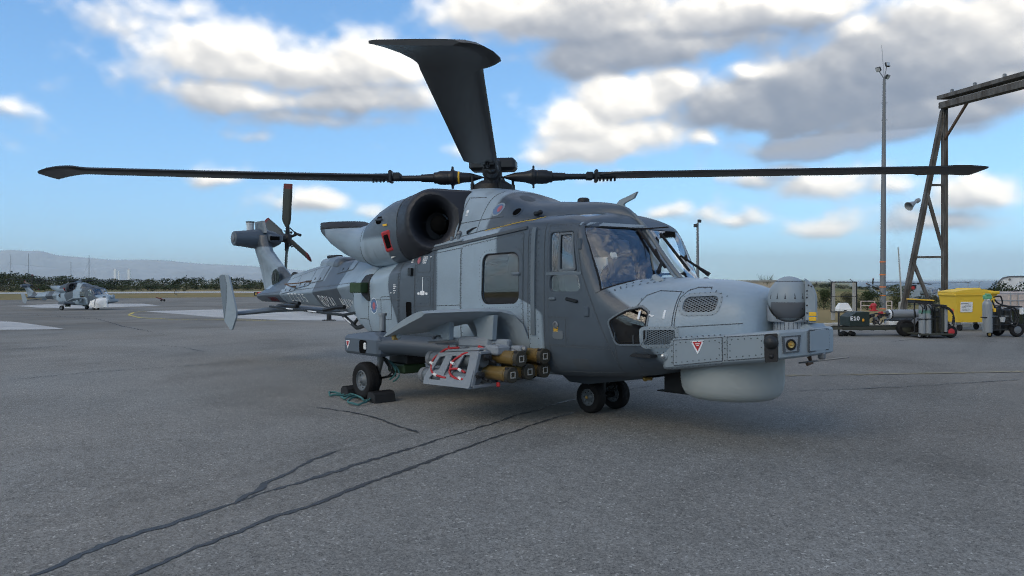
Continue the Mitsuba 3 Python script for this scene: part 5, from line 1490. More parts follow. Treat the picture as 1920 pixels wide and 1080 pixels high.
# ------------------------------------------------------------------ chocks and their rope
HM = lambda x, y, z=0: (HELI @ np.array([x, y, z, 1.0]))[:3]
ch = sg.Polygon([(-.11, 0), (.11, 0), (.085, .10), (.055, .13), (-.055, .13), (-.085, .10)])
for (x, y), lab, deg in (((-.535, -1.45), 'black rubber wheel chock in front of the main wheel', 0), ((-1.245, -1.44), 'black rubber wheel chock behind the main wheel with the rope tied on', 0)):
    m = prism(ch, .30)
    v = np.array(m.vertices)
    m = to_tm(man(trimesh.Trimesh(np.stack([x + v[:, 0], y - .15 + .30 - v[:, 2], v[:, 1] + .004], 1), m.faces, process=False)))
    k = add('wheel_chock', m, 'chock_black', 25, lab, 'wheel chock', 'wheel chocks at the main wheel', to_world=HELI_T)
    for j in range(3):
        add(f'{k}__rib', rbox((.015, .30, .012), (x - .035 + .035 * j, y, .135), .004), 'rubber', False, to_world=HELI_T)
rp_ = [spot(*p)[:2] for p in ((702, 750), (690, 757), (672, 762), (652, 758), (668, 750), (690, 746), (672, 742), (640, 744), (620, 745), (618, 741), (648, 743), (664, 746), (650, 752), (640, 748), (660, 745), (682, 755), (700, 747), (706, 741))]
tt = np.linspace(0, len(rp_) - 1, 120)
rp2 = PchipInterpolator(np.arange(len(rp_)), np.array(rp_))(tt)
zz = .022 + .018 * (np.sin(tt * 2.3) > .2) + .012 * np.sin(tt * 3.1) ** 2
add('rope', tube(np.column_stack([rp2, zz]), .013, 8), 'rope_teal', True, 'tangled teal rope lying on the tarmac by the wheel chocks', 'rope')


# ------------------------------------------------------------------ plants
def crown(lobes, n, leaf, seed, flat=1.0, sparse=0.0):
    """leaf clumps scattered through a few overlapping lobes ((x, y, z), (rx, ry, rz))"""
    rng = np.random.default_rng(seed)
    vol = np.array([np.prod(r) ** .75 for _, r in lobes])
    pick = rng.choice(len(lobes), n, p=vol / vol.sum())
    c = np.array([l[0] for l in lobes])[pick]
    r = np.array([l[1] for l in lobes])[pick]
    d = rng.normal(size=(n, 3))
    d /= np.linalg.norm(d, axis=1, keepdims=True)
    p = c + d * r * (rng.random((n, 1)) ** (.33 if not sparse else .5))
    keep = meshkit.noise(p * (2.2 / max(r.max(), .2)) * 1.6 + seed, seed) > .30 + sparse * .2
    p, d = p[keep], d[keep]
    n = len(p)
    a = d * .5 + rng.normal(size=(n, 3)) * .8
    a /= np.linalg.norm(a, axis=1, keepdims=True)
    u = np.cross(a, rng.normal(size=(n, 3)))
    u /= np.linalg.norm(u, axis=1, keepdims=True)
    w = np.cross(a, u)
    s = leaf * rng.uniform(.6, 1.4, (n, 1))
    v = np.stack([p - u * s, p + w * s * .55, p + u * s, p - w * s * .55], 1).reshape(-1, 3)
    i = np.arange(n)[:, None] * 4
    f = np.vstack([i + [0, 1, 2], i + [0, 2, 3]])
    return trimesh.Trimesh(v, f, process=False)


def tree_kit(seed, kind):
    rng = np.random.default_rng(seed)
    if kind == 'bushy':
        lobes = [((rng.uniform(-.34, .34), rng.uniform(-.25, .25), rng.uniform(.30, .74)), (rng.uniform(.22, .36), .28, rng.uniform(.16, .26))) for _ in range(7)] + [((0, 0, .28), (.52, .4, .26))]
        c = crown(lobes, 900, .040, seed)
        t = [(0, 0, -.02), (.02, 0, .2), (.0, .02, .5)]
    elif kind == 'pine':
        lobes = [((rng.uniform(-.1, .1), rng.uniform(-.1, .1), z), (.23 - .14 * abs(z - .45), .2, .09)) for z in (.28, .42, .55, .68, .80)] + [((0, 0, .92), (.07, .07, .09))]
        c = crown(lobes, 520, .030, seed, sparse=.6)
        t = [(0, 0, -.02), (.01, 0, .4), (.0, .01, .93)]
    else:
        lobes = [((rng.uniform(-.42, .42), rng.uniform(-.3, .3), rng.uniform(.2, .62)), (rng.uniform(.16, .30), .25, rng.uniform(.14, .26))) for _ in range(9)] + [((0, 0, .16), (.5, .4, .18))]
        c = crown(lobes, 3800, .022, seed)
        t = [(0, 0, -.02), (.02, 0, .15), (.05, .02, .4)]
    limbs = [tube(t, [.028, .022, .010], 6)] + [tube([(0, 0, .15 + .1 * k), (rng.uniform(-.2, .2), rng.uniform(-.15, .15), .4 + .1 * k)], [.014, .006], 5) for k in range(3)]
    return mikit.ply(c, None), mikit.ply(cat(limbs), 'bark', smooth=40)


KITS = {(k, j): tree_kit(100 * i + j, k) for i, (k, n) in enumerate((('bushy', 4), ('pine', 3), ('bush', 4))) for j in range(n)}


def plant(name, kit, pos, h, w, rot, leaf, label, cat_, group):
    c, t = KITS[kit]
    M = T4().translate([float(x) for x in pos]).rotate([0, 0, 1], float(rot)).scale([float(w), float(w), float(h)])
    key = name
    n = 0
    while key in labels:
        n += 1
        key = f'{name}_{n:03d}'
    say(key, label, cat_, group)
    scene[f'{key}__crown'] = {**c, 'bsdf': {'type': 'ref', 'id': leaf}, 'to_world': M}
    scene[f'{key}__trunk'] = {**t, 'to_world': M}
    return key


rng = np.random.default_rng(12)
tops = lambda x: float(np.interp(x, [-700, -480, -260, -60, 0, 45, 70, 100, 150, 200, 250, 300, 350, 420, 500, 600, 720], [512, 505, 500, 502, 503, 503, 511, 514, 513, 514, 516, 518, 517, 516, 519, 522, 524]))
x = -560.0
while x < 720:                                                  # the belt of scrub and trees behind the runway
    d = rng.uniform(395, 520)
    p = at(x, 540, d)
    gz_ = float(ground_z(p[0], p[1]))
    top = at(x, tops(x) + rng.uniform(-2.5, 7), d)[2]
    pine = x > 315 and rng.random() < .6
    h = max(top - gz_, 3.0) * (1.08 if pine else 1.0)
    plant('tree', ('pine', int(rng.integers(3))) if pine else ('bushy', int(rng.integers(4))), (p[0], p[1], gz_ - .1), h, h * (.9 if pine else rng.uniform(1.0, 1.5)), rng.uniform(0, 360),
          rng.choice(['leaf_dark', 'leaf_mid', 'leaf_mid', 'leaf_olive']), 'small ragged pine in the far treeline left of the tail' if pine else 'dark bushy tree in the far treeline behind the runway grass', 'tree',
          'ragged pines of the far treeline' if pine else 'bushy trees of the far treeline')
    x += rng.uniform(6, 13) if pine else rng.uniform(9, 19)
x = -560.0
while x < 720:                                                  # low scrub in front of the belt
    d = rng.uniform(330, 385)
    p = at(x, 540, d)
    h = rng.uniform(2.2, 4.4)
    plant('shrub', ('bushy', int(rng.integers(4))), (p[0], p[1], float(ground_z(p[0], p[1])) - .2), h, h * rng.uniform(1.8, 2.9), rng.uniform(0, 360), rng.choice(['leaf_mid', 'leaf_olive', 'leaf_grey', 'leaf_mid']),
          'low olive shrub in front of the far treeline', 'shrub', 'low shrubs before the far treeline')
    x += rng.uniform(14, 26)
for x, y, w, h, lb in ((230, 541, 9, 8, 'round olive bush on the dry grass right of the distant helicopter nose'), (285, 543, 8, 6, 'round olive bush on the dry grass just above the red tow bar'), (20, 543, 12, 7, 'low olive bush on the dry grass at the far left above the distant tail rotor'), (345, 543, 7, 5, 'smallest olive bush on the dry grass near the hoop marker')):
    d = 300
    p = at(x, y, d)
    plant('shrub', ('bushy', int(rng.integers(4))), (p[0], p[1], float(ground_z(p[0], p[1])) - .1), h * d / 1420, w * d / 1420 * 1.3, rng.uniform(0, 360), 'leaf_olive', lb, 'shrub', None)
x = 1500.0
while x < 1960:                                                  # tree line on the right-hand rise
    if not 1680 < x < 1790 or rng.random() < .4:
        d = rng.uniform(470, 560)
        p = at(x, 535, d)
        gz_ = float(ground_z(p[0], p[1]))
        h = rng.uniform(3.0, 5.4) * (1 if x < 1680 else .45)
        plant('tree', ('bushy', int(rng.integers(4))), (p[0], p[1], gz_ - .3), h, h * rng.uniform(1.2, 2.0), rng.uniform(0, 360), rng.choice(['leaf_dark', 'leaf_mid', 'leaf_grey']), 'small dark tree along the far field edge on the right', 'tree', 'trees along the far field edge')
    x += rng.uniform(8, 17)
for (x, base, wpx, hpx, d, leaf, lab) in ((1545, 588, 46, 42, 44, 'leaf_mid', 'green bush just right of the camera turret'), (1592, 584, 40, 34, 46, 'leaf_grey', 'thin scrubby bush inside the black tube frame'), (1627, 580, 52, 40, 48, 'leaf_mid', 'green bush left of the tall floodlight mast'),
                                          (1688, 578, 56, 44, 50, 'leaf_olive', 'olive bush between the floodlight mast and the gantry leg'), (1745, 578, 50, 30, 52, 'leaf_grey', 'dry bush behind the gas trolley'), (1893, 596, 84, 58, 33, 'leaf_dark', 'large dark green bush behind the second gas trolley'), (1945, 592, 70, 60, 34, 'leaf_dark', 'dark bush cut by the right edge of the frame')):
    p = at(x, base, d)
    p[2] = float(ground_z(p[0], p[1]))
    plant('bush', ('bush', int(rng.integers(4))), p, hpx * d / 1420 / .72, wpx * d / 1420 / 1.1, rng.uniform(0, 360), leaf, lab, 'bush', None)
# a bare shrub over the boundary wall
p = at(1436, 548, 62)
tw = []
for k in range(26):
    a, l = rng.uniform(0, 6.28), rng.uniform(.5, 1.25)
    q = np.array([.55 * math.cos(a) * l, .3 * math.sin(a) * l, 1.0 * l + .35])
    tw += [tube([p, p + q * .6 + rng.normal(0, .05, 3), p + q], [.02, .012, .005], 4)] + [tube([p + q * .6, p + q * .85 + rng.normal(0, .12, 3)], [.010, .004], 4) for _ in range(2)]
kk = add('bare_shrub', cat(tw[:9]), 'bark', False, 'bare twiggy shrub showing above the pale wall behind the nose', 'shrub')
add(f'{kk}__twigs', cat(tw[9:]), 'leaf_grey', False, kind='stuff')


# ------------------------------------------------------------------ hills, the town below them, radio masts
def ridge(profile, dist, depth, seed, name, mat, lab):
    az = np.linspace(profile[0][0] - 60, profile[-1][0] + 10, 150)
    px = az
    y = np.interp(px, *zip(*profile))
    pts = np.array([at(a, b, dist) for a, b in zip(px, y)])
    rows = []
    for t in np.linspace(0, 1, 16):
        s = 1 - depth * (1 - t)
        z = pts[:, 2] * np.sin(t * 1.5707) ** 1.2
        q = pts * s
        z = z + 190 * (meshkit.fbm(np.stack([q[:, 0] / 900, q[:, 1] / 900, 0 * z], -1), 5, seed) - .5) * np.sin(t * 3.0) - 25 * (1 - t)
        rows.append(np.stack([q[:, 0], q[:, 1], z], 1))
    back = pts * 1.12
    rows.append(np.stack([back[:, 0], back[:, 1], pts[:, 2] * 0 - 30], 1))
    v = np.array(rows)
    k, n = v.shape[:2]
    i, j = np.meshgrid(np.arange(k - 1), np.arange(n - 1), indexing='ij')
    a = i * n + j
    q = np.stack([a, a + 1, a + n + 1, a + n], -1).reshape(-1, 4)
    add(name, trimesh.Trimesh(v.reshape(-1, 3), np.vstack([q[:, [0, 1, 2]], q[:, [0, 2, 3]]]), process=False), mat, True, lab, kind='structure')


plain('hill_haze_tint', (.29, .32, .345), .95, spec=.1)  # pale blue of distant haze partly put into the hill colour
ridge([(-900, 548), (-800, 512), (-640, 484), (-500, 474), (-200, 466), (-90, 474), (-20, 472), (22, 468), (50, 471), (75, 470), (110, 479), (160, 484), (215, 488), (270, 487), (320, 489), (370, 494), (440, 497), (520, 503), (620, 512), (760, 524), (900, 531)], 19500, .22, 5, 'hills', 'hill_haze_tint', 'blue hazy mountain ridge on the horizon at the left')
ridge([(-1000, 548), (-860, 520), (-660, 504), (-500, 500), (-200, 494), (-60, 498), (40, 496), (120, 503), (200, 500), (260, 507), (330, 504), (420, 510), (520, 517), (700, 529)], 14500, .18, 9, 'hills', 'hill_haze_tint', 'lower hazy foothills in front of the ridge')
rg = np.random.default_rng(4)
bl = []
for _ in range(520):
    xx = rg.choice([rg.uniform(60, 140), rg.uniform(200, 470), rg.uniform(-150, 480)])
    d = rg.uniform(8500, 11500)
    p = at(xx, 530, d)
    s = rg.uniform(9, 26)
    zt = max(0, (d - 9000)) * .020 * rg.random()
    bl.append(box((s * rg.uniform(1, 2.4), s, s * rg.uniform(.7, 1.6) + 14), (p[0], p[1], zt + 5)))
add('town', cat(bl), 'far_tower', False, 'white houses of a distant town under the hills', 'town', kind='stuff')
for xx, top, w, d, lab in ((216.5, 506, 26, 7800, 'left and wider of the two white towers on the horizon'), (242, 506, 22, 7800, 'slim white tower on the horizon right of the wider one'), (223, 509, 14, 8100, 'grey tower peeping out behind the wide white tower')):
    p = at(xx, top, d)
    k = add('tower_block', rbox((w, w, p[2]), (p[0], p[1], p[2] / 2), .5), 'far_tower', False, lab, 'tower')
    add(f'{k}__crown_wall', rbox((w * .7, w * .7, 10), (p[0], p[1], p[2] + 5), .5), 'far_tower', False)
for xx, top, w, lab in ((19, 476, .55, 'faint radio mast at the far left above the trees'), (53, 475, .75, 'second radio mast from the left, the darker one'), (133, 491, .45, 'short faint radio mast left of the tallest pair'), (167, 479, .8, 'radio mast above the rotor hub of the distant helicopter')):
    d = 950
    a, b = at(xx, top, d), at(xx, 545, d)
    b[2] = -2
    k = add('radio_mast', tube([b, a], [w * .6, w * .35], 4), 'dull_steel', False, lab, 'radio mast')
    for s in (-1, 1):
        add(f'{k}__guy_wire', tube([a * np.array([1, 1, .8]), b + np.array([s * 16, 0, 0])], .06, 3), 'dull_steel', False)

# ------------------------------------------------------------------ airfield furniture on the left
p = at(490, 557, 150)
p[2] = float(ground_z(p[0], p[1]))
k = say('runway_sign', 'red and black runway sign standing in the grass left of the tail boom', 'sign')
add(f'{k}__face', rbox((2.05, .18, .72), (p[0] + .32, p[1], p[2] + .62), .03), 'red_paint', False)
add(f'{k}__face', rbox((.72, .18, .72), (p[0] - 1.08, p[1], p[2] + .62), .03), 'soot_black', False)
for s in (-1.2, .2, 1.2):
    add(f'{k}__foot', rbox((.08, .08, .34), (p[0] + s, p[1], p[2] + .12), .01), 'dull_steel', False)
add(f'{k}__lettering', xf(meshkit.text_mesh('10-28', .40, .02, True), (p[0] - .52, p[1] - .10, p[2] + .43), ('x', 90)), 'letter_white', False)
add(f'{k}__lettering', xf(meshkit.text_mesh('C', .40, .02, True), (p[0] - 1.22, p[1] - .10, p[2] + .43), ('x', 90)), 'yellow_paint', False)
p = at(330, 556, 165)
p[2] = float(ground_z(p[0], p[1]))
k = say('hoop_marker', 'small dark open hoop marker on the grass near the taxiway', 'marker')
a_ = np.linspace(.7, 5.6, 14)
add(f'{k}__hoop', tube(np.stack([p[0] + .32 * np.cos(a_), p[1] + 0 * a_, p[2] + .85 + .38 * np.sin(a_)], 1), .06, 6), 'soot_black', False)
add(f'{k}__post', rod(p, p + np.array([0, 0, .5]), .05), 'dull_steel', False)
p = spot(302, 565)
k = say('tow_bar', 'small red-brown tow bar lying at the apron edge left of the tail', 'tow bar')
add(f'{k}__bar', bar(p + (-.75, 0, .62), p + (.45, 0, .22), .10), 'red_dull', False)
add(f'{k}__bar', bar(p + (-.55, .05, .45), p + (.10, 0, .5), .09), 'red_dull', False)
for s in (.05, .5):
    add(f'{k}__wheel', lathe([(0, -.06), (.17, -.06), (.17, .06), (0, .06)], 16, p + (s, 0, .17), (0, 1, 0)), 'rubber', 30)
p = spot(617, 601)
k = say('ground_post', 'short dark post with a flat round foot on the apron behind the tail boom', 'post')
add(f'{k}__pole', rod(p + (0, 0, .03), p + (0, 0, .42), .10, 14), 'soot_black', 30)
add(f'{k}__foot', lathe([(0, 0), (.30, 0), (.29, .03), (.1, .05), (0, .05)], 24, p), 'soot_black', 30)


# ------------------------------------------------------------------ the equipment park on the right
def thing(key, label, cat_, group=None):
    n, k = 0, key
    while k in labels:
        n += 1
        k = f'{key}_{n:03d}'
    return say(k, label, cat_, group)


def sub(k, name, mesh, mat, smooth=30, label=None, kind=None):
    return add(f'{k}__{name}', mesh, mat, smooth, label, None, None, kind)


# tall floodlight mast
p = spot(1655, 579)
D = p[1]
tp = at(1658, 148, D)
px_ = D / 1420
k = thing('floodlight_mast', 'tall grey floodlight mast with orange bands and three floodlights on top', 'floodlight mast')
sub(k, 'pole', tube([p, p * .55 + tp * .45, tp], [5.4 * px_, 4.5 * px_, 2.5 * px_], 16), 'mast_grey')
sub(k, 'aerial_rod', rod(tp, at(1653, 84, D), .022), 'dull_steel')
for y in (491, 515, 538, 554, 579):
    q = at(1655, y, D)
    sub(k, 'orange_band', lathe([(0, -.06), (5.5 * px_, -.06), (5.5 * px_, .06), (0, .06)], 16, q), 'orange_band')
q = at(1653, 545, D)
sub(k, 'notice_plate', rbox((.22, .03, .28), (q[0], q[1] - .22, q[2]), .01), 'valve_green' if 0 else 'tote_plastic')
for (x, y, yaw_, tilt) in ((1664, 121, 20, -12), (1647, 130, -60, 30), (1664, 144, 40, 32)):
    q = at(x, y, D)
    m = lambda a: xf(xf(a, (0, 0, 0), [('x', tilt), ('z', yaw_)]), q)
    f = sub(k, 'floodlight', m(rbox((.62, .26, .54), (0, 0, 0), .05)), 'dark_plastic')
    sub(k, 'floodlight__glass'.replace('floodlight', f.split('__')[-1]), m(rbox((.52, .02, .42), (0, -.135, 0), .01)), 'lamp_glass')
    sub(k, 'bracket', tube([tp + (0, 0, .0), q + (0, .1, 0)], .05, 8), 'dull_steel')
for z in (193, 225):
    sub(k, 'cross_arm', rod(at(1652, z, D), at(1664, z, D), .03), 'dull_steel')
# smaller mast behind the cockpit
D = 64.0
a, b = at(1308, 418, D), at(1308, 530, D)
b[2] = float(ground_z(b[0], b[1]))
k = thing('floodlight_mast', 'smaller distant floodlight mast seen over the cockpit', 'floodlight mast')
sub(k, 'pole', tube([b, a], [.15, .09], 10), 'mast_grey')
for dx, dz in ((.14, .15), (-.18, -.22)):
    q = a + np.array([dx, -.05, dz])
    sub(k, 'floodlight', rbox((.30, .2, .26), q, .03, ('z', 25 if dx > 0 else -30)), 'dark_plastic')
sub(k, 'bracket', cat(rod(a, a + np.array([.12, -.05, .1]), .03), rod(a + np.array([0, 0, -.25]), a + np.array([-.15, -.05, -.22]), .03)), 'dull_steel')

# steel gantry
D = 33.0
k = thing('gantry', 'weathered steel gantry with a leaning leg and a beam reaching out of the frame', 'gantry')
foot1, foot2 = at(1691, 588, D), at(1771, 588, D)
for f in (foot1, foot2):
    f[2] = float(ground_z(f[0], f[1])) - .05
top1, top2 = at(1769, 207, D), at(1771, 200, D)


def rust(p_, n, uv):
    a = mikit.fbm(p_.x * 3, p_.y * 3, p_.z * 1.2, 4)
    b = mikit.noise(p_.x * 30, p_.y * 30, p_.z * 4)
    return mikit.mix((.082, .073, .064), (.135, .130, .122), mikit.smoothstep(.35, .65, a)) * (.75 + .5 * b)


scene['weathered_steel'] = {'type': 'twosided', 'bsdf': {'type': 'principled', 'base_color': mikit.proc(rust), 'roughness': .8, 'specular': .3}}


def channel(a, b, w, d):
    """two flanges and a web: a rolled steel joist from a to b"""
    z = (b - a) / np.linalg.norm(b - a)
    x = np.cross([0, 1.0, 0], z)
    x /= np.linalg.norm(x)
    return cat(bar(a + x * w * .42, b + x * w * .42, d, w * .16), bar(a - x * w * .42, b - x * w * .42, d, w * .16), bar(a, b, d * .3, w * .7))


for a, b, nm in ((foot1, top1, 'leaning_leg'), (foot2, top2, 'upright_leg')):
    sub(k, nm, channel(a, b, .21, .18), 'weathered_steel', False)
    sub(k, 'base_plate', rbox((.6, .6, .05), (a[0], a[1], a[2] + .06), .01), 'weathered_steel', False)
lerp = lambda a, b, t: a + (b - a) * t
tz = lambda a, b, z: lerp(a, b, (z - a[2]) / (b[2] - a[2]))
for ypx in (347, 482):
    z = at(1750, ypx, D)[2]
    sub(k, 'cross_rail', bar(tz(foot1, top1, z), tz(foot2, top2, z), .09), 'weathered_steel', False)
sub(k, 'brace', bar(tz(foot1, top1, at(1735, 362, D)[2]), tz(foot2, top2, at(1770, 480, D)[2]), .12), 'weathered_steel', False)
sub(k, 'brace', bar(tz(foot1, top1, at(1712, 490, D)[2]), at(1748, 580, D), .12), 'weathered_steel', False)
b0, b1 = at(1768, 196, D), at(1980, 140, D - 6.5)
for off, w in ((0.0, .26), (.34, .16)):
    sub(k, 'beam', bar(b0 + (0, 0, off - .05), b1 + (0, 0, off - .05), .40 if off == 0 else .55, w), 'weathered_steel', False)
sub(k, 'beam', bar(b0 + (0, -.5, -.1), b1 + (0, -.5, -.1), .16, .3), 'weathered_steel', False)
sub(k, 'knee_brace', bar(tz(foot2, top2, at(1771, 262, D)[2]), lerp(b0, b1, .27) + (0, 0, -.1), .09), 'rust_brown', False)
for t_ in (.1, .33, .6, .8):
    q = lerp(b0, b1, t_) + (0, 0, .48)
    sub(k, 'eye_bolt', rbox((.14, .10, .16), q, .03), 'dull_steel')
q = at(1712, 380, D - .3)
k2 = thing('loudspeaker', 'grey horn loudspeaker fixed to the leaning gantry leg', 'loudspeaker')
sub(k2, 'horn', lathe([(0, 0), (.06, 0), (.07, .15), (.13, .38), (.20, .55), (.19, .555), (.12, .40), (.05, .2), (0, .2)], 24, q + (.16, 0, .06), (-.80, -.35, -.42)), 'galvanised')
sub(k2, 'driver', lathe([(0, -.16), (.09, -.15), (.10, 0), (0, .01)], 20, q + (.16, 0, .06), (-.80, -.35, -.42)), 'galvanised')
sub(k2, 'bracket', tube([q + (.16, 0, .10), q + (.32, .2, .12)], .03, 6), 'dull_steel')
k2 = thing('aerial_pole', 'thin leaning aerial pole left of the gantry', 'pole')
a, b = at(1684, 463, 40), at(1692, 580, 40)
b[2] = float(ground_z(b[0], b[1]))
sub(k2, 'rod', tube([b, a], [.05, .025], 6), 'concrete_grey')
sub(k2, 'base', rbox((.3, .3, .5), (b[0], b[1], b[2] + .25), .03), 'concrete_grey')

# yellow wheeled bin
p = spot(1813, 619)
S = p[1] / 1420
w, h, d = 74 * S, 67 * S, .90
k = thing('waste_bin', 'big yellow four-wheeled waste bin with a white notice on its front', 'waste bin')
ax = lambda m: xf(m, p, ('z', 0))
bw_ = m3.Manifold.hull_points(np.array([(sx * w * (.42 + .08 * t_), sy * d * (.40 + .10 * t_), .26 + t_ * (h - .26)) for sx in (-1, 1) for sy in (-1, 1) for t_ in (0, 1)], float))
sub(k, 'tub', ax(to_tm(bw_)), 'bin_yellow', 20)
sub(k, 'rim', ax(rbox((w * 1.06, d * 1.06, .10), (0, 0, h), .03)), 'bin_yellow', 20)
lid = [(x, y, h + .05 + .13 * math.cos(x / w * 2.4) * (1 - (y / d) ** 2 * .5)) for x in np.linspace(-w * .52, w * .50, 12) for y in np.linspace(-d * .52, d * .52, 9)]
lid += [(x, y, h + .05) for x in (-w * .52, w * .50) for y in (-d * .52, d * .52)]
sub(k, 'lid', ax(to_tm(m3.Manifold.hull_points(np.array(lid, float)))), 'bin_yellow', 30)
sub(k, 'lid_flap', ax(rbox((w * .62, .16, .10), (w * .30, d * .58, h + .14), .03)), 'bin_yellow', 20)
sub(k, 'handle_bar', ax(rbox((w * .22, .12, .09), (w * .44, -d * .55, h + .06), .02)), 'bin_yellow', 20)
for x in (-.36, .36, -.12, .12):
    sub(k, 'rib', ax(rbox((.05, .02, h * .55), (w * x, -d * .475, h * .55), .008, ('x', -5))), 'bin_yellow', 20) if 0 else None
nt = sub(k, 'notice', ax(rbox((22 * S, .012, 19 * S), (-w * .22, -d * .470, h * .66), .002, ('x', 6.2))), 'white_paint', False)
for j, (l, o) in enumerate(((.22, -.06), (.18, .03), (.26, 0), (.12, -.08), (.24, -.01), (.20, -.03))):
    sub(k, f'{nt.split("__")[-1]}__print_line', ax(rbox((l, .004, .012 if j else .02), (-w * .22 + o, -d * .4705 - .008 + (h * .66 + .10 - .04 * j - h * .66) * -.108, h * .66 + .10 - .04 * j), .001, ('x', 6.2))), 'dull_steel', False)
for sx in (-1, 1):
    for sy in (-1, 1):
        c_ = sub(k, 'castor', ax(cat(rbox((.10, .12, .10), (sx * w * .36, sy * d * .33, .22), .02))), 'dull_steel')
        sub(k, f'{c_.split("__")[-1]}__wheel', ax(lathe([(0, -.025), (.085, -.025), (.10, -.01), (.10, .01), (.085, .025), (0, .025)], 20, (sx * w * .36 + .03, sy * d * .33, .10), (1, .3, 0))), 'rubber')


def bottle(r, h_, n=24):
    return lathe([(0, 0), (r * .96, 0), (r, .02), (r, h_ * .84), (r * .92, h_ * .90), (r * .6, h_ * .955), (r * .34, h_ * .98), (r * .34, h_), (0, h_)], n)


def small_wheel(k, c, R, w_, hubmat, nm='wheel', axis=(0, 1, 0)):
    m = lathe([(0, -w_ / 2), (R * .6, -w_ / 2), (R * .8, -w_ * .55), (R * .96, -w_ * .35), (R, 0), (R * .96, w_ * .35), (R * .8, w_ * .55), (R * .6, w_ / 2), (0, w_ / 2)], 28, c, axis)
    n_ = sub(k, nm, m, 'rubber')
    sub(k, f'{n_.split("__")[-1]}__hub', lathe([(0, -w_ * .58), (R * .30, -w_ * .58), (R * .52, -w_ * .5), (R * .52, w_ * .5), (R * .3, w_ * .58), (0, w_ * .58)], 20, c, axis), hubmat)


def hose(k, pts, r=.016, mat='soot_black'):
    pts = np.array(pts, float)
    t_ = np.linspace(0, len(pts) - 1, len(pts) * 7)
    sub(k, 'hose', tube(PchipInterpolator(np.arange(len(pts)), pts)(t_), r, 7), mat)


# first gas trolley
p = spot(1733, 633)
S = p[1] / 1420
k = thing('gas_trolley', 'olive trolley with two slim grey gas bottles and a red-hubbed wheel beside the trailer', 'gas trolley')
A = lambda m: xf(m, p)
for x in (-11, 0):
    b_ = sub(k, 'gas_bottle', A(xf(bottle(5.6 * S, 62 * S), (x * S, -.18, .07))), 'cylinder_grey')
    sub(k, f'{b_.split("__")[-1]}__green_band', A(lathe([(5.65 * S, 41 * S), (5.75 * S, 41 * S), (5.75 * S, 47 * S), (5.65 * S, 47 * S)], 24, (x * S, -.18, .07))), 'tank_green')
    sub(k, f'{b_.split("__")[-1]}__valve', A(cat(tube([(x * S, -.18, .07 + 61 * S), (x * S, -.18, .07 + 66 * S)], .022, 8), tube([(x * S - .03, -.18, .07 + 64 * S), (x * S + .05, -.18, .07 + 64.5 * S)], .018, 8))), 'brass')
sub(k, 'bottle_strap', A(rbox((27 * S, .17, .03), (-5 * S, -.18, .50), .01)), 'soot_black')
sub(k, 'deck', A(rbox((62 * S, .70, .05), (12 * S, .05, .10), .01)), 'olive')
for x, r_, h_ in ((12, 9.5, 52), (27, 8.0, 46)):
    tk = sub(k, 'tank', A(xf(bottle(r_ * S, h_ * S), (x * S, .12, .12))), 'olive')
    for z in (.30, .55):
        sub(k, f'{tk.split("__")[-1]}__hoop', A(lathe([(r_ * S + .001, z), (r_ * S + .008, z), (r_ * S + .008, z + .035), (r_ * S + .001, z + .035)], 24, (x * S, .12, .12))), 'dark_plastic')
for x in (25, 32):
    sub(k, 'gas_bottle', A(xf(bottle(3.6 * S, 50 * S), (x * S, -.20, .16))), 'cylinder_grey' if x == 32 else 'olive')
sub(k, 'panel_tray', A(rbox((37 * S, .42, .035), (-9 * S, -.05, 71 * S), .008, ('y', 4))), 'yellow_paint', False)
sub(k, 'panel_tray', A(rbox((34 * S, .36, .10), (-9 * S, -.05, 67.5 * S), .01, ('y', 4))), 'soot_black', False)
for x, z0, z1, x1 in ((-20, 66, 45, -14), (-14, 66, 52, -6), (-8, 66, 44, 3), (-3, 66, 50, 6), (-17, 66, 54, -10)):
    hose(k, [(p[0] + x * S, p[1] - .22, p[2] + z0 * S), (p[0] + (x + x1) / 2 * S + .04, p[1] - .30, p[2] + (z0 + z1) / 2 * S), (p[0] + x1 * S, p[1] - .24, p[2] + z1 * S)], .012)
for pts in ([(8, 62), (24, 58), (38, 50), (44, 36), (42, 22)], [(6, 58), (20, 60), (34, 56), (42, 44), (40, 26)], [(14, 56), (18, 40), (17, 18)], [(2, 60), (12, 62), (30, 60)]):
    hose(k, [(p[0] + x * S, p[1] - .30, p[2] + z * S) for x, z in pts], .018)
for a, b in (((-18, 9), (-18, 66)), ((8, 66), (8, 8)), ((8, 40), (40, 38)), ((40, 8), (40, 50)), ((20, 8), (20, 58)), ((-1, 66), (12, 78))):
    sub(k, 'frame_tube', A(rod((a[0] * S, .0, a[1] * S), (b[0] * S, .0, b[1] * S), .018)), 'dark_plastic')
for x in (-17, -3):
    small_wheel(k, p + (x * S, -.22, .07), .07, .045, 'steel', 'castor', (.8, .6, 0))
small_wheel(k, p + (41 * S, -.20, .165), .165, .09, 'red_paint')
small_wheel(k, p + (52 * S, .35, .165), .165, .09, 'dark_plastic')
sub(k, 'regulator', A(rbox((.09, .07, .10), (44 * S, -.2, 51 * S), .02)), 'orange_band')
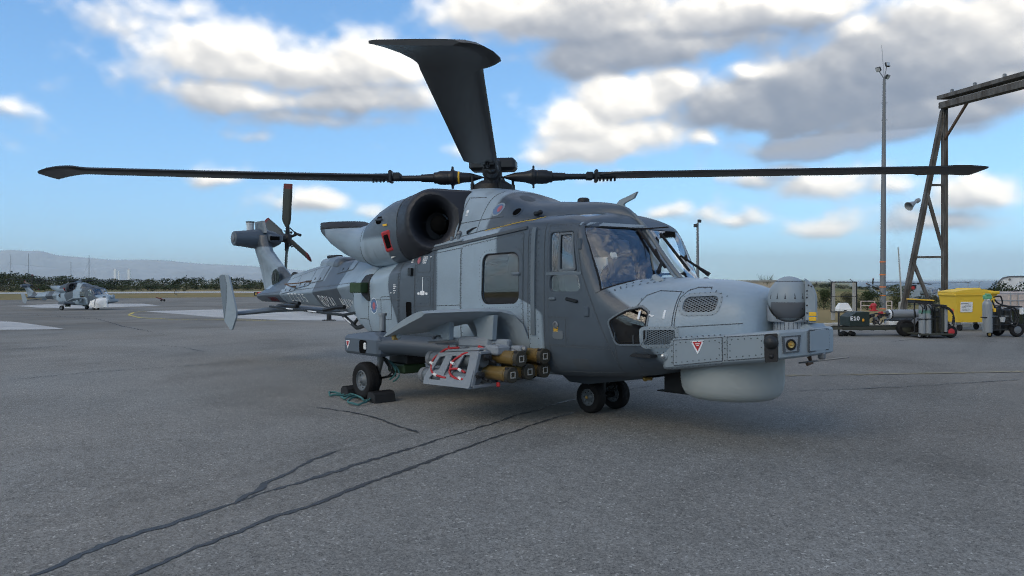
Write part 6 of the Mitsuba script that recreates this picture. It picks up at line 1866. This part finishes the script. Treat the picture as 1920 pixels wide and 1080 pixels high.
# second gas trolley
p = spot(1868, 631)
S = p[1] / 1420
k = thing('gas_trolley', 'dark trolley with one tall grey gas bottle and green valve gear at the right edge', 'gas trolley')
A = lambda m: xf(m, p)
b_ = sub(k, 'gas_bottle', A(xf(bottle(8.2 * S, 62 * S), (-23 * S, -.15, .12))), 'cylinder_grey')
sub(k, f'{b_.split("__")[-1]}__collar', A(lathe([(0, 0), (5 * S, 0), (5 * S, 3 * S), (0, 3 * S)], 20, (-23 * S, -.15, .12 + 60 * S))), 'white_paint')
sub(k, 'valve_block', A(rbox((13 * S, .16, 9 * S), (-23 * S, -.15, 74 * S), .03)), 'valve_green')
sub(k, 'valve_block', A(rbox((8 * S, .10, 4 * S), (-24 * S, -.20, 79 * S), .01)), 'valve_green')
sub(k, 'bottle_strap', A(rbox((18 * S, .20, .03), (-23 * S, -.15, .52), .01)), 'soot_black')
for x, r_, h_ in ((8, 10, 44), (24, 9, 42)):
    tk = sub(k, 'tank', A(xf(bottle(r_ * S, h_ * S), (x * S, .12, .16))), 'dark_plastic')
    sub(k, f'{tk.split("__")[-1]}__hoop', A(lathe([(r_ * S + .001, .40), (r_ * S + .008, .40), (r_ * S + .008, .44), (r_ * S + .001, .44)], 24, (x * S, .12, .12))), 'dull_steel')
for a, b in (((-14, 12), (46, 14)), ((-14, 22), (46, 22)), ((-14, 8), (-16, 70)), ((46, 8), (48, 46)), ((3, 8), (3, 56)), ((-12, 68), (4, 30)), ((30, 8), (30, 50)), ((-8, 58), (40, 56))):
    sub(k, 'frame_tube', A(rod((a[0] * S, -.10, a[1] * S), (b[0] * S, -.10, b[1] * S), .020)), 'dark_plastic')
for pts in ([(-16, 74), (-4, 76), (0, 64), (-8, 56)], [(10, 54), (20, 50), (26, 36), (22, 26), (14, 34), (16, 50)], [(8, 56), (22, 54), (30, 36), (24, 20), (12, 28), (12, 50)], [(-14, 70), (-6, 62), (8, 58), (36, 56)], [(44, 36), (50, 26), (46, 14)]):
    hose(k, [(p[0] + x * S, p[1] - .26, p[2] + z * S) for x, z in pts], .02)
sub(k, 'filter_bowl', A(lathe([(0, 0), (.05, 0), (.07, .12), (0, .13)], 16, (2 * S, -.22, 28 * S))), 'lamp_glass')
sub(k, 'filter_bowl', A(rbox((.10, .08, .18), (38 * S, -.2, 48 * S), .02)), 'white_paint')
sub(k, 'regulator', A(rbox((.06, .06, .10), (-12 * S, -.2, 50 * S), .01)), 'yellow_paint')
small_wheel(k, p + (30 * S, -.18, .19), .19, .09, 'dull_steel')
small_wheel(k, p + (16 * S, .30, .19), .19, .09, 'dark_plastic')
small_wheel(k, p + (-19 * S, -.15, .07), .07, .045, 'brass', 'castor', (.7, .7, 0))

# trailer with a grey pressure cylinder
p = spot(1665, 629)
S = p[1] / 1420
k = thing('trailer', 'low olive equipment trailer carrying a grey cylinder and a dark control box', 'trailer')
A = lambda m: xf(m, p)
for y in (-.32, .32):
    sub(k, 'chassis_rail', A(rbox((150 * S, .05, .09), (-20 * S, y, 15 * S), .01)), 'olive')
sub(k, 'drawbar', A(cat(bar((-95 * S, -.32, 15 * S), (-124 * S, 0, 13 * S), .06), bar((-95 * S, .32, 15 * S), (-124 * S, 0, 13 * S), .06))), 'olive')
for x in (-60, -38, -15):
    sub(k, 'cross_member', A(rbox((.05, .7, .06), (x * S, 0, 13 * S), .01)), 'olive')
sub(k, 'jockey_leg', A(rod((-98 * S, -.2, 2 * S), (-98 * S, -.2, 45 * S), .025)), 'dark_plastic')
cb = m3.Manifold.hull_points(np.array([(x * S, y, z * S) for x, z in ((-81, 19), (-44, 19), (-44, 45), (-68, 45), (-81, 36)) for y in (-.3, .3)], float))
cb_ = sub(k, 'control_box', A(to_tm(cb)), 'dark_green_bin', 20)
sub(k, f'{cb_.split("__")[-1]}__lettering', A(xf(meshkit.text_mesh('E10', .10, .004, True), (-80 * S, -.303, 30 * S), ('x', 90))), 'letter_white', False)
sub(k, f'{cb_.split("__")[-1]}__lamp', A(rbox((.06, .04, .08), (-56 * S, -.31, 30 * S), .015)), 'amber_lens')
cy_ = sub(k, 'pressure_cylinder', A(lathe([(0, -4 * S), (6 * S, -3 * S), (8.6 * S, 2 * S), (8.6 * S, 66 * S), (0, 66 * S)], 28, (-2 * S, -.05, 40 * S), (1, 0, 0))), 'cylinder_grey')
sub(k, f'{cy_.split("__")[-1]}__white_ring', A(lathe([(8.65 * S, 0), (8.8 * S, 0), (8.8 * S, 4 * S), (8.65 * S, 4 * S)], 28, (-2 * S, -.05, 40 * S), (1, 0, 0))), 'letter_white')
for x in (2, 44):
    sub(k, 'cylinder_strap', A(lathe([(8.62 * S, 0), (8.95 * S, 0), (8.95 * S, 2.5 * S), (8.62 * S, 2.5 * S)], 28, (x * S, -.05, 40 * S), (1, 0, 0))), 'dark_plastic')
sub(k, 'cradle', A(rbox((60 * S, .5, 9 * S), (30 * S, 0, 26 * S), .02)), 'dark_plastic')
sub(k, 'cradle', A(rbox((26 * S, .3, 7 * S), (6 * S, -.16, 24 * S), .01)), 'white_paint')
for x, z, r_, mt in ((-14, 40, .05, 'brass'), (-22, 36, .045, 'dark_plastic'), (-30, 32, .05, 'dull_steel'), (-20, 43, .04, 'red_paint'), (-10, 44, .045, 'dull_steel'), (-36, 38, .05, 'dark_plastic'), (-26, 27, .05, 'tote_plastic')):
    sub(k, 'valve', A(cat(lathe([(0, -.05), (r_, -.05), (r_, .05), (0, .05)], 14, (x * S, -.2, z * S), (.3, -1, .2)), rod((x * S, -.2, z * S), (x * S + .05, .1, z * S - .1), .018))), mt)
for pts in ([(-40, 36), (-30, 42), (-16, 40), (-4, 42)], [(-38, 28), (-28, 24), (-22, 36), (-8, 38)], [(-36, 22), (-30, 30), (-24, 22), (-18, 30)]):
    hose(k, [(p[0] + x * S, p[1] - .25, p[2] + z * S) for x, z in pts], .018)
small_wheel(k, p + (18 * S, -.40, .235), .235, .16, 'olive')
small_wheel(k, p + (46 * S, .40, .235), .235, .16, 'olive')
small_wheel(k, p + (50 * S, -.40, .235), .235, .16, 'olive')
fa = np.linspace(.2, 2.9, 14)
fen = skin([np.array([(50 * S + .29 * math.cos(a), y, .235 + .29 * math.sin(a)) for y in (-.54, -.28)] + [(50 * S + .275 * math.cos(a), y, .235 + .275 * math.sin(a)) for y in (-.28, -.54)]) for a in fa])
sub(k, 'mudguard', A(fen), 'mast_grey', 30)
sub(k, 'number_plate', A(rbox((.34, .01, .10), (18 * S, -.50, .30), .003)), 'dark_plastic', False)
sub(k, 'chain_heap', A(cat(*[xf(trimesh.creation.icosphere(1, .07), (-92 * S + .09 * j, -.12 + .05 * (j % 3), .05 + .03 * (j % 2))) for j in range(5)])), 'soot_black', kind='stuff')

# other bits round the park
k = thing('tube_frame', 'upright black tube frame with two pale posts beside the trailer drawbar', 'frame')
D = 29.0
c = {n_: at(x, y, D) for n_, (x, y) in dict(a=(1559, 529), b=(1606, 529), c=(1606, 585), d=(1558, 585)).items()}
for i, j in ('ab', 'bc', 'cd', 'da'):
    sub(k, 'tube', rod(c[i], c[j], .022), 'soot_black')
for x, y1 in ((1562, 604), (1602, 600)):
    a, b = at(x, 530, D + .3), at(x, y1, D + .3)
    b[2] = 0
    sub(k, 'post', bar(b, a, .12), 'concrete_grey', False)
    sub(k, 'barb_arm', rod(a, a + np.array([-.18, 0, .14]), .014), 'dull_steel')
sub(k, 'mid_rail', rod(at(1559, 556, D), at(1606, 556, D), .012), 'soot_black')
p = spot(1581, 583)
k = thing('barrier_block', 'white plastic road barrier block on the grass behind the trailer', 'barrier')
sub(k, 'block', xf(to_tm(m3.Manifold.hull_points(np.array([(sx * x, sy * y, z) for x, y, z in ((.36, .25, 0), (.36, .25, .10), (.20, .12, .42)) for sx in (-1, 1) for sy in (-1, 1)], float))), p), 'white_paint', 20)
sub(k, 'slot', xf(rbox((.16, .52, .05), (0, 0, .03), .005), p), 'soot_black')
p = spot(1638, 583)
k = thing('hydrant', 'small red fire hydrant on the grass near the floodlight mast', 'hydrant')
sub(k, 'body', lathe([(0, 0), (.22, 0), (.22, .04), (.13, .06), (.13, .26), (.17, .28), (.15, .36), (.07, .42), (0, .43)], 20, p), 'red_paint')
sub(k, 'outlet', lathe([(0, 0), (.07, 0), (.07, .10), (0, .10)], 14, p + (-.12, 0, .20), (-1, -.3, 0)), 'red_paint')
for x0, x1 in ((1614, 1640), (1662, 1672)):
    k = thing('hand_rail', 'low tan hand rail left of the floodlight mast' if x0 < 1650 else 'low tan hand rail right of the floodlight mast', 'hand rail')
    D = 42
    for x in (x0, x1):
        a = at(x, 565, D)
        sub(k, 'post', rod((a[0], a[1], float(ground_z(a[0], a[1]))), a, .03), 'tote_plastic')
    for y in (565, 573):
        sub(k, 'rail', rod(at(x0, y, D), at(x1, y, D), .028), 'tote_plastic')
# kerb of separate stones along the apron edge
K0, K1 = spot(1545, 613.5), spot(1965, 613)
n = 26
k = thing('kerb', 'low pale kerb of concrete stones along the edge of the apron', 'kerb')
for j in range(n):
    a, b = lerp(K0, K1, j / n), lerp(K0, K1, (j + .985) / n)
    a[2] = b[2] = .06 + .006 * math.sin(j * 2.1)
    sub(k, 'stone', bar(a, b, .26, .15, .02), 'concrete_grey', False)
# plastic tote and bin cut by the right edge
p = spot(1915, 607)
S = p[1] / 1420
k = thing('liquid_tote', 'translucent plastic liquid tote in a cage behind the second trolley', 'tote')
sub(k, 'tank', xf(rbox((1.0, 1.0, .95), (.12, .5, .62), .10), p), 'tote_plastic', 30)
for z in (.3, .55, .8, 1.05):
    sub(k, 'cage_bar', xf(cat(bar((-.39, -.02, z), (.63, -.02, z), .025), bar((-.39, -.02, z), (-.39, 1.0, z), .025)), p), 'galvanised', False)
for x in (-.38, -.12, .14, .40):
    sub(k, 'cage_bar', xf(bar((x, -.02, .12), (x, -.02, 1.08), .025), p), 'galvanised', False)
sub(k, 'pallet', xf(rbox((1.1, 1.1, .12), (.12, .5, .07), .01), p), 'dull_steel')
sub(k, 'lid', xf(lathe([(0, 0), (.12, 0), (.11, .04), (0, .05)], 18), p + (.12, .5, 1.10)), 'soot_black')
p = spot(1926, 622)
k = thing('wheeled_bin', 'dark green wheeled bin at the right edge of the frame', 'bin')
tb = m3.Manifold.hull_points(np.array([(sx * (.22 + .06 * t_), sy * (.24 + .07 * t_), .08 + .52 * t_) for sx in (-1, 1) for sy in (-1, 1) for t_ in (0, 1)], float))
sub(k, 'tub', xf(to_tm(tb), p), 'dark_green_bin', 20)
sub(k, 'lid', xf(rbox((.62, .68, .07), (0, 0, .63), .03), p), 'dark_plastic', 20)
for s in (-1, 1):
    small_wheel(k, p + (s * .2, .1, .10), .10, .05, 'dark_plastic', 'wheel', (1, 0, 0))
# low buildings and lamps beyond
D = 62.0
a, b = at(1340, 526, D), at(1462, 526, D)
z0 = float(ground_z(a[0], a[1])) - .2
k = thing('boundary_wall', 'low pale stone wall with a flat coping behind the helicopter nose', 'wall')
n = 6
for j in range(n):
    u_, v_ = lerp(a, b, j / n), lerp(a, b, (j + .99) / n)
    sub(k, 'bay', box((v_[0] - u_[0], .3, a[2] - .12 - z0), ((u_[0] + v_[0]) / 2, D, (z0 + a[2] - .12) / 2)), 'stone_tan', False)
    sub(k, 'coping', box((v_[0] - u_[0] + .02, .45, .13), ((u_[0] + v_[0]) / 2, D, a[2] - .052)), 'concrete_grey', False)
D = 75.0
pr = [at(x, y, D) for x, y in ((1869, 536), (1872, 528), (1880, 521), (1892, 518.5), (1960, 518), (2040, 518))]
k = thing('white_shelter', 'white curved-roof shelter behind the dark bush at the right edge', 'shelter')
ol = sg.Polygon([(q[0], q[2]) for q in pr] + [(pr[-1][0], -1.5), (pr[0][0], -1.5)])
m = prism(ol, 12)
v = np.array(m.vertices)
v[:, 0] += v[:, 2] * pr[0][0] / D * 1.05
sub(k, 'roof', to_tm(man(trimesh.Trimesh(np.stack([v[:, 0], D + v[:, 2], v[:, 1]], 1), m.faces[:, ::-1], process=False))), 'roof_white', 30)
sub(k, 'edge_trim', tube([q + np.array([0, -.05, 0]) for q in pr], .07, 6), 'dull_steel')
sub(k, 'wall_vent', xf(lathe([(0, 0), (.12, 0), (.10, .08), (0, .08)], 14, at(1893, 524, D - .02), (0, -1, 0))), 'dull_steel')
for x, lab in ((1815, 'twin-armed street lamp far off left of the shelter'), (1836, 'second twin-armed street lamp far off, nearest the shelter')):
    D = 235.0
    a = at(x, 529, D)
    k = thing('street_lamp', lab, 'street lamp')
    sub(k, 'post', rod((a[0], a[1], float(ground_z(a[0], a[1]))), a, .09, 6), 'galvanised')
    for s in (-1, 1):
        f = sub(k, 'arm', tube([a, a + np.array([s * .7, 0, .12])], .06, 5), 'galvanised')
        sub(k, f'{f.split("__")[-1]}__lantern', rbox((.5, .2, .10), a + np.array([s * .85, 0, .12]), .02), 'dull_steel', False)

# ------------------------------------------------------------------ the other helicopters
def second(key, label, yaw, pos, mat_from, skip=()):
    """a further aircraft of the same kind: its main parts again under its own key"""
    M = np.eye(4)
    c_, s_ = math.cos(math.radians(yaw)), math.sin(math.radians(yaw))
    M[:3, :3] = [[c_, s_, 0], [-s_, c_, 0], [0, 0, 1]]
    M[:3, 3] = pos
    mat = f'camo_{key.split("_")[-1]}'
    if 'far' in key:
        scene[mat] = {'type': 'twosided', 'bsdf': {'type': 'principled', 'base_color': mikit.proc(camo(M)), 'roughness': .45, 'specular': .5}}
    kk_ = thing('naval_helicopter', label, 'helicopter')
    big = ('fuselage', 'tail_boom', 'gearbox_cowling', 'engine_cowling', 'tail_fin', 'tail_rotor', 'tailplane', 'rotor_hub', 'main_wheel', 'nose_wheel', 'sponson', 'nose_shelf', 'radome', 'camera_turret', 'weapon_wing', 'main_leg', 'nose_leg', 'flotation_box', 'nose_bay_fairing')
    small = ('air_intake', 'jet_pipe', 'tail_blade', 'blade_tip', 'end_plate', 'rotor_blade', 'blade_arm', 'damper_boot', 'gearbox_fairing', 'windscreen', 'door_window', 'cabin_window', 'rim', 'axle_tube', 'pylon', 'bulkhead', 'coaming', 'crew_seat', 'dispenser_plate', 'screen_post', 'drain_frame')
    base = lambda n_: n_[:-4] if n_[-4:-3] == '_' and n_[-3:].isdigit() else n_
    for key_ in [q for q in scene if q.startswith(H + '__')]:
        f = key_[len(H) + 2:].split('__')
        if base(f[0]) in big and base(f[0]) not in skip and (len(f) == 1 or base(f[1]) in small):
            d = {**scene[key_], 'to_world': mi.ScalarTransform4f(M)}
            if d['bsdf'].get('id') == 'camo_near':
                d['bsdf'] = {'type': 'ref', 'id': 'paint_light' if 'east' in key else mat}
            scene[kk_ + '__' + '__'.join(f)] = d
    return kk_, M


D = 77.0
q = at(152, 560, D)
k, M = second('helicopter_far', 'grey camouflaged helicopter parked far off at the left with a white sheet over its side', 20.0, (q[0], q[1], float(ground_z(q[0], q[1]))), None, ('radome',))
W2 = lambda x, y, z: (M @ np.array([x, y, z, 1.0]))[:3]
rg = np.random.default_rng(8)
cl = m3.Manifold.hull_points(np.array([W2(t_[0] + 1.75, t_[1], t_[2]) for t_ in ((1.0, -1.45, .45), (1.1, -1.45, .95), (1.7, -1.5, 1.15), (2.6, -1.3, 1.30), (3.05, -1.25, 1.25), (3.15, -1.3, .35), (2.0, -1.6, .25), (1.2, -1.0, .45), (3.0, -.95, 1.2), (1.3, -1.0, 1.0), (2.9, -.95, .35), (2.3, -1.7, .8))], float))
cm = to_tm(cl.refine_to_length(.14))
cm.merge_vertices()
v = np.array(cm.vertices)
v += (meshkit.fbm(v * 2.2, 3, 3)[:, None] - .5) * .30 * cm.vertex_normals
cm.vertices = v
kc = add('dust_sheet', cm, 'cover_white', 25, 'white dust sheet bundled over the weapons of the distant helicopter', 'dust sheet')
add(f'{kc}__strap', tube([W2(3.75, -1.62, .3), W2(3.7, -1.68, .8), W2(3.65, -1.42, 1.2)], .03, 5), 'dull_steel', False)
D = 105.0
q = at(1722, 571, D)
k, M = second('helicopter_east', 'light grey helicopter with red intake covers parked behind the gantry', 63.0, (q[0], q[1], q[2]), None)
for s in (-1, 1):
    ln = np.array([.80, s * .60, .02])
    ln = M[:3, :3] @ (ln / np.linalg.norm(ln))
    f = 'engine_cowling' if s < 0 else 'engine_cowling_001'
    add(f'{k}__{f}__intake_cover', lathe([(0, -.12), (.36, -.12), (.36, .06), (.30, .10), (0, .10)], 24, (M @ np.array([-.25, s * .80, 2.335, 1]))[:3], ln), 'red_paint', 30)

# the long low hangar behind the viewer, which the cabin window mirrors
plain('hangar_sheet', (.085, .090, .095), .7)
plain('hangar_roof', (.13, .13, .13), .7)
k = thing('hangar', 'long dark hangar behind the viewer, mirrored in the cabin window', 'hangar')
x0, x1, yh, hh = -52.0, 30.0, -34.0, 6.5
sub(k, 'wall', box((x1 - x0, 18, hh), ((x0 + x1) / 2, yh - 9, hh / 2)), 'hangar_sheet', False)
sub(k, 'roof', to_tm(m3.Manifold.hull_points(np.array([(x, y, z) for x in (x0 - .5, x1 + .5) for y, z in ((yh + .6, hh), (yh - 18.6, hh), (yh - 9, hh + 2.4))], float))), 'hangar_roof', False)
for j in range(8):
    a = x0 + 4 + j * 9.6
    d_ = sub(k, 'door', rbox((7.6, .16, 5.2), (a + 3.8, yh + .08, 2.65), .03), 'dull_steel' if j % 3 == 1 else 'hangar_sheet', False)
    for i in range(4):
        sub(k, f'{d_.split("__")[-1]}__rib', rbox((.10, .08, 5.0), (a + 1.0 + 1.85 * i, yh + .20, 2.6), .02), 'galvanised', False)


# ------------------------------------------------------------------ haze round the whole place
scene['haze'] = {'type': 'cube', 'to_world': T4().translate([0, 2000, 520]).scale([29000, 33000, 560]), 'bsdf': {'type': 'null'}, 'interior': {'type': 'ref', 'id': 'air'}}
labels['haze'] = {'kind': 'stuff', 'label': 'thin blue haze over the plain and hills'}
